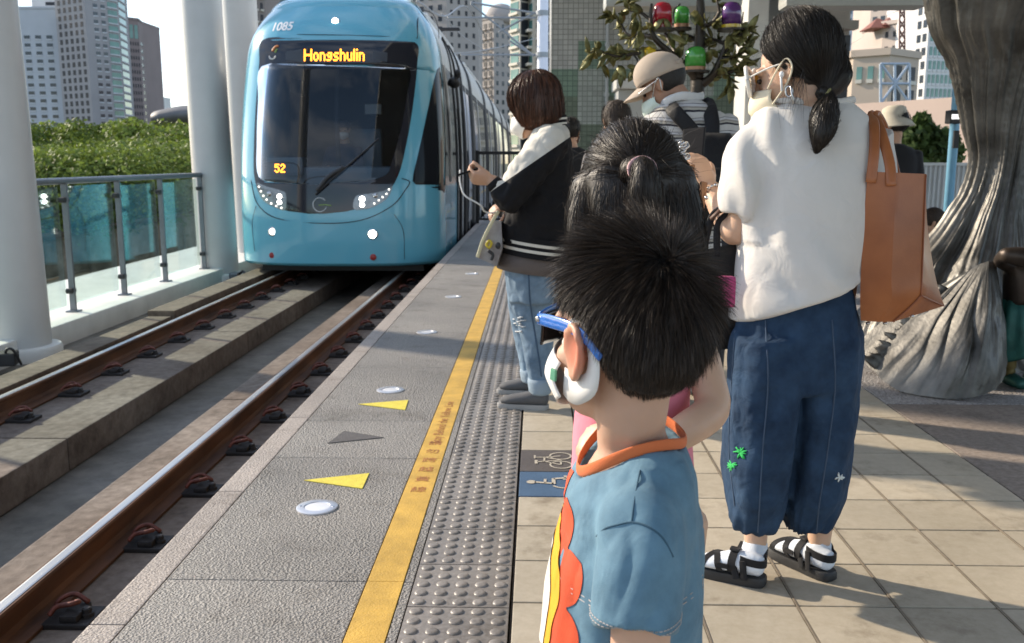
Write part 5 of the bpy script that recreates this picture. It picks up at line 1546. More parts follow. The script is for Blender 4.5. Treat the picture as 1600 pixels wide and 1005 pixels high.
def project(b, bvh, pts2d, fn, d, off=.0015, sub=True):
    """lay a flat outline on a surface: fn maps (a,b) to a start point, rays go along d"""
    bm = bmesh.new(); vs = [bm.verts.new((x, y, 0)) for x, y in pts2d]; f = bm.faces.new(vs)
    bmesh.ops.triangulate(bm, faces=bm.faces[:])
    for _ in range(3):
        bmesh.ops.subdivide_edges(bm, edges=bm.edges[:], cuts=1, use_grid_fill=True)
    bm.verts.index_update(); bm.verts.ensure_lookup_table()
    d = Vector(d).normalized(); res = []; ok = []
    for v in bm.verts:
        h = bvh.ray_cast(fn(v.co.x, v.co.y), d)
        ok.append(h[0] is not None); res.append(h[0] + h[1] * off * (1 if h[1].dot(d) < 0 else -1) if h[0] is not None else Vector())
    base = len(b.v); b.v.extend([tuple(q) for q in res])
    for fc in bm.faces:
        ids = [v.index for v in fc.verts]
        if all(ok[i] for i in ids): b.f.append(tuple(base + i for i in ids)); b.m.append(b.mi)
    # unused vertices are harmless; drop them
    bm.free()
def shoe(b, heel, toe, w, h, n=16):
    heel = Vector(heel); toe = Vector(toe); d = toe - heel; L = d.length; d.normalize()
    z = Vector((0, 0, 1))
    b.tube([heel + z * h * .5 - d * .0, heel + d * L * .25 + z * h * .5, heel + d * L * .55 + z * h * .40, heel + d * L * .8 + z * h * .32, heel + d * L * .97 + z * h * .24], [(w * .75, h * .5), (w * .88, h * .5), (w, h * .40), (w * .98, h * .32), (w * .6, h * .2)], n=n, k=4, ref=(0, 0, 1))
def sole(b, heel, toe, w, t, n=28, waist=.82):
    heel = Vector(heel); toe = Vector(toe); d = (toe - heel); L = d.length; d.normalize(); s = Vector((-d.y, d.x, 0))
    ol = []
    for k in range(n):
        a = 2 * math.pi * k / n; u = .5 - .5 * math.cos(a); sg = 1 if a < math.pi else -1
        ww = w * (abs(math.sin(a)) ** .45) * (waist + (1 - waist) * (abs(u - .42) * 2.2)) * (.85 + .15 * u)
        ol.append(heel + d * (L * u) + s * (sg * ww))
    r0 = [Vector((p.x, p.y, heel.z)) for p in ol]; c = sum(r0, Vector()) / n
    b.loft([[c + (p - c) * .97 for p in r0], [p + Vector((0, 0, t * .2)) for p in r0], [p + Vector((0, 0, t * .8)) for p in r0], [c + (p - c) * .97 + Vector((0, 0, t)) for p in r0]])
# ================================================================== BOY IN THE FOREGROUND
boy = thing('person', 'boy with spiky black hair and blue sunglasses in a blue t-shirt, nearest the viewer', 'person', (P(980, 480, 1.1).x, 1.1, 0))
bf = Vector((-.57, .81, .12)).normalized()
H = Head(P(974, 536, 1.08), bf, .89)
DB = 1.10
b = MB(); H.add(b, es=1.15)
nb = P(990, 735, DB)
b.tube([H.p(0, -.025, -.03), H.p(0, -.03, -.085), nb + Vector((-.004, 0, .045)), nb + Vector((0, 0, .012)), nb + Vector((0, 0, -.05))], [(.05, .05), (.042, .043), (.042, .043), (.052, .056), (.075, .10)], n=20)
hipz = .52
cxb = P(975, 950, DB).x
b.tube([nb, Vector((cxb, DB, .75)), Vector((cxb, DB, .62)), Vector((cxb, DB, .5))], [(.05, .05), (.11, .075), (.105, .07), (.11, .078)], n=20, ref=(1, 0, 0))
# left (near) arm and right arm
b.tube([P(1000, 790, 1.00), P(1003, 880, .965), P(1000, 1000, .95), P(985, 1120, .96), P(960, 1230, 1.0)], [.04, .037, .033, .03, .024], n=14)
hand(b, P(960, 1230, 1.0), (-.15, .05, -1), (0, 1, .1), 1, .72, (18, 22, 26, 30))
b.tube([P(1000, 770, 1.20), P(985, 880, 1.235), P(975, 990, 1.24), P(955, 1090, 1.22)], [.04, .036, .03, .024], n=14)
hand(b, P(955, 1090, 1.22), (-.2, -.1, -1), (0, -1, .1), -1, .72, (18, 22, 26, 30))
for sg in (-1, 1):
    b.tube([Vector((cxb, DB + sg * .055, .54)), Vector((cxb - .005, DB + sg * .06, .30)), Vector((cxb + .005, DB + sg * .06, .15)), Vector((cxb + .01, DB + sg * .06, .05))], [.06, .045, .04, .028], n=14)
M_bskin = skinmat('boy_skin', (.55, .34, .24))
nt, N_, L_n, b_ = nodes(M_bskin)
tcb = N_.new('ShaderNodeTexCoord'); last = b_.inputs['Base Color'].links[0].from_socket
for sg in (-1, 1):  # ears tinted red, sunlight glowing through them put into the colour
    ds = N_.new('ShaderNodeVectorMath'); ds.operation = 'DISTANCE'; ds.inputs[1].default_value = H.p(sg * .088, -.010, .0) - Vector(boy.location)
    mr = N_.new('ShaderNodeMapRange'); mr.inputs['From Min'].default_value = .012; mr.inputs['From Max'].default_value = .036; mr.inputs['To Min'].default_value = .85; mr.inputs['To Max'].default_value = 0
    mx = N_.new('ShaderNodeMix'); mx.data_type = 'RGBA'; mx.inputs['B'].default_value = (.56, .17, .10, 1)
    L_n.new(tcb.outputs['Object'], ds.inputs[0]); L_n.new(ds.outputs['Value'], mr.inputs['Value']); L_n.new(mr.outputs['Result'], mx.inputs['Factor']); L_n.new(last, mx.inputs['A']); last = mx.outputs['Result']
L_n.new(last, b_.inputs['Base Color'])
b.build('body', M_bskin, boy, True, remesh=.0052, sm_it=4)
H.eyes(boy)
# t-shirt
M_bshirt = cloth('faded_blue_jersey', (.105, .20, .275), (.135, .25, .335), weave=900, bump=.3, vs=30, crease=.22)
cc = P(990, 716, DB); cc.z = 0
def neckline(t, kx=1.0, ky=1.0, dz=0.0):
    return Vector((cc.x - (.068 if math.cos(t) > 0 else .061) * kx * math.cos(t), cc.y - .074 * ky * math.sin(t), .8595 - .020 * math.cos(t) - .0135 * math.cos(2 * t) + dz))
TT = np.linspace(0, 2 * math.pi, 44, endpoint=False) + math.pi
b = MB()
tops = [[neckline(t, .9, .9, -.012) for t in TT], [neckline(t, 1.0, 1.0, -.003) for t in TT], [neckline(t, 1.12, 1.3, -.014) for t in TT], [neckline(t, 1.25, 1.62, -.034) for t in TT]]
b.loft(tops + rings_px([(785, 886, 1097, .136), (850, 866, 1099, .145), (930, 853, 1096, .15), (1005, 847, 1090, .152), (1100, 842, 1090, .15), (1205, 838, 1090, .15)], DB, .14, 44, sq=2.3))
b.tube([P(1002, 782, 1.03), P(1003, 830, .985), P(1000, 900, .955), P(994, 984, .935)], [(.048, .05), (.047, .05), (.045, .048), (.0455, .046)], n=24, ref=(1, 0, 0), rcap=False)
b.tube([P(1000, 770, 1.17), P(990, 850, 1.22), P(985, 930, 1.24)], [(.05, .05), (.05, .048), (.048, .046)], n=24, ref=(1, 0, 0), rcap=False)
def bfold(x, y, z): return 1.0 if z < .86 else .3
ffn = foldfn(.009, (13, 13, 6), 3.1, .009, (22, 22, 8), bfold)
bs = b.build('t_shirt', M_bshirt, boy, True, remesh=.0048, sm_it=7, fn=ffn)
bvh = world_bvh(bs)
# orange collar
M_orangerib = cloth('orange_rib', (.62, .16, .055), weave=500, bump=.3, var=.08)
cpath = [neckline(t, 1.0, 1.0, .002) for t in np.linspace(0, 2 * math.pi, 49)]
b = MB(); b.tube(cpath, [(.0022, .0068)] * len(cpath), n=12, k=1, ref=(0, 0, 1), cap=False); b.build('collar', M_orangerib, boy, True)
# stitching round the sleeve hem and seams
M_thread = pm('pale_thread', (.45, .40, .38), .8, var=.1)
b = MB()
def ringstitch(y, D, r_, w):
    c = P(997, y, D); pts = []
    for t in np.linspace(0, 2 * math.pi, 61):
        q = c + Vector((math.cos(t), math.sin(t), .0)) * .2
        h = bvh.ray_cast(q, (c - q).normalized())
        if h[0]: pts.append(h[0] + h[1] * .0004)
    for i in range(0, len(pts) - 1): b.tube([pts[i], pts[i].lerp(pts[i + 1], .62)], w, n=5, k=1, rcap=False)
ringstitch(958, .94, 0, .0007); ringstitch(966, .939, 0, .0007)
st = b.build('hem_stitch', M_thread, boy); st['kind'] = 'stuff'
M_seamb = cloth('dark_blue_seam', (.05, .11, .16))
b = MB()
def seam_px(pix, r_=.0011):
    pts = []
    o = Vector((0, 0, CAM_H))
    for x, y in pix:
        h = bvh.ray_cast(o, ray(x, y).normalized())
        if h[0]: pts.append(h[0] - ray(x, y).normalized() * .0004)
    if len(pts) > 2: b.tube(pts, r_, n=6, k=3)
seam_px([(1000, 735), (995, 760), (990, 790), (987, 815)]); seam_px([(932, 838), (945, 826), (965, 820), (987, 816), (1010, 822), (1035, 840), (1052, 870)])
b.build('shirt_seam', M_seamb, boy, True)
# flower print on the chest (petals, yellow disc, white centre), laid on the cloth
M_pet = cloth('orange_red_print', (.58, .075, .025), rough=.6, var=.12, vs=40); M_yel = cloth('yellow_print', (.72, .36, .02), rough=.6, var=.08, vs=40); M_wht = cloth('white_print', (.66, .64, .58), rough=.6, var=.05)
fz = P(870, 952, 1.02).z; fy = DB + .012
def circ(cy, cz, r_, n=26): return [(cy + r_ * math.cos(a), cz + r_ * math.sin(a)) for a in np.linspace(0, 2 * math.pi, n, endpoint=False)]
stp = lambda a_, c_: Vector((-1.0, a_, c_))
b = MB(); out = []
for k in range(240):
    a = 2 * math.pi * k / 240; out.append((fy + (.112 + .030 * abs(math.sin(a * 5 + .6)) ** .75) * math.cos(a), fz + (.100 + .034 * abs(math.sin(a * 5 + .6)) ** .6) * math.sin(a)))
project(b, bvh, out, stp, (1, 0, 0), .0012); b.build('print_petals', M_pet, boy, True)
b = MB(); project(b, bvh, [(fy + (.098 + .004 * math.sin(7 * a)) * math.cos(a), fz + .088 * math.sin(a)) for a in np.linspace(0, 6.283, 90, endpoint=False)], stp, (1, 0, 0), .0024); b.build('print_disc', M_yel, boy, True)
b = MB(); project(b, bvh, circ(fy, fz - .015, .072, 60), stp, (1, 0, 0), .0036); b.build('print_centre', M_wht, boy, True)
# shorts, shoes (below the frame)
M_short = cloth('dark_grey_shorts', (.06, .06, .07))
b = MB(); b.tube([Vector((cxb, DB, .60)), Vector((cxb, DB, .5))], [(.14, .095), (.14, .10)], n=24, k=3, ref=(1, 0, 0))
for sg in (-1, 1): b.tube([Vector((cxb, DB + sg * .06, .54)), Vector((cxb, DB + sg * .068, .40)), Vector((cxb, DB + sg * .068, .30))], [.07, .07, .07], n=20)
b.build('shorts', M_short, boy, True, remesh=.01, sm_it=5)
for sg in (-1, 1):
    b = MB(); shoe(b, (cxb + .05, DB + sg * .06, .004), (cxb - .14, DB + sg * .065, .004), .036, .07); b.build('shoe', M_short, boy, True)

# hair: dark cap plus thousands of separate strands growing from a whorl
M_bhair = hairmat('boy_black_hair', (.014, .0105, .0085), (.072, .048, .034), .5)
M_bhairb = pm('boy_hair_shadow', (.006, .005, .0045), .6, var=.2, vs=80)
hc = H.p(0, -.014, .036); hr = np.array([.085, .106, .108]) * H.s
Mh = np.array(H.M)
b = MB(); b.ell(hc, tuple(hr * 1.04), H.M, 72, 52)
def hlim(q):
    l_, f_, u_ = q
    az = math.atan2(abs(l_), -f_)             # 0 at the back
    return float(np.interp(az, [0, .8, 1.1, 1.3, 1.5, 1.85, 2.1, 2.6, 3.2], [-.80, -.78, -.60, -.32, .02, .10, .02, .34, .40]))
def hairline(q):
    """q in head axes (left, fwd, up) on unit sphere: True where hair grows"""
    return q[2] > hlim(q)
def cut(co, no):
    inv = np.linalg.inv(Mh); q = (co - np.array(hc)) @ inv.T / hr
    out = co.copy()
    for i in range(len(co)):
        n_ = q[i] / np.linalg.norm(q[i])
        if not hairline(n_ + np.array([0, 0, -.10 + .05 * mnoise.noise(Vector(n_ * 8))])): out[i] = np.array(hc) + (co[i] - np.array(hc)) * .72
    return out
b.build('hair_cap', M_bhairb, boy, True, fn=cut)
N = 34000
q = RNG.normal(size=(N * 3, 3)); q /= np.linalg.norm(q, axis=1, keepdims=True)
q = np.array([a for a in q if a[2] > hlim(a) + .07 * mnoise.noise(Vector(a * 9)) + abs(RNG.normal(0, .07))])[:N]; N = len(q)
lim = np.array([hlim(a) for a in q])[:, None]
wh = np.array([-.10, -.50, .86]); wh /= np.linalg.norm(wh)
root = q * hr
nrm = q / hr; nrm /= np.linalg.norm(nrm, axis=1, keepdims=True)
tan = q - wh * (q @ wh)[:, None]; tl = np.linalg.norm(tan, axis=1, keepdims=True); tan = tan / np.maximum(tl, .05)
tan -= nrm * np.sum(tan * nrm, axis=1, keepdims=True)
swirl = np.cross(nrm, np.broadcast_to(wh, nrm.shape))
upc = np.clip(q[:, 2:3], 0, 1); dT = np.array([0, 0, -1.0]) - nrm * (-nrm[:, 2:3])
tan = tan * (.40 + .60 * upc) + dT * .85 * (1 - upc); tan /= np.maximum(np.linalg.norm(tan, axis=1, keepdims=True), .05)
tan = tan + swirl * .45 * np.exp(-tl * 1.6)
cl = np.array([[mnoise.noise(Vector(a * 4.5) + Vector((0, 0, k * 17.0))) for k in range(3)] for a in q]); cl2 = np.array([[mnoise.noise(Vector(a * 13) + Vector((3, 0, k * 9.0))) for k in range(3)] for a in q]); cl3 = np.array([[mnoise.noise(Vector(a * 34) + Vector((7, 0, k * 5.0))) for k in range(3)] for a in q])
down = np.array([0, 0, -1.0])
upn = q[:, 2:3]
edge = np.clip((upn - lim) / .55, 0, 1)
L = (.016 + .035 * edge) * RNG.uniform(.55, 1.15, (N, 1)) * np.clip(.70 + .42 * upn, .45, 1.15)
K = 8; paths = [root]
stand = .16 + .54 * np.clip(edge, 0, 1) * np.clip(.45 + .9 * upn, .15, 1.25)
d = nrm * stand + tan * .9 + cl * .5 + cl2 * .42 + cl3 * .24 + RNG.normal(0, .09, (N, 3))
for k in range(1, K):
    dd = d + down * (.08 + .11 * k) * np.clip(1.15 - upn, .3, 1.6) + tan * .05 * k - nrm * .035 * k * (1 - edge * .6)
    dd /= np.linalg.norm(dd, axis=1, keepdims=True)
    paths.append(paths[-1] + dd * L / (K - 1))
pw_ = np.stack(paths, axis=1) @ Mh.T + np.array(hc)
hm = ribbons(pw_, RNG.uniform(.0004, .00095, N), .2)
link('hair', hm, M_bhair, boy, True)
# mask
M_maskw = cloth('white_mask_fabric', (.72, .71, .69), weave=1200, bump=.1, var=.03, rough=.7)
def face_mask(Hd, mat, parent, strap=True, top=-.022, sc=1.0, full=True):
    rows = []
    for v in np.linspace(0, 1, 16):
        row = []
        for u_ in np.linspace(-1, 1, 29):
            az = u_ * R(74)
            zz = (top + .004 * math.cos(az)) * (1 - v) + (-.118 + .03 * (1 - math.cos(az))) * v - (.012 * abs(u_) * (1 - v) - .018 * abs(u_) * v)
            bul = math.sin(math.pi * v) * .018 + .006
            rx = .069 + bul * .3; ry = (.084 + bul) * (1 - .26 * max(0, v - .55) / .45)
            ridge = .010 * math.exp(-(u_ * 5) ** 2)
            row.append(Hd.p(rx * math.sin(az), .018 + (ry + ridge) * math.cos(az), zz))
        rows.append(row)
    b = MB(); b.loft(rows, close=False); o = b.build('face_mask', mat, parent, True, solid=.0015)
    return o
mk = face_mask(H, M_maskw, boy)
for sg in (-1, 1):
    # broad ear loops cut from the mask cloth
    rows = []
    loop_o = [(.066, .046, -.004), (.074, .020, .036), (.080, -.012, .048), (.080, -.046, .012), (.076, -.046, -.040), (.072, -.014, -.070), (.066, .016, -.080), (.062, .040, -.076)]
    loop_i = [(.068, .034, -.018), (.075, .012, .020), (.081, -.010, .030), (.082, -.028, .006), (.079, -.026, -.020), (.074, -.008, -.032), (.069, .016, -.036), (.067, .034, -.036)]
    o_ = crom([list(H.p(sg * x, y, z)) for x, y, z in loop_o], 5); i_ = crom([list(H.p(sg * x, y, z)) for x, y, z in loop_i], 5)
    b = MB(); b.loft([[Vector(a) for a in o_], [Vector((a + c) / 2) + H.l * sg * .0002 for a, c in zip(o_, i_)], [Vector(a) for a in i_]], close=False); b.build('mask_ear_loop', M_maskw, boy, True, solid=.0006)
b = MB(); b.box(H.p(.0745, .048, -.05), (.003, .010, .014), H.M, .001); b.build('mask_mark', pm('green_mark', (.10, .32, .20), .6, var=.2, vs=90), boy)
# sunglasses
M_blueplastic = pm('blue_plastic', (.02, .14, .52), .22, var=.12, vs=60, coat=.4, bump=.2, bs=90, bd=.002)
M_lensd = pm('dark_lens', (.008, .008, .01), .06, var=0)
for sg in (-1, 1):
    b = MB(); b.tube([H.p(sg * .071, .097, .014), H.p(sg * .080, .056, .022), H.p(sg * .086, .0, .028), H.p(sg * .087, -.03, .022), H.p(sg * .084, -.056, .006)], [(.0022, .0070), (.0022, .0080), (.0022, .0072), (.0022, .006), (.002, .005)], n=12, k=5, ref=H.u); b.build('glasses_arm', M_blueplastic, boy, True)
    b = MB(); rows = []
    for v in np.linspace(0, 1, 9):
        rows.append([H.p(sg * (.008 + .060 * u_), .110 - .020 * u_ ** 2, .022 - .046 * v * (1 - .12 * abs(u_ - .5)) ) for u_ in np.linspace(0, 1, 12)])
    b.loft(rows, close=False); b.build('lens', M_lensd, boy, True, solid=.003)
b = MB(); b.tube([H.p(-.070, .094, .020), H.p(-.03, .112, .024), H.p(0, .114, .022), H.p(.03, .112, .024), H.p(.070, .094, .020)], [(.0025, .005)] * 5, n=8, k=4, ref=H.u); gl = b.build('glasses_front', M_blueplastic, boy, True)
b = MB(); b.lathe(H.p(.0735, .092, .0155), [(.0036, 0), (.0036, .003), (.002, .0035)], 12, H.l); b.build('hinge_screw', M_steel, boy, True)

# ================================================================== GIRL BEHIND HIM
GD = 1.47
girl = thing('person', 'girl with half tied black hair and a pink sleeveless top, just behind the boy', 'person', (P(985, 600, GD).x, GD, 0))
HG = Head(P(984, 303, GD), (-.30, .93, -.12), .83)
b = MB(); HG.add(b)
ng = P(990, 425, GD)
b.tube([HG.p(0, -.02, -.05), ng + Vector((0, 0, .01)), P(992, 470, GD)], [.05, .046, .07], n=16)
b.loft(rings_px([(430, 930, 1052, .05), (455, 905, 1078, .07), (520, 905, 1075, .085), (640, 912, 1068, .085), (760, 915, 1065, .085), (860, 910, 1072, .09)], GD, .08, 32))
b.tube([P(1062, 470, GD), P(1086, 530, 1.455), P(1106, 595, 1.42), P(1112, 640, 1.39), P(1078, 668, 1.35), P(1040, 688, 1.35), P(1005, 692, 1.35)], [.032, .030, .028, .028, .027, .024, .020], n=14)
hand(b, P(1000, 690, 1.35), (-1, .05, .10), (0, .6, -.8), 1, .74, (48, 50, 52, 54), thumb=(.2, .9, .3))
b.tube([P(920, 470, GD + .02), P(925, 560, GD + .08), P(940, 640, 1.60), P(985, 680, 1.66)], [.030, .028, .026, .020], n=14)
hand(b, P(985, 680, 1.66), (1, .0, .1), (0, -1, 0), -1, .74, (30, 32, 36, 40))
gx = P(990, 800, GD).x
for sg in (-1, 1): b.tube([Vector((gx + sg * .055, GD, .62)), Vector((gx + sg * .055, GD, .34)), Vector((gx + sg * .055, GD, .06))], [.068, .048, .03], n=14)
b.build('body', M_skin2, girl, True, remesh=.0055, sm_it=4)
HG.eyes(girl)
M_pink = cloth('pink_jersey', (.70, .20, .27), (.78, .27, .34), weave=800, crease=.2)
b = MB(); b.loft(rings_px([(440, 938, 1044, .056), (462, 912, 1068, .082), (520, 898, 1078, .098), (620, 900, 1076, .10), (720, 896, 1080, .10), (800, 893, 1085, .105)], GD, .09, 40, sq=2.3))
b.build('top', M_pink, girl, True, remesh=.006, sm_it=5, fn=foldfn(.006, (14, 14, 8), 1.0))
b = MB(); b.loft(rings_px([(795, 900, 1078, .10), (860, 894, 1085, .11), (960, 890, 1090, .12)], GD, .11, 36)); b.build('shorts', cloth('navy_cotton', (.03, .04, .08)), girl, True)
for sg in (-1, 1):
    b = MB(); shoe(b, (gx + sg * .055, GD - .05, .003), (gx + sg * .06 - .05, GD + .14, .003), .038, .07); b.build('shoe', MATS['offwhite_sheet'], girl, True)
# hair mass: crown, half ponytail, long fall over the shoulders
M_ghair = hairbase('girl_black_hair', (.010, .0075, .006), (.03, .02, .014), (1, 1, .12), 210, .5, .4)
M_ghs = hairmat('girl_loose_strands', (.012, .009, .007), (.045, .029, .02), .5)
b = MB()
HG.ell(b, (0, -.016, .034), (.088, .108, .102), nu=40, nv=28)
b.tube([HG.p(0, -.05, .03), HG.p(0, -.085, -.06), HG.p(0, -.10, -.16), HG.p(0, -.09, -.25)], [(.088, .05), (.088, .04), (.082, .032), (.06, .02)], n=28, ref=HG.f)
b.tube([HG.p(.06, .03, .02), HG.p(.085, .02, -.06), HG.p(.082, .0, -.16), HG.p(.07, -.01, -.24)], [.035, .03, .028, .012], n=14)
b.tube([HG.p(-.06, .03, .02), HG.p(-.085, .02, -.06), HG.p(-.082, .0, -.16), HG.p(-.07, -.01, -.24)], [.035, .03, .028, .012], n=14)
gh = b.build('hair', M_ghair, girl, True, remesh=.006, sm_it=6)
tie = HG.p(-.02, -.132, .028)
tie = P(1000, 266, GD - .108)
b = MB(); b.tube([tie + HG.f * .02, tie - HG.f * .012, tie - HG.f * .018 + Vector((0, 0, -.03)), tie - HG.f * .005 + Vector((.005, 0, -.10)), tie + HG.f * .01 + Vector((.005, 0, -.17))], [.024, .017, .024, .026, .008], n=18, k=5); gp_ = b.build('half_ponytail', M_ghair, girl, True)
b = MB(); rp_ = [tie - HG.f * .008 + HG.l * (.021 * math.cos(t)) + HG.u * (.017 * math.sin(t)) for t in np.linspace(0, 2 * math.pi, 25)]; b.tube(rp_, .0028, n=8, k=1, cap=False); b.build('hair_tie', cloth('pale_pink_elastic', (.62, .38, .38)), girl, True)
tiev = np.array(tie)
def gdir(p, n_):
    p = np.array(p)
    if p[2] > tiev[2] - .015:
        d = tiev - p; return d / max(np.linalg.norm(d), 1e-6)
    return np.array([0, 0, -1.0])
link('hair_strand_layer', flow_strands(gh, 9000, .085, .0007, gdir, .004, 7, .004), M_ghs, girl, True)
def fly(name, Hd, n, rad, parent, mat, L=.06):
    q = RNG.normal(size=(n, 3)); q /= np.linalg.norm(q, axis=1, keepdims=True); q[:, 2] = np.abs(q[:, 2]) * 1.0 - .25
    q /= np.linalg.norm(q, axis=1, keepdims=True)
    root = q * np.array(rad) * Hd.s; d = q * .5 + RNG.normal(0, .7, (n, 3)) + np.array([0, -.2, -.3]); d /= np.linalg.norm(d, axis=1, keepdims=True)
    ps = [root]; 
    bend = RNG.normal(0, .25, (n, 3))
    for k in range(6): 
        d = d + bend * .3 - q * .1 * k * .3 + np.array([0, 0, -.06]); d /= np.linalg.norm(d, axis=1, keepdims=True); ps.append(ps[-1] + d * L * RNG.uniform(.5, 1.2, (n, 1)) / 6)
    w_ = np.stack(ps, axis=1) @ np.array(Hd.M).T + np.array(Hd.p(0, -.016, .034))
    link(name, ribbons(w_, np.full(n, .0006)), mat, parent, True)
fly('flyaway_hair', HG, 260, (.088, .108, .102), girl, M_ghs)
def pdir(p, n_): return np.array([0.02, 0, -1.0])
link('hair_strand_layer', flow_strands(gp_, 1800, .08, .0007, pdir, .003, 6, .006), M_ghs, girl, True)
# ================================================================== WOMAN IN THE WHITE SHIRT
WDT = 2.60
wo = thing('person', 'woman in white shirt and baggy dark blue jeans with a low ponytail, holding a phone', 'person', (P(1240, 880, 2.55).x, 2.55, 0))
HW = Head(P(1242, 116, WDT), (-.82, .53, -.20), 1.03)
b = MB(); HW.add(b)
nk = P(1262, 180, WDT)
b.tube([HW.p(0, -.02, -.03), HW.p(0, -.035, -.09), nk, nk + Vector((.0, 0, -.06))], [.055, .05, .055, .08], n=18)
b.loft(rings_px([(178, 1225, 1305, .05), (200, 1185, 1352, .07), (300, 1180, 1355, .09), (400, 1180, 1345, .09), (500, 1165, 1330, .1)], WDT, .09, 28))
# left arm: upper arm down, forearm forward and up to the phone
SL, EL, WR = P(1192, 225, 2.58), P(1152, 362, 2.60), P(1108, 292, 2.74)
b.tube([SL, P(1172, 300, 2.59), EL, P(1132, 335, 2.66), WR], [.048, .045, .040, .038, .026], n=16, k=5)
hand(b, WR, Vector((-.35, .28, .9)), Vector((-.55, .75, -.35)), -1, .98, (52, 50, 48, 46), thumb=(.75, .55, .2))
SR, ER, WRr = P(1362, 225, 2.62), P(1368, 372, 2.70), P(1320, 392, 2.86)
b.tube([SR, P(1370, 300, 2.63), ER, WRr], [.048, .044, .038, .026], n=16, k=5)
hand(b, WRr, (-.8, .3, .2), (0, .3, -1), -1, .95, (50, 52, 54, 56))
AL, AR = G(1178, 897), G(1277, 893)
for kx, (px, A) in enumerate(((1180, AL), (1268, AR))):
    b.tube([P(px + (8 if kx == 0 else 2), 700, WDT), Vector((A.x, A.y, .24)), Vector((A.x, A.y, .10)), Vector((A.x, A.y, .05))], [.052, .043, .033, .032], n=14)
b.build('body', M_skin2, wo, True, remesh=.0058, sm_it=3)
HW.eyes(wo)
# shirt
M_wshirt = cloth('white_cotton', (.62, .60, .57), weave=650, bump=.15, vs=12, var=.02, crease=.22, rough=.85)
b = MB()
b.loft(rings_px([(161, 1208, 1328, .062, WDT, .004), (174, 1188, 1350, .085), (190, 1172, 1368, .10), (225, 1166, 1378, .125), (280, 1166, 1379, .14), (340, 1158, 1372, .15), (400, 1147, 1362, .165), (425, 1142, 1355, .172, WDT, .025), (450, 1138, 1352, .180, WDT, .058), (461, 1138, 1350, .182, WDT, .068), (464, 1150, 1340, .16, WDT, .068)], WDT, .12, 52, sq=2.25))
b.tube([P(1196, 205, 2.60), P(1178, 255, 2.59), P(1162, 300, 2.59), P(1154, 338, 2.59)], [(.058, .06), (.076, .078), (.072, .078), (.056, .068)], n=26, ref=(0, 1, 0), rcap=False)
b.tube([P(1366, 205, 2.60), P(1372, 260, 2.62), P(1374, 320, 2.65)], [(.05, .07), (.045, .075), (.04, .07)], n=22, ref=(0, 1, 0), rcap=False)
def drape(co, no):
    out = co.copy()
    for i in range(len(co)):
        x, y, z = co[i]
        # folds hang from the shoulders and pull diagonally towards the bag
        u = x * .75 + z * .62
        hemk = max(0, min(1, (z - .80 - (x - .58) * .22) / .05))
        h = .016 * mnoise.noise((x * 5, y * 5, z * 2.0)) + .017 * math.sin(u * 30 + 3.5 * mnoise.noise((x * 4, y * 4, z * 4))) * max(0, min(1, (1.08 - z) * 3))
        h += .010 * abs(mnoise.noise((x * 12 + z * 6, y * 12, z * 4)))
        sl = max(0, 1 - abs(x - .56) / .11) * (1 if z > .98 else 0)
        h += .012 * math.sin((x * 70 + z * 12 + 2 * mnoise.noise((x * 6, z * 6, 0)))) * sl
        h *= hemk
        out[i] += no[i] * h
    return out
b.build('shirt', M_wshirt, wo, True, remesh=.0085, sm_it=6, fn=drape)
b = MB(); hem = []
# standing collar edge and sleeve hem
for t in np.linspace(0, 2 * math.pi, 40): 
    c = (P(1208, 160, WDT) + P(1328, 158, WDT)) / 2
    hem.append(c + Vector((.112 * math.cos(t), .064 * math.sin(t), .004 * math.cos(2 * t) + .004 * mnoise.noise((t * 2, 0, 0)))))
b.tube(hem, [(.005, .009)] * len(hem), n=8, k=1, cap=False); b.build('collar', M_wshirt, wo, True)
# jeans: balloon legs gathered at the hem
M_denim = cloth('dark_blue_denim', (.010, .028, .066), (.028, .062, .12), weave=420, bump=.35, var=.35, vs=9, crease=.45, sheen=0, rough=.85)
M_denim2 = cloth('denim_stitching', (.05, .08, .13), weave=300)
b = MB()
b.loft(rings_px([(430, 1160, 1330, .12), (470, 1154, 1335, .13), (510, 1146, 1341, .14), (560, 1140, 1342, .145), (600, 1138, 1338, .14)], 2.58, .14, 44, sq=2.4))
b.loft(rings_px([(520, 1146, 1246, .12), (580, 1140, 1246, .125), (650, 1134, 1240, .125), (720, 1132, 1234, .12), (770, 1136, 1228, .105), (800, 1140, 1222, .085), (818, 1148, 1214, .064, 2.53), (824, 1152, 1211, .055, 2.53)], 2.54, .12, 40, sq=2.4))
b.loft(rings_px([(520, 1238, 1342, .12), (580, 1238, 1341, .125), (650, 1234, 1334, .125), (720, 1230, 1325, .12), (770, 1226, 1316, .105), (800, 1221, 1308, .085), (820, 1227, 1299, .066, 2.57), (826, 1230, 1296, .058, 2.57)], 2.58, .12, 40, sq=2.4))
def jfold(co, no):
    out = co.copy()
    for i in range(len(co)):
        x, y, z = co[i]
        h = .017 * mnoise.noise((x * 9 + 3, y * 9, z * 2.6)) + .010 * mnoise.noise((x * 20, y * 20, z * 8)) + .004 * abs(mnoise.noise((x * 45, y * 45, z * 20)))
        if z < .30: h += .006 * math.sin(math.atan2(y - 2.55, x - (.58 if x < .68 else .74)) * 16) * (.30 - z) / .2
        out[i] += no[i] * h
    return out
jn = b.build('jeans', M_denim, wo, True, remesh=.0078, sm_it=5, fn=jfold)
jb = world_bvh(jn)
def on_surf(bv, px, py, lift=.002):
    d = ray(px, py).normalized(); h = bv.ray_cast(Vector((0, 0, CAM_H)), d)
    return (h[0] - d * lift) if h[0] else None
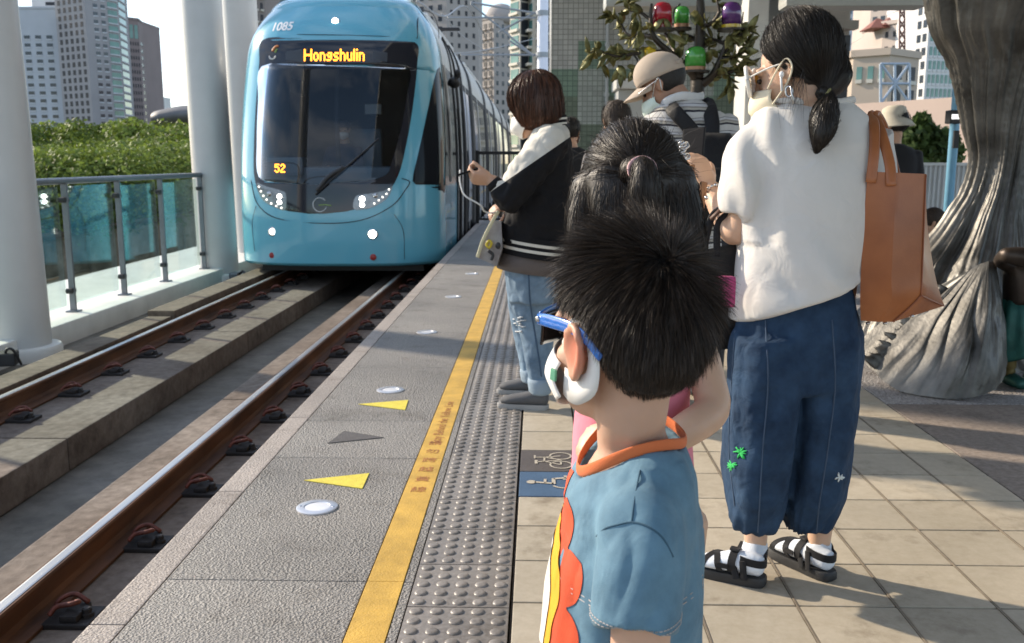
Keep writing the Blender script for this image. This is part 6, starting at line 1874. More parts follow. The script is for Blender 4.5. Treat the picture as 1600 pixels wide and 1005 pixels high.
def surf_line(bv, pix, r_, mat, name, parent, k=6, lift=.0008, cast=6):
    a = crom([[x, y] for x, y in pix], cast); pts = [on_surf(bv, x, y, lift) for x, y in a]; pts = [p for p in pts if p is not None]
    b = MB(); b.tube(pts, r_, n=6, k=1); return b.build(name, mat, parent, True)
for pix in ([(1196, 500), (1200, 600), (1192, 700), (1186, 800), (1184, 832)], [(1150, 500), (1143, 600), (1139, 700), (1148, 790)], [(1300, 500), (1305, 600), (1294, 700), (1280, 790), (1276, 832)]):
    surf_line(jb, pix, .0022, M_denim2, 'leg_seam', wo)
M_emb = cloth('green_embroidery', (.03, .42, .10), var=.2)
M_embw = cloth('white_embroidery', (.55, .6, .6), var=.2)
def embroid(cx, cy, size, mat, n, seed):
    rg = np.random.default_rng(seed); b = MB()
    for i in range(n):
        a = rg.uniform(0, 6.283); L_ = size * rg.uniform(.5, 1)
        p = on_surf(jb, cx + rg.normal(0, 1.2), cy + rg.normal(0, 1.2), .002); q_ = on_surf(jb, cx + L_ * math.cos(a), cy + L_ * math.sin(a), .002)
        if p and q_: b.tube([p, (p + q_) / 2 - ray(cx, cy).normalized() * .002, q_], [.0016, .003, .001], n=6, k=2)
    o = b.build('embroidery', mat, wo, True); o['kind'] = 'stuff'
embroid(1157, 707, 12, M_emb, 14, 1); embroid(1144, 728, 10, M_emb, 12, 2); embroid(1311, 746, 9, M_embw, 10, 3)
# feet: white ankle socks and black strap sandals
M_sock = cloth('white_sock', (.66, .70, .76), weave=900, bump=.4, crease=.25)
M_strap = cloth('black_webbing', (.012, .012, .014), weave=900, bump=.4, rough=.7)
M_sole = pm('black_sandal_sole', (.02, .02, .021), .6, var=.25, vs=20, bump=.3, bs=120, bd=.002)
def sandal(heel, toe, ank, pix_mark=None):
    heel = Vector((heel.x, heel.y, .0)); toe = Vector((toe.x, toe.y, .0)); d = (toe - heel).normalized(); s = Vector((-d.y, d.x, 0)); L_ = (toe - heel).length
    b = MB(); sole(b, heel - d * .012, toe + d * .012, .047, .028); so = b.build('sandal_sole', M_sole, wo, True, sharp=50)
    z = Vector((0, 0, 1)); base = heel + z * .026
    b = MB()
    b.tube([base + d * L_ * .02 + z * .03, base + d * L_ * .2 + z * .034, base + d * L_ * .42 + z * .032, base + d * L_ * .66 + z * .023, base + d * L_ * .88 + z * .017, base + d * L_ * .97 + z * .013], [(.026, .03), (.034, .034), (.037, .032), (.042, .024), (.040, .018), (.024, .011)], n=20, ref=(0, 0, 1))
    b.tube([base + d * L_ * .2 + z * .02, Vector((ank.x, ank.y, .085)), Vector((ank.x, ank.y, .090))], [.037, .036, .0365], n=20)
    sk_ = b.build('sock', M_sock, wo, True, remesh=.005, sm_it=4)
    bv = world_bvh(sk_)
    def strap(u0, u1, w_, z0=.0, tilt=0.0, name='sandal_strap'):
        b = MB(); pts = []
        for t in np.linspace(R(-28), R(208), 21):
            u = u0 + (u1 - u0) * (t - R(-28)) / R(236)
            c = base + d * L_ * u + z * .022
            q_ = c + (s * math.cos(t) + z * math.sin(t)) * .12
            h = bv.ray_cast(q_, (c - q_).normalized())
            p = h[0] if h[0] else c + s * .04 * math.cos(t)
            pts.append((p + (p - c).normalized() * .0022, (p - c).normalized()))
        vs = []
        for p, n_ in pts:
            vs.append([p - d * w_ / 2, p - d * w_ / 2 + n_ * .0025, p + d * w_ / 2 + n_ * .0025, p + d * w_ / 2])
        b.loft(vs); return b.build(name, M_strap, wo, True, sharp=50)
    strap(.92, .62, .018); strap(.60, .86, .018); strap(.44, .40, .022)
    # heel strap
    b = MB(); ring = []
    for t in np.linspace(R(-105), R(105), 25):
        c = base + d * L_ * .26 + z * (.042 + .012 * abs(t) / 2)
        dirv = (-d * math.cos(t) + s * math.sin(t)); q_ = c + dirv * .12; h = bv.ray_cast(q_, -dirv)
        p = (h[0] if h[0] else c + dirv * .035) + dirv * .002
        ring.append([p - z * .011, p - z * .011 + dirv * .0025, p + z * .011 + dirv * .0025, p + z * .011])
    b.loft(ring); b.build('heel_strap', M_strap, wo, True, sharp=50)
    for sg in (-1, 1):
        b = MB(); q0 = base + d * L_ * .26 + s * sg * .036 + z * .05; q1 = base + d * L_ * .22 + s * sg * .040 - z * .004; q2 = base + d * L_ * .44 + s * sg * .030 + z * .052; q3 = base + d * L_ * .34 + s * sg * .041 - z * .004
        b.tube([q0, q1], [(.010, .0025)] * 2, n=8, k=1, ref=s); b.tube([q2, q3], [(.010, .0025)] * 2, n=8, k=1, ref=s); b.build('side_strap', M_strap, wo)
    b = MB(); b.box(base + d * L_ * .43 + z * .072 + s * .01, (.024, .02, .008), math.atan2(d.y, d.x), .002); b.build('buckle', M_black, wo)
    b = MB(); b.box(base + d * L_ * .56 + s * .044 + z * .028, (.03, .003, .014), math.atan2(d.y, d.x)); b.build('strap_label', M_strap, wo)
sandal(G(1190, 915), G(1093, 893), AL); sandal(G(1296, 907), G(1212, 866), AR)
# hair swept back to a low ponytail
M_whair = hairbase('woman_black_hair', (.012, .010, .009), (.04, .033, .028), (1, 1, .5), 170, .36, .45)
M_whs = hairmat('woman_hair_strands', (.014, .011, .009), (.06, .05, .042), .42)
b = MB()
HW.ell(b, (0, -.026, .052), (.094, .106, .112), nu=44, nv=30)
tieW = P(1289, 147, WDT - .085)
b.tube([HW.p(.0, -.05, .03), HW.p(0, -.085, -.02), tieW.lerp(HW.p(0, -.09, -.04), .5), tieW], [(.08, .07), (.062, .055), (.04, .036), .018], n=26)
def wcut(co, no):
    q = (co - np.array(HW.c)) @ np.linalg.inv(np.array(HW.M)).T / HW.s
    out = co.copy()
    for i in range(len(co)):
        l_, f_, u_ = q[i]
        lim_f = .062 + .25 * max(0, u_ - .07)            # hairline on the forehead
        low = (-.02 + max(0, f_ + .005) * 1.35) if f_ > -.04 else -9
        if (f_ > lim_f and u_ < .105) or (u_ < low): out[i] = np.array(HW.c) + (co[i] - np.array(HW.c)) * .72
    return out
wh_ = b.build('hair', M_whair, wo, True, remesh=.0065, sm_it=6, fn=wcut)
tw_ = np.array(tieW)
def wdir(p, n_):
    d = tw_ - np.array(p); return d / max(np.linalg.norm(d), 1e-6)
def keep_hair(me, Hd):
    return me
link('hair_strand_layer', flow_strands(wh_, 9500, .10, .0006, wdir, .003, 7, .0015, zmin=HW.p(0, 0, .012).z), M_whs, wo, True)
b = MB(); b.tube([tieW + Vector((-.012, 0, .008)), tieW + Vector((.006, -.01, -.01)), P(1289, 178, WDT - .135), P(1284, 208, WDT - .165), P(1275, 238, WDT - .175)], [.017, .018, .034, .030, .005], n=20, k=6); pt = b.build('ponytail', hairbase('ponytail_hair', (.008, .007, .006), (.03, .025, .02), (1, 1, .1), 220, .38, .5), wo, True)
link('ponytail_strands', flow_strands(pt, 1800, .07, .0009, lambda p, n_: np.array([-.08, 0, -1.0]), .002, 6, .004), M_whs, wo, True)
b = MB(); b.tube([tieW + Vector((.017 * math.cos(t) * .6, .02 * math.sin(t), .014 * math.cos(t))) for t in np.linspace(0, 6.283, 22)], .004, n=8, k=1, cap=False); b.build('hair_tie', cloth('olive_elastic', (.30, .28, .12)), wo, True)
fly('flyaway_hair', HW, 160, (.085, .107, .100), wo, M_whs, .07)
# loose wisps by the ear
rg = np.random.default_rng(4); ps = []
for i in range(46):
    a = np.array(HW.p(.082, -.01 - .04 * rg.random(), -.005 - .03 * rg.random())); c = a + np.array([rg.normal(-.01, .014), -.012, -.09 * rg.uniform(.5, 1.3)]); m_ = (a + c) / 2 + rg.normal(0, .008, 3)
    ps.append(crom([a, m_, c], 4))
link('ear_wisps', ribbons(np.array(ps), np.full(len(ps), .0012)), M_whs, wo, True)
# mask, ear loop, earphone, earring, necklace, glasses, bracelet
M_maskc = cloth('cream_mask', (.70, .62, .47), weave=1000, bump=.1, var=.03)
face_mask(HW, M_maskc, wo)
b = MB(); b.tube([HW.p(.072, .052, -.03), HW.p(.084, .018, .008), HW.p(.091, -.012, .03), HW.p(.094, -.024, .005), HW.p(.088, -.004, -.03), HW.p(.074, .045, -.072)], .0026, n=8, k=5); b.build('mask_ear_loop', M_maskc, wo, True)
b = MB(); b.ell(HW.p(.088, .006, -.006), (.007, .007, .009)); b.tube([HW.p(.090, .008, -.008), HW.p(.088, .012, -.045)], .0032, n=10, k=1); b.build('earphone', pm('white_plastic', (.75, .75, .75), .25, var=0), wo, True)
b = MB(); b.tube([HW.p(.088, -.006 + .009 * math.sin(t), -.052 - .013 * math.cos(t)) for t in np.linspace(0, 6.283, 24)], .0028, n=8, k=1, cap=False); b.tube([HW.p(.09, -.012, -.04), HW.p(.09, -.013, -.085)], [.002, .0045], n=8, k=1); b.build('earring', M_steel, wo, True)
M_goldm = pm('gold', (.65, .42, .15), .3, 1.0, var=.05)
b = MB(); cN = nk + Vector((0, 0, .012)); b.tube([cN + Vector((.066 * math.cos(t), .058 * math.sin(t), .008 * math.cos(t))) for t in np.linspace(0, 6.283, 40)], .0018, n=6, k=1, cap=False); b.build('necklace', M_goldm, wo, True)
M_amber = pm('amber_lens', (.30, .17, .015), .12, var=.1, coat=.4)
for sg in (-1, 1):
    c = HW.p(sg * .036, .112, .006)
    b = MB(); b.lathe(c, [(.033, -.002), (.035, .0), (.033, .004), (.02, .007), (.001, .008)], 28, HW.f + HW.l * sg * .35); b.build('lens', M_amber, wo, True)
    b = MB(); b.tube([c + (HW.l * math.cos(t) + HW.u * math.sin(t)) * .038 + HW.f * (.001 - .012 * abs(math.cos(t)) * (1 if math.cos(t) * sg > 0 else 0)) for t in np.linspace(0, 6.283, 30)], .006, n=8, k=1, cap=False); b.build('lens_rim', pm('white_rim', (.72, .70, .66), .35, var=0), wo, True)
b = MB(); b.tube([HW.p(.07, .10, .01), HW.p(.08, .05, .018), HW.p(.086, .0, .022)], .0024, n=8); b.build('glasses_arm', MATS['white_rim'], wo, True)
b = MB(); wv_ = (WR - EL).normalized(); e1 = wv_.cross(Vector((0, 0, 1))).normalized(); e2 = wv_.cross(e1)
cB = WR - wv_ * .03
ringp = [cB + (e1 * math.cos(t) + e2 * math.sin(t)) * .032 for t in np.linspace(0, 6.283, 19)[:-1]]
for i, p in enumerate(ringp): b.ell(p, (.0062, .0062, .0052) if i % 2 else (.0045, .0045, .0045), nu=10, nv=8)
for p, q_ in zip(ringp, ringp[1:] + ringp[:1]): b.tube([p, q_], .0018, n=5, k=1)
b.build('bracelet', M_steel, wo, True)
# things she holds or carries
ph = thing('phone', 'dark phone with a silver charm in the hand of the woman in white', 'phone', P(1084, 240, 2.78))
b = MB(); Mx = Matrix((Vector((.82, -.55, .1)).normalized(), Vector((.5, .78, -.3)).normalized(), Vector((.1, .3, .95)).normalized())).transposed(); b.box(P(1082, 238, 2.82), (.072, .009, .148), Mx, .004); b.build('phone_body', pm('black_phone', (.010, .010, .012), .6, var=0, spec=.1), ph)
b = MB(); rg = np.random.default_rng(2)
for i in range(9):
    p = P(1068 + rg.uniform(-4, 5), 240 + rg.uniform(-16, 14), 2.71); b.tube([p + Vector((.009 * math.cos(t), .004 * math.sin(2 * t), .009 * math.sin(t))) for t in np.linspace(0, 6.283, 12)], .003, n=6, k=1, cap=False)
b.build('phone_charm', M_steel, ph, True)
hb_ = thing('handbag', 'black handbag with brown leather straps hanging from the forearm of the woman in white', 'handbag', P(1110, 560, 2.62))
b = MB(); b.loft([[P(1080, 395, 2.58), P(1150, 380, 2.62), P(1150, 380, 2.72), P(1080, 395, 2.68)], [P(1068, 480, 2.57), P(1152, 470, 2.60), P(1152, 470, 2.74), P(1068, 480, 2.71)], [P(1072, 550, 2.57), P(1148, 545, 2.60), P(1148, 545, 2.74), P(1072, 550, 2.71)]]); b.build('bag_body', cloth('black_leather', (.012, .011, .011), rough=.5), hb_, True, sharp=50)
M_brownl = cloth('brown_leather', (.30, .15, .075), rough=.55, weave=300)
for pts in ([(1070, 385, 2.60), (1071, 330, 2.66), (1078, 270, 2.72), (1088, 262, 2.74)], [(1092, 392, 2.59), (1094, 330, 2.64), (1100, 285, 2.70)]):
    b = MB(); b.tube([P(*p) for p in pts], (.011, .0035), n=10, ref=(0, 1, 0), k=6); b.build('shoulder_strap', M_brownl, hb_, True)
for pts in ([(1098, 400, 2.60), (1112, 340, 2.62), (1136, 322, 2.60)], [(1120, 400, 2.60), (1122, 352, 2.61), (1140, 332, 2.60)]):
    b = MB(); b.tube([P(*p) for p in pts], (.010, .004), n=10, ref=(0, 1, 0), k=6); b.build('strap', M_strap, hb_, True)
b = MB(); b.tube([P(1111, 342, 2.605), P(1128, 326, 2.60)], [(.006, .013)] * 2, n=10, k=2, ref=(0, 1, 0)); b.build('handle_wrap', cloth('dark_brown_leather', (.09, .045, .03), rough=.5), hb_, True)
b = MB(); b.ell(P(1104, 309, 2.62), (.006, .006, .006)); b.build('stud', M_steel, hb_, True)
pk = thing('pouch', 'bright pink pouch at the left hip of the woman in white', 'pouch', P(1140, 480, 2.46))
b = MB(); b.box(P(1134, 456, 2.47), (.05, .035, .085), None, .014); b.build('pouch_body', cloth('pink_fabric', (.50, .07, .20)), pk, True)
# tan tote bag
M_tan = pm('tan_leather', (.30, .095, .030), .38, var=.16, vs=5, bump=.25, bs=260, bd=.0012, col2=(.39, .135, .046), spec=.45)
nt_, N_, L_n, b_ = nodes(M_tan)
tb = thing('tote_bag', 'large tan leather tote bag on the right shoulder of the woman in white', 'tote bag', P(1400, 495, 2.55))
T0, T1 = 2.47, 2.64
b = MB()
def lerp3(a, c, t): return a + (c - a) * t
front = [[P(1356, 268, T0), P(1402, 270, T0 - .012), P(1447, 272, T0 + .01)], [P(1349, 350, T0), P(1397, 352, T0 - .03), P(1444, 350, T0)], [P(1345, 430, T0), P(1393, 432, T0 - .035), P(1441, 425, T0)], [P(1344, 470, T0), P(1392, 474, T0 - .03), P(1439, 462, T0)], [P(1345, 501, T0 + .01), P(1370, 503, T0 - .0), P(1396, 503, T0 + .0)]]
back = [[P(1362, 272, T1), P(1406, 272, T1), P(1446, 275, T1)], [P(1362, 350, T1), P(1406, 350, T1), P(1449, 350, T1)], [P(1362, 430, T1 + .02), P(1410, 430, T1 + .02), P(1460, 425, T1 + .02)], [P(1362, 468, T1 + .03), P(1415, 468, T1 + .03), P(1470, 462, T1 + .03)], [P(1366, 484, T1 + .03), P(1420, 484, T1 + .03), P(1476, 478, T1 + .03)]]
rings = []
for fr_, bk in zip(front, back):
    ring = []
    for k in range(8): ring.append(lerp3(fr_[0], fr_[1], k / 8))
    for k in range(8): ring.append(lerp3(fr_[1], fr_[2], k / 8))
    for k in range(4): ring.append(lerp3(fr_[2], bk[2], k / 4) + (Vector((-.03, 0, 0)) * math.sin(math.pi * k / 4) if fr_ is front[1] else Vector()))
    for k in range(6): ring.append(lerp3(bk[2], bk[0], k / 6))
    for k in range(4): ring.append(lerp3(bk[0], fr_[0], k / 4))
    rings.append(ring)
rr = [[Vector(c) for c in row] for row in zip(*[crom([list(p) for p in col], 6).tolist() for col in zip(*rings)])]
b.loft(rr)
b.build('bag_body', M_tan, tb, True, sharp=38)
b = MB()
for k in range(8): pass
b.tube([P(1439, 462, T0 - .003), P(1420, 482, T0 - .004), P(1396, 503, T0 - .002)], .0022, n=6, k=4); b.tube([P(1440, 462, T0 - .002), P(1456, 470, T0 + .1), P(1475, 478, T1 + .03)], .0022, n=6, k=4); b.tube([P(1447, 273, T0 + .008), P(1444, 350, T0 - .002), P(1441, 425, T0 - .002), P(1439, 462, T0 - .003)], .002, n=6, k=4); b.build('edge_piping', pm('dark_tan_edge', (.24, .075, .03), .5, var=.1), tb, True)
for pts, nm in (([(1361, 285, T0 - .008), (1366, 235, T0 + .01), (1366, 196, 2.52), (1362, 180, 2.60), (1370, 200, 2.68), (1382, 260, T1 - .01), (1384, 285, T1)], 'a'), ([(1393, 290, T0 - .02), (1390, 255, T0), (1378, 210, 2.52), (1370, 186, 2.58), (1372, 182, 2.62), (1384, 210, 2.68), (1402, 285, T1)], 'b')):
    b = MB(); b.tube([P(*p) for p in pts], (.0135, .004), n=12, k=6, ref=(.15, 1, 0)); b.build('handle', M_tan, tb, True)
for px, py in ((1356, 505), (1383, 505), (1425, 494)): b = MB(); b.ell(P(px, py, T0 + .03), (.006, .006, .005)); b.build('foot_stud', M_steel, tb, True)
# ================================================================== WOMAN IN THE VARSITY JACKET
JD = 4.43
jo = thing('person', 'woman with a brown bob in a black and white varsity jacket and ripped jeans', 'person', (P(830, 640, JD).x, JD, 0))
HJ = Head(P(838, 165, JD), (-.88, .40, -.25), 1.12)
b = MB(); HJ.add(b)
nj = P(862, 205, JD)
b.tube([HJ.p(0, -.02, -.04), nj, nj + Vector((.01, 0, -.1))], [.056, .054, .09], n=16)
b.tube([nj + Vector((0, 0, -.06)), P(850, 280, JD), P(838, 400, JD), P(835, 440, JD)], [(.10, .10), (.12, .12), (.10, .10), (.10, .09)], n=20, ref=(1, 0, 0))
JE, JW = P(792, 318, JD - .2), P(766, 282, JD - .22)
b.tube([P(862, 225, JD - .17), P(826, 275, JD - .2), JE], [.05, .045, .04], n=14)
b.tube([JE, JW + Vector((.03, .0, -.02)), JW], [.04, .032, .026], n=14)
hand(b, JW + Vector((.01, 0, 0)), (-1, .0, .14), (.05, .75, .65), -1, 1.0, (58, 62, 66, 72), thumb=(.35, .9, .5))
JE2, JW2 = P(806, 318, JD + .2), P(800, 322, JD - .02)
b.tube([P(862, 225, JD + .17), JE2, JW2], [.048, .04, .026], n=14)
hand(b, JW2, (-.85, -.3, -.1), (0, .3, -1), 1, .95, (50, 52, 54, 56))
FN = (G(853, 640), G(782, 636)); FF = (G(836, 617), G(781, 614))
for (h_, t_) in (FN, FF):
    d = (t_ - h_).normalized(); a_ = h_ + d * .028
    b.tube([P(835, 450, h_.y), Vector((P(838, 520, h_.y).x, h_.y, .42)), Vector((a_.x, a_.y, .14)), Vector((a_.x, a_.y, .06))], [.045, .036, .032, .032], n=14)
b.build('body', M_skin, jo, True, remesh=.007, sm_it=3)
HJ.eyes(jo)
face_mask(HJ, M_maskw, jo)
# hair: chin length bob
M_jhair = hairbase('brown_bob_hair', (.03, .013, .008), (.15, .062, .035), (1, 1, .10), 110, .36, .4)
M_jhs = hairmat('brown_bob_strands', (.025, .012, .008), (.15, .062, .035), .4)
b = MB()
HJ.ell(b, (0, -.002, .04), (.096, .118, .105), nu=36, nv=26)
zz = Vector((0, 0, 1))
rows = []
for (z_, l, r_, dp) in ((150, 800, 880, .11), (172, 803, 882, .112), (188, 806, 881, .108), (199, 812, 874, .09), (203, 822, 862, .06)):
    rows.append((z_, l, r_, dp))
rr_ = rings_px(rows, JD, .1, 36, sq=2.3); b.loft(rr_)
jh = b.build('hair', M_jhair, jo, True, remesh=.008, sm_it=5)
def jdir(p, n_):
    t = np.array([p[0] - HJ.p(0, -.01, .12).x, (p[1] - JD) * .8, -.12 - max(0, (HJ.p(0, 0, .12).z - p[2])) * 4]); return t / max(np.linalg.norm(t), 1e-6)
link('hair_strand_layer', flow_strands(jh, 4200, .12, .0016, jdir, .004, 8, .003), M_jhs, jo, True)
fl = MB()
# jacket body (black), sleeves with white upper panel, ribbed hem and collar with white stripes
M_jblack = cloth('black_jersey', (.007, .007, .009), weave=500, crease=.35, sheen=0)
M_jwhite = cloth('offwhite_jersey', (.62, .59, .53), weave=500, crease=.3)
def two_tone(name, p, n, c1, c2):
    m = cloth(name, c1, weave=500, crease=.35, var=0, sheen=0)
    nt, N, L, b = nodes(m)
    g_ = N.new('ShaderNodeNewGeometry'); tc = N.new('ShaderNodeTexCoord')
    sub_ = N.new('ShaderNodeVectorMath'); sub_.operation = 'SUBTRACT'; sub_.inputs[1].default_value = p
    dt = N.new('ShaderNodeVectorMath'); dt.operation = 'DOT_PRODUCT'; dt.inputs[1].default_value = Vector(n).normalized()
    gt = N.new('ShaderNodeMath'); gt.operation = 'GREATER_THAN'; gt.inputs[1].default_value = 0
    mx = N.new('ShaderNodeMix'); mx.data_type = 'RGBA'; mx.inputs['A'].default_value = (*c1, 1); mx.inputs['B'].default_value = (*c2, 1)
    L.new(tc.outputs['Object'], sub_.inputs[0]); L.new(sub_.outputs['Vector'], dt.inputs[0]); L.new(dt.outputs['Value'], gt.inputs[0]); L.new(gt.outputs[0], mx.inputs['Factor']); L.new(mx.outputs['Result'], b.inputs['Base Color'])
    return m
jl = Vector(jo.location)
A_, B_ = P(885, 218, JD) - jl, P(772, 296, JD) - jl
e_ = (B_ - A_); nn_ = Vector((e_.z, 0, -e_.x)); nn_ = nn_ if nn_.z > 0 else -nn_
M_jac = two_tone('two_tone_jersey', A_, nn_, (.007, .007, .009), (.60, .57, .51))
b = MB()
b.loft(rings_px([(190, 842, 880, .07), (205, 832, 890, .13), (230, 818, 893, .18), (270, 800, 893, .19), (310, 788, 892, .19), (350, 781, 891, .185), (378, 782, 889, .18)], JD, .18, 40, sq=2.2))
b.tube([P(866, 218, JD - .16), P(832, 262, JD - .22), P(800, 305, JD - .23), P(790, 322, JD - .22)], [(.08, .08), (.074, .08), (.064, .068), (.052, .055)], n=22)
b.tube([P(796, 316, JD - .23), P(784, 302, JD - .23), P(774, 289, JD - .225)], [.058, .052, .04], n=20)
b.tube([P(866, 218, JD + .16), P(820, 275, JD + .22), P(796, 315, JD + .2), P(802, 322, JD + .04)], [.085, .085, .075, .05], n=20)
b.build('jacket', M_jac, jo, True, remesh=.0085, sm_it=5, fn=foldfn(.016, (10, 10, 8), 2.0, .016, (20, 20, 16)))
# cuffs and ribbing
def ribband(name, y0, y1, l0, r0, l1, r1, dp, mat, parent, g=0):
    b = MB(); b.loft(rings_px([(y0, l0, r0, dp), ((y0 + y1) / 2, (l0 + l1) / 2, (r0 + r1) / 2, dp + .004), (y1, l1, r1, dp)], JD, dp, 44, sq=2.2), cap=False); return b.build(name, mat, parent, True)
def tiltband(name, c, a_, dp, h, tilt, mat, n=44):
    b = MB(); rings = []
    for z in (-h / 2, h / 2):
        rings.append([c + Vector((a_ * math.cos(t), dp * math.sin(t), z + tilt * math.cos(t))) for t in np.linspace(0, 2 * math.pi, n, endpoint=False)])
    b.loft(rings, cap=False); return b.build(name, mat, jo, True)
hc_ = P(836, 384, JD)
tiltband('hem_rib', hc_, .172, .185, .095, -.026, M_jblack)
tiltband('hem_stripe', hc_ + Vector((0, 0, .016)), .1745, .1875, .014, -.026, M_jwhite); tiltband('hem_stripe', hc_ + Vector((0, 0, -.014)), .1745, .1875, .014, -.026, M_jwhite)
kc = P(861, 193, JD)
tiltband('collar_rib', kc, .072, .082, .055, .012, M_jblack); tiltband('collar_stripe', kc + Vector((0, 0, .012)), .0745, .0845, .009, .012, M_jwhite); tiltband('collar_stripe', kc + Vector((0, 0, -.010)), .0745, .0845, .009, .012, M_jwhite)
b = MB(); b.tube([P(776, 291, JD - .225), P(769, 283, JD - .225)], [.040, .034], n=18, k=1, rcap=False); b.build('cuff', M_jblack, jo, True)
# grey shirt tail
M_greytee = cloth('grey_brown_tee', (.12, .105, .105), crease=.3)
b = MB(); b.loft(rings_px([(385, 783, 886, .165), (405, 777, 884, .16), (424, 776, 880, .15, JD, -.02)], JD, .16, 36)); b.build('tee_hem', M_greytee, jo, True)
# jeans with turned cuffs and torn knee
M_ljean = cloth('light_blue_denim', (.10, .17, .26), (.21, .30, .40), weave=350, bump=.35, var=.3, vs=6, crease=.4)
M_ljean2 = cloth('denim_cuff', (.24, .31, .38), weave=350, crease=.4)
b = MB()
yn, yf = FN[0].y, FF[0].y
b.loft(rings_px([(392, 790, 880, .15), (412, 790, 880, .15), (440, 791, 880, .15), (470, 795, 876, .13)], JD + .02, .14, 36))
b.loft(rings_px([(430, 792, 878, .085), (470, 797, 874, .085), (510, 808, 868, .075), (550, 818, 864, .07), (600, 828, 860, .062)], yn + .03, .08, 28))
b.loft(rings_px([(430, 790, 874, .085), (470, 793, 868, .085), (510, 800, 858, .075), (550, 808, 852, .07), (585, 816, 846, .062)], yf, .08, 28))
jj = b.build('jeans', M_ljean, jo, True, remesh=.0085, sm_it=4, fn=foldfn(.009, (10, 10, 5), 6.0, .007, (26, 26, 16)))
jjb = world_bvh(jj)
b = MB(); b.loft(rings_px([(590, 825, 863, .072), (596, 824, 863, .076), (610, 826, 862, .076), (614, 828, 860, .068)], yn + .03, .07, 28)); b.build('jean_cuff', M_ljean2, jo, True)
b = MB(); b.loft(rings_px([(575, 813, 849, .07), (580, 812, 849, .074), (593, 814, 848, .074), (596, 816, 846, .066)], yf, .07, 28)); b.build('jean_cuff', M_ljean2, jo, True)
surf_line(jjb, [(826, 430), (828, 470), (834, 510), (842, 560), (846, 588)], .004, cloth('dark_denim_seam', (.05, .09, .15)), 'leg_seam', jo)
b = MB(); rg = np.random.default_rng(6)
for i in range(16):
    x, y = 806 + rg.uniform(-5, 8), 505 + rg.uniform(-12, 16); p = on_surf(jjb, x, y, .003); q_ = on_surf(jjb, x + rg.uniform(3, 9), y + rg.uniform(-2, 2), .004)
    if p and q_: b.tube([p, (p + q_) / 2 + Vector((0, -.006, 0)), q_], .003, n=5, k=2)
o = b.build('torn_threads', cloth('white_thread', (.5, .52, .54)), jo, True); o['kind'] = 'stuff'
# slip-on shoes
M_slip = cloth('grey_canvas', (.10, .10, .105), weave=420, bump=.4); M_slipsole = pm('grey_sole', (.30, .29, .28), .7, var=.1)
for (h_, t_) in (FN, FF):
    h_ = Vector((h_.x, h_.y, 0)); t_ = Vector((t_.x, t_.y, 0)); d = (t_ - h_).normalized()
    b = MB(); sole(b, h_ - d * .015, t_ + d * .015, .046, .026); b.build('shoe_sole', M_slipsole, jo, True, sharp=50)
    b = MB(); shoe(b, h_ + Vector((0, 0, .022)), t_ + Vector((0, 0, .018)), .043, .07); b.build('shoe', M_slip, jo, True)
# phone and cable, shoulder bag
pj = thing('phone', 'small dark phone held up by the woman in the varsity jacket', 'phone', P(732, 268, JD - .22))
b = MB(); b.box(P(733, 268, JD - .2), (.11, .06, .009), Matrix.Rotation(R(-18), 3, 'Y'), .003); b.build('phone_body', MATS['black_phone'], pj)
ec = MB(); ec.tube([P(719, 266, JD - .2), P(719, 285, JD - .22), P(726, 305, JD - .25), P(745, 317, JD - .26), P(752, 322, JD - .25), P(757, 330, JD - .22), P(768, 333, JD - .2), P(778, 330, JD - .15)], .0042, n=6, k=6)
tag(ec.build('earphone_cable', pm('white_cable', (.62, .63, .62), .5, var=.05), smooth=True), 'thin white earphone cable looping below the phone of the woman in the varsity jacket', 'cable')
sb = thing('shoulder_bag', 'translucent pale shoulder bag with yellow details in front of the varsity jacket', 'shoulder bag', P(768, 415, JD - .1))
b = MB(); b.loft([[P(768, 345, JD - .14), P(783, 345, JD - .16), P(786, 350, JD + .06), P(770, 350, JD + .06)], [P(752, 385, JD - .16), P(785, 388, JD - .18), P(788, 390, JD + .10), P(756, 388, JD + .1)], [P(744, 402, JD - .16), P(776, 416, JD - .18), P(780, 416, JD + .1), P(750, 404, JD + .1)]]); b.build('bag_body', cloth('pale_grey_vinyl', (.34, .33, .31), (.18, .15, .15), rough=.4, vs=14), sb, True, sharp=45)
b = MB(); b.tube([P(746, 402, JD - .18), P(755, 375, JD - .18), P(770, 345, JD - .18), P(779, 330, JD - .19)], (.008, .003), n=8, k=5, ref=(0, 1, 0)); b.build('strap', cloth('pale_yellow_strap', (.55, .52, .36)), sb, True)
b = MB(); b.tube([P(760, 382, JD - .19), P(764, 376, JD - .19), P(768, 380, JD - .19), P(764, 388, JD - .19), P(760, 382, JD - .19)], .007, n=6, k=2); b.build('yellow_tag', pm('yellow_plastic', (.55, .42, .03), .4, var=.1), sb, True)
b = MB(); b.tube([P(763, 392, JD - .2), P(770, 398, JD - .2), P(768, 406, JD - .2)], .008, n=6); b.ell(P(778, 384, JD - .2), (.012, .01, .016)); b.build('dark_charm', M_black, sb, True)

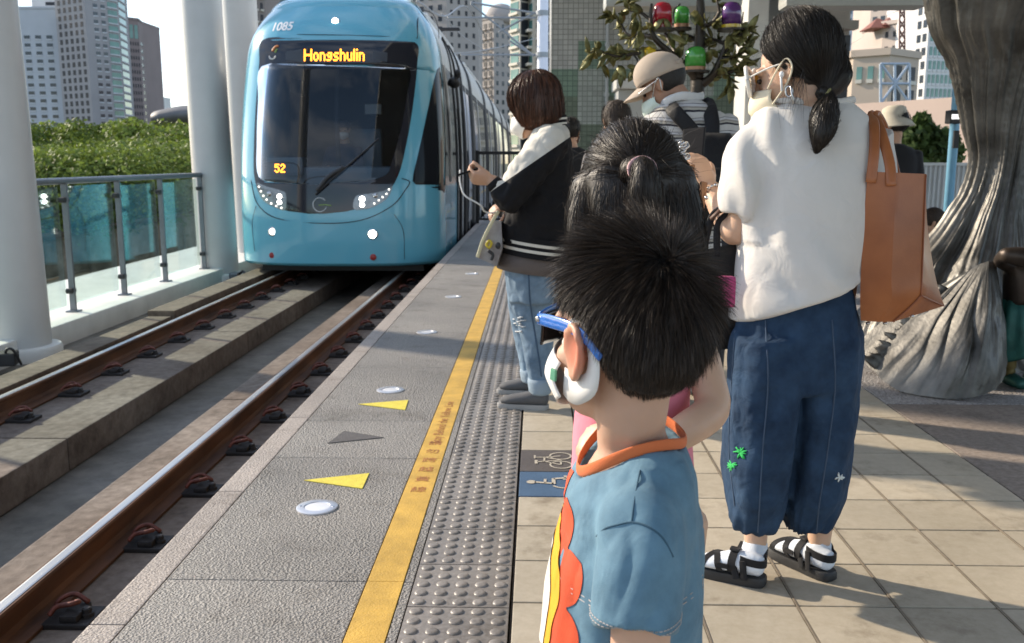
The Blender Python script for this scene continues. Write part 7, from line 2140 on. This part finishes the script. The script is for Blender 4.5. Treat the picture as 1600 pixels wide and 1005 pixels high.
# ================================================================== MAN WITH CAP
MD = 4.62
mo = thing('person', 'man in a beige cap and striped polo shirt looking down, wearing a black backpack', 'person', (P(1075, 600, MD).x, MD, 0))
HM = Head(P(1036, 134, MD), (-.80, .30, -.50), 1.1)
b = MB(); HM.add(b)
nm_ = P(1066, 165, MD)
b.tube([HM.p(0, -.02, -.03), nm_, nm_ + Vector((.02, 0, -.1))], [.062, .064, .1], n=16)
b.tube([nm_ + Vector((.02, 0, -.05)), P(1074, 260, MD), P(1075, 380, MD), P(1075, 430, MD)], [(.12, .11), (.18, .12), (.16, .12), (.16, .12)], n=20, ref=(1, 0, 0))
for px, sg in ((1022, -1), (1132, 1)):
    b.tube([P(px, 190, MD), P(px + sg * 8, 280, MD + .02), P(px - 14, 310, MD + .26), P(px - 40 if sg > 0 else px + 2, 285, MD + .34)], [.052, .045, .036, .028], n=14)
hand(b, P(1024, 285, MD + .34), (-.2, .6, .5), (0, .7, -.6), -1, 1.0); hand(b, P(1092, 285, MD + .34), (-.4, .6, .5), (0, .7, -.6), 1, 1.0)
for sg in (-1, 1): b.tube([Vector((mo.location.x + sg * .1, MD, .86)), Vector((mo.location.x + sg * .1, MD, .45)), Vector((mo.location.x + sg * .1, MD, .07))], [.085, .06, .04], n=14)
b.build('body', skinmat('tan_skin', (.40, .225, .15)), mo, True, remesh=.0075, sm_it=3)
HM.eyes(mo); face_mask(HM, cloth('pale_mask', (.62, .72, .66)), mo)
b = MB(); b.tube([HM.p(.07, .05, -.03), HM.p(.085, .012, .01), HM.p(.092, -.015, .02), HM.p(.085, .0, -.03)], .003, n=6, k=4); b.tube([HM.p(.072, .10, .012), HM.p(.082, .05, .016), HM.p(.088, .0, .018)], .0028, n=6, k=3); b.build('glasses_arm', M_steel, mo, True)
M_mstripe = cloth('striped_polo', (.5, .5, .5), weave=420, crease=.3, var=0)
nt, N_, L_n, b_ = nodes(M_mstripe)
tc = N_.new('ShaderNodeTexCoord'); sx = N_.new('ShaderNodeSeparateXYZ'); L_n.new(tc.outputs['Object'], sx.inputs[0])
nz_ = N_.new('ShaderNodeTexNoise'); nz_.inputs['Scale'].default_value = 5; L_n.new(tc.outputs['Object'], nz_.inputs['Vector'])
ad = N_.new('ShaderNodeMath'); ad.operation = 'MULTIPLY_ADD'; ad.inputs[1].default_value = .05; L_n.new(nz_.outputs['Fac'], ad.inputs[0]); L_n.new(sx.outputs['Z'], ad.inputs[2])
mu = N_.new('ShaderNodeMath'); mu.operation = 'MULTIPLY'; mu.inputs[1].default_value = 1 / .062; L_n.new(ad.outputs[0], mu.inputs[0])
frc = N_.new('ShaderNodeMath'); frc.operation = 'FRACT'; L_n.new(mu.outputs[0], frc.inputs[0])
rp = N_.new('ShaderNodeValToRGB'); rp.color_ramp.interpolation = 'CONSTANT'
els = rp.color_ramp.elements; els[0].position = 0; els[0].color = (.52, .51, .50, 1); els[1].position = .34; els[1].color = (.03, .03, .04, 1)
for p_, c_ in ((.48, (.40, .38, .34, 1)), (.60, (.26, .24, .22, 1)), (.70, (.5, .5, .52, 1)), (.86, (.12, .12, .14, 1)), (.91, (.52, .51, .50, 1))):
    q_ = els.new(p_); q_.color = c_
L_n.new(frc.outputs[0], rp.inputs['Fac']); L_n.new(rp.outputs['Color'], b_.inputs['Base Color'])
b = MB()
b.loft(rings_px([(156, 1036, 1092, .09), (168, 1018, 1118, .13), (185, 1011, 1134, .15), (220, 1010, 1141, .16), (280, 1014, 1140, .16), (360, 1020, 1132, .16), (410, 1020, 1132, .16)], MD, .15, 40, sq=2.3))
for px, sg in ((1024, -1), (1131, 1)): b.tube([P(px, 188, MD), P(px + sg * 6, 235, MD), P(px + sg * 8, 275, MD)], [.07, .072, .066], n=20)
b.build('polo_shirt', M_mstripe, mo, True, remesh=.009, sm_it=5, fn=foldfn(.008, (9, 9, 6), 9.0, .005, (24, 24, 16)))
b = MB(); b.tube([P(1030, 168, MD - .02), P(1042, 158, MD - .09), P(1066, 150, MD - .11), P(1090, 152, MD - .06), P(1098, 150, MD + .05)], (.008, .020), n=12, k=5, ref=(0, 0, 1)); b.build('polo_collar', cloth('white_collar', (.62, .62, .62)), mo, True)
b = MB(); b.loft(rings_px([(400, 1022, 1130, .14), (430, 1022, 1130, .15)], MD, .14, 30))
for sg in (-1, 1): b.tube([Vector((mo.location.x + sg * .09, MD, .84)), Vector((mo.location.x + sg * .1, MD, .45)), Vector((mo.location.x + sg * .1, MD, .06))], [.11, .085, .07], n=20)
b.build('trousers', cloth('dark_grey_cotton', (.035, .035, .042), crease=.3), mo, True, remesh=.011, sm_it=4)
for sg in (-1, 1): b = MB(); shoe(b, (mo.location.x + sg * .1 + .05, MD - .06, .004), (mo.location.x + sg * .1 - .08, MD + .17, .004), .045, .08); b.build('shoe', M_short, mo, True)
# hair under the cap and the cap itself
b = MB(); HM.ell(b, (0, -.02, .03), (.082, .10, .088))
def mcut(co, no):
    q = (co - np.array(HM.c)) @ np.linalg.inv(np.array(HM.M)).T / HM.s; out = co.copy()
    for i in range(len(co)):
        l_, f_, u_ = q[i]
        if f_ > .0 and u_ < .07 or f_ > .05 or u_ < -.045: out[i] = np.array(HM.c) + (co[i] - np.array(HM.c)) * .7
    return out
mh = b.build('hair', pm('short_black_hair', (.012, .010, .009), .55, var=.4, vs=90, bump=.8, bs=200, bd=.004), mo, True, remesh=.006, sm_it=3, fn=mcut)
M_cap = cloth('beige_cap', (.44, .36, .29), weave=500, bump=.4, var=.08)
b = MB(); rows = []
for i in range(14):
    th = i / 13 * R(100); z_ = .050 + .098 * math.cos(th) if th < R(90) else .050 - .022 * (th - R(90)) / R(10); rr2 = math.sin(min(th, R(90)))
    rows.append([HM.p(.088 * rr2 * math.cos(t), -.008 + .110 * rr2 * math.sin(t), z_ + .012 * math.sin(t) * rr2) for t in np.linspace(0, 2 * math.pi, 36, endpoint=False)])
b.loft(rows, cap=False); b.build('cap_crown', M_cap, mo, True, solid=.004)
b = MB(); rows = []
for v in np.linspace(0, 1, 8):
    rows.append([HM.p((.080 - .006 * v) * math.sin(a), .015 + (.088 + .082 * v) * math.cos(a) ** .9 if math.cos(a) > 0 else .015, .036 + .010 * math.cos(a) - .018 * v - .024 * math.sin(a) ** 2) for a in np.linspace(R(-84), R(84), 21)])
b.loft(rows, close=False); b.build('cap_brim', M_cap, mo, True, solid=.005)
b = MB(); b.tube([HM.p(.05, -.105, .045), HM.p(0, -.122, .052), HM.p(-.05, -.105, .045)], (.002, .009), n=8, ref=HM.u); b.build('cap_strap', M_cap, mo, True)
bp2 = thing('backpack', 'black backpack on the back of the man in the striped polo shirt', 'backpack', P(1112, 330, MD - .22))
b = MB(); b.loft(rings_px([(208, 1090, 1140, .05, MD - .22), (220, 1082, 1146, .075, MD - .24), (270, 1080, 1148, .09, MD - .25), (330, 1080, 1148, .095, MD - .25), (352, 1086, 1144, .08, MD - .25)], MD - .24, .08, 36, sq=3.5)); b.build('pack_body', cloth('black_nylon', (.011, .011, .013), rough=.6, crease=.3), bp2, True, fn=foldfn(.006, (12, 12, 12), 3))
b = MB(); b.loft(rings_px([(262, 1090, 1142, .03, MD - .345), (275, 1086, 1145, .045, MD - .35), (325, 1086, 1145, .05, MD - .35), (340, 1092, 1140, .03, MD - .35)], MD - .35, .04, 30, sq=3.5)); b.build('front_pocket', MATS['black_nylon'], bp2, True)
for pts in ([(1094, 222, MD - .2), (1074, 196, MD - .185), (1052, 172, MD - .15), (1046, 163, MD - .06), (1042, 168, MD + .06)], [(1112, 215, MD - .2), (1113, 195, MD - .185), (1110, 175, MD - .14), (1106, 163, MD - .05), (1104, 168, MD + .05)]):
    b = MB(); b.tube([P(*p) for p in pts], (.034, .008), n=12, k=5, ref=(.25, 1, 0)); b.build('shoulder_strap', MATS['black_nylon'], bp2, True)

# ================================================================== FAR FIGURES
def far_person(label, px, yhead, D, f, hairm, topm, lowm, h_scale=1.0, hat=None, tail=True):
    c = P(px, yhead, D)
    t = thing('person', label, 'person', (c.x, D, 0))
    Hd = Head(c, f, 1.08); b = MB(); Hd.add(b); x = c.x + .02
    zn = c.z - .2
    b.tube([Hd.p(0, -.02, -.04), Vector((x, D, zn + .04)), Vector((x, D, zn - .02))], [.055, .055, .09], n=14)
    b.tube([Vector((x, D, zn)), Vector((x, D, zn - .25)), Vector((x, D, zn - .6))], [(.14, .09), (.17, .11), (.16, .11)], n=16, ref=(0, 1, 0))
    for sg in (-1, 1):
        b.tube([Vector((x + sg * .17, D, zn - .06)), Vector((x + sg * .21, D - .02, zn - .32)), Vector((x + sg * .18, D + .12, zn - .5))], [.045, .038, .026], n=12)
        hand(b, Vector((x + sg * .18, D + .12, zn - .5)), (-.2 * sg, .5, -.6), (-sg, 0, 0), -sg, .95)
        b.tube([Vector((x + sg * .09, D, zn - .6)), Vector((x + sg * .09, D, .42)), Vector((x + sg * .09, D, .06))], [.085, .055, .036], n=12)
    b.build('body', M_skin, t, True, remesh=.011, sm_it=3)
    Hd.eyes(t)
    face_mask(Hd, M_maskw, t)
    b = MB(); Hd.ell(b, (0, -.02, .035), (.088, .105, .10)); 
    if tail: b.tube([Hd.p(0, -.06, .03), Hd.p(0, -.09, -.08), Hd.p(0, -.08, -.2)], [(.08, .05), (.08, .045), (.05, .02)], n=18)
    fh_ = b.build('hair', hairm, t, True, remesh=.012, sm_it=4)
    link('hair_strand_layer', flow_strands(fh_, 700, .12, .0022, lambda p, n_: np.array([0, 0, -1.0]), .012, 6, .012), hairm, t, True)
    b = MB(); b.loft([[Vector((x + a * math.cos(q), D + d_ * math.sin(q), z)) for q in np.linspace(0, 2 * math.pi, 28, endpoint=False)] for a, d_, z in ((.07, .07, zn + .05), (.15, .10, zn + .01), (.205, .13, zn - .06), (.21, .14, zn - .3), (.20, .14, zn - .66))])
    for sg in (-1, 1): b.tube([Vector((x + sg * .17, D, zn - .04)), Vector((x + sg * .215, D - .01, zn - .26))], [.07, .062], n=16, k=3)
    b.build('top', topm, t, True, remesh=.013, sm_it=4, fn=foldfn(.008, (8, 8, 6), px))
    b = MB(); b.loft([[Vector((x + a * math.cos(q), D + .13 * math.sin(q), z)) for q in np.linspace(0, 2 * math.pi, 24, endpoint=False)] for a, z in ((.18, zn - .6), (.18, zn - .75))])
    for sg in (-1, 1): b.tube([Vector((x + sg * .09, D, zn - .68)), Vector((x + sg * .09, D, .45)), Vector((x + sg * .09, D, .07))], [.095, .075, .06], n=16)
    b.build('trousers', lowm, t, True, remesh=.014, sm_it=3)
    for sg in (-1, 1): b = MB(); shoe(b, (x + sg * .09, D - .08, .003), (x + sg * .1, D + .16, .003), .045, .08); b.build('shoe', M_short, t, True)
    return t, Hd
M_fblack = cloth('plain_black_top', (.014, .014, .016)); M_fgrey = cloth('plain_grey_top', (.16, .15, .15))
far_person('person with black hair in black clothes, partly behind the varsity jacket', 892, 206, 9.4, (.3, .95, 0), pm('far_black_hair', (.010, .008, .007), .5, var=.4, vs=60), M_fblack, M_short, tail=False)
far_person('person with loose brown hair seen just above the girl', 962, 190, 6.6, (-.2, .95, -.1), pm('far_brown_hair', (.03, .018, .012), .7, var=.5, vs=60), M_fgrey, M_short)
tb_, Hb = far_person('person in a cream bucket hat and black top behind the tote bag', 1396, 196, 8.2, (-.75, .65, -.1), pm('far_dark_hair', (.010, .008, .007), .5, var=.4, vs=60), M_fblack, M_short, tail=False)
b = MB(); b.lathe(Hb.p(0, -.01, .045), [(.165, -.065), (.160, -.06), (.108, .012), (.104, .05), (.094, .095), (.06, .115), (.002, .118)], 36, Hb.u); b.build('bucket_hat', cloth('cream_felt', (.55, .51, .43)), tb_, True)
# seated figure further back by the fence
c = P(1456, 348, 8.6)
t = thing('person', 'person with brown hair sitting low behind the tote bag beside the trunk', 'person', (c.x, 8.6, 0))
Hs = Head(c, (-.9, .2, -.3), 1.0); b = MB(); Hs.add(b)
b.tube([Hs.p(0, -.02, -.04), c + Vector((.03, 0, -.18)), c + Vector((.06, 0, -.3)), c + Vector((.06, 0, -.42))], [.05, .09, .12, .13], n=14)
for sg in (-1, 1): b.tube([c + Vector((.05, sg * .15, -.22)), c + Vector((-.08, sg * .17, -.36)), c + Vector((-.2, sg * .1, -.30))], [.045, .038, .028], n=12); b.tube([c + Vector((.05, sg * .09, -.42)), c + Vector((-.3, sg * .1, -.38)), Vector((c.x - .32, 8.6 + sg * .1, .05))], [.08, .06, .04], n=12); hand(b, c + Vector((-.2, sg * .1, -.30)), (-.8, 0, .3), (0, -sg, 0), sg, .9)
b.build('body', M_skin, t, True, remesh=.012, sm_it=3); Hs.eyes(t)
b = MB(); Hs.ell(b, (0, -.02, .035), (.09, .108, .102)); b.tube([Hs.p(0, -.06, .03), Hs.p(0, -.09, -.08), Hs.p(0, -.07, -.16)], [.08, .075, .03], n=16); b.build('hair', MATS['far_brown_hair'], t, True, remesh=.012, sm_it=4)
b = MB(); b.tube([c + Vector((.02, 0, -.12)), c + Vector((.05, 0, -.28)), c + Vector((.06, 0, -.46))], [(.13, .11), (.20, .15), (.17, .16)], n=24, ref=(1, 0, 0)); b.build('top', cloth('pale_green_top', (.40, .46, .42)), t, True)
b = MB()
for sg in (-1, 1): b.tube([c + Vector((.06, sg * .09, -.44)), c + Vector((-.3, sg * .1, -.39)), Vector((c.x - .32, 8.6 + sg * .1, .08))], [.1, .078, .06], n=14)
b.build('trousers', M_short, t, True, remesh=.014, sm_it=3)
for sg in (-1, 1): b = MB(); shoe(b, (c.x - .28, 8.6 + sg * .1, .003), (c.x - .48, 8.6 + sg * .11, .003), .042, .07); b.build('shoe', M_short, t, True)
be = thing('bench', 'dark low bench under the seated person by the trunk', 'bench', (c.x + .1, 8.6, 0))
b = MB(); b.b2((c.x - .14, 8.2, .0), (c.x + .3, 9.3, c.z - .5), .02); b.build('bench_body', M_black, be)
b = MB(); b.b2((c.x - .17, 8.17, c.z - .498), (c.x + .33, 9.33, c.z - .46), .012); b.build('bench_top', M_post, be)
# driver in the cab, cap and white mask
c = Vector((P(537, 205, TD0 + 1.6).x, TD0 + 1.6, P(537, 204, TD0 + 1.6).z))
t = thing('person', 'tram driver with dark cap and white mask behind the windscreen', 'person', (c.x, c.y, c.z - .9))
Hd = Head(c, (.05, -1, -.05), 1.05); b = MB(); Hd.add(b)
b.tube([Hd.p(0, -.02, -.04), c + Vector((0, .03, -.2)), c + Vector((0, .03, -.35)), c + Vector((0, .03, -.7))], [.055, .09, (.2, .11), (.17, .12)], n=16, ref=(0, 1, 0))
for sg in (-1, 1):
    b.tube([c + Vector((sg * .19, .02, -.26)), c + Vector((sg * .25, -.1, -.5)), c + Vector((sg * .15, -.36, -.52))], [.055, .045, .03], n=12); hand(b, c + Vector((sg * .15, -.36, -.52)), (0, -1, .1), (0, 0, -1), -sg, .95)
    b.tube([c + Vector((sg * .1, .05, -.7)), c + Vector((sg * .11, -.38, -.68)), c + Vector((sg * .11, -.4, -1.05))], [.08, .065, .045], n=12)
b.build('body', M_skin, t, True, remesh=.013, sm_it=3); Hd.eyes(t); face_mask(Hd, M_maskw, t)
b = MB(); b.tube([c + Vector((0, .03, -.19)), c + Vector((0, .03, -.3)), c + Vector((0, .03, -.72))], [(.1, .09), (.23, .14), (.19, .14)], n=20, ref=(0, 1, 0))
for sg in (-1, 1): b.tube([c + Vector((sg * .19, .02, -.26)), c + Vector((sg * .25, -.1, -.5)), c + Vector((sg * .16, -.33, -.52))], [.07, .06, .045], n=14)
b.build('uniform', cloth('navy_uniform', (.025, .035, .07)), t, True, remesh=.014, sm_it=3)
b = MB(); Hd.ell(b, (0, -.01, .075), (.10, .11, .058)); Hd.ell(b, (0, .09, .055), (.07, .05, .010)); b.build('cap', MATS['navy_uniform'], t, True, remesh=.01, sm_it=2)
b = MB(); Hd.ell(b, (0, -.02, .03), (.084, .10, .085)); b.build('hair', MATS['far_black_hair'], t, True)
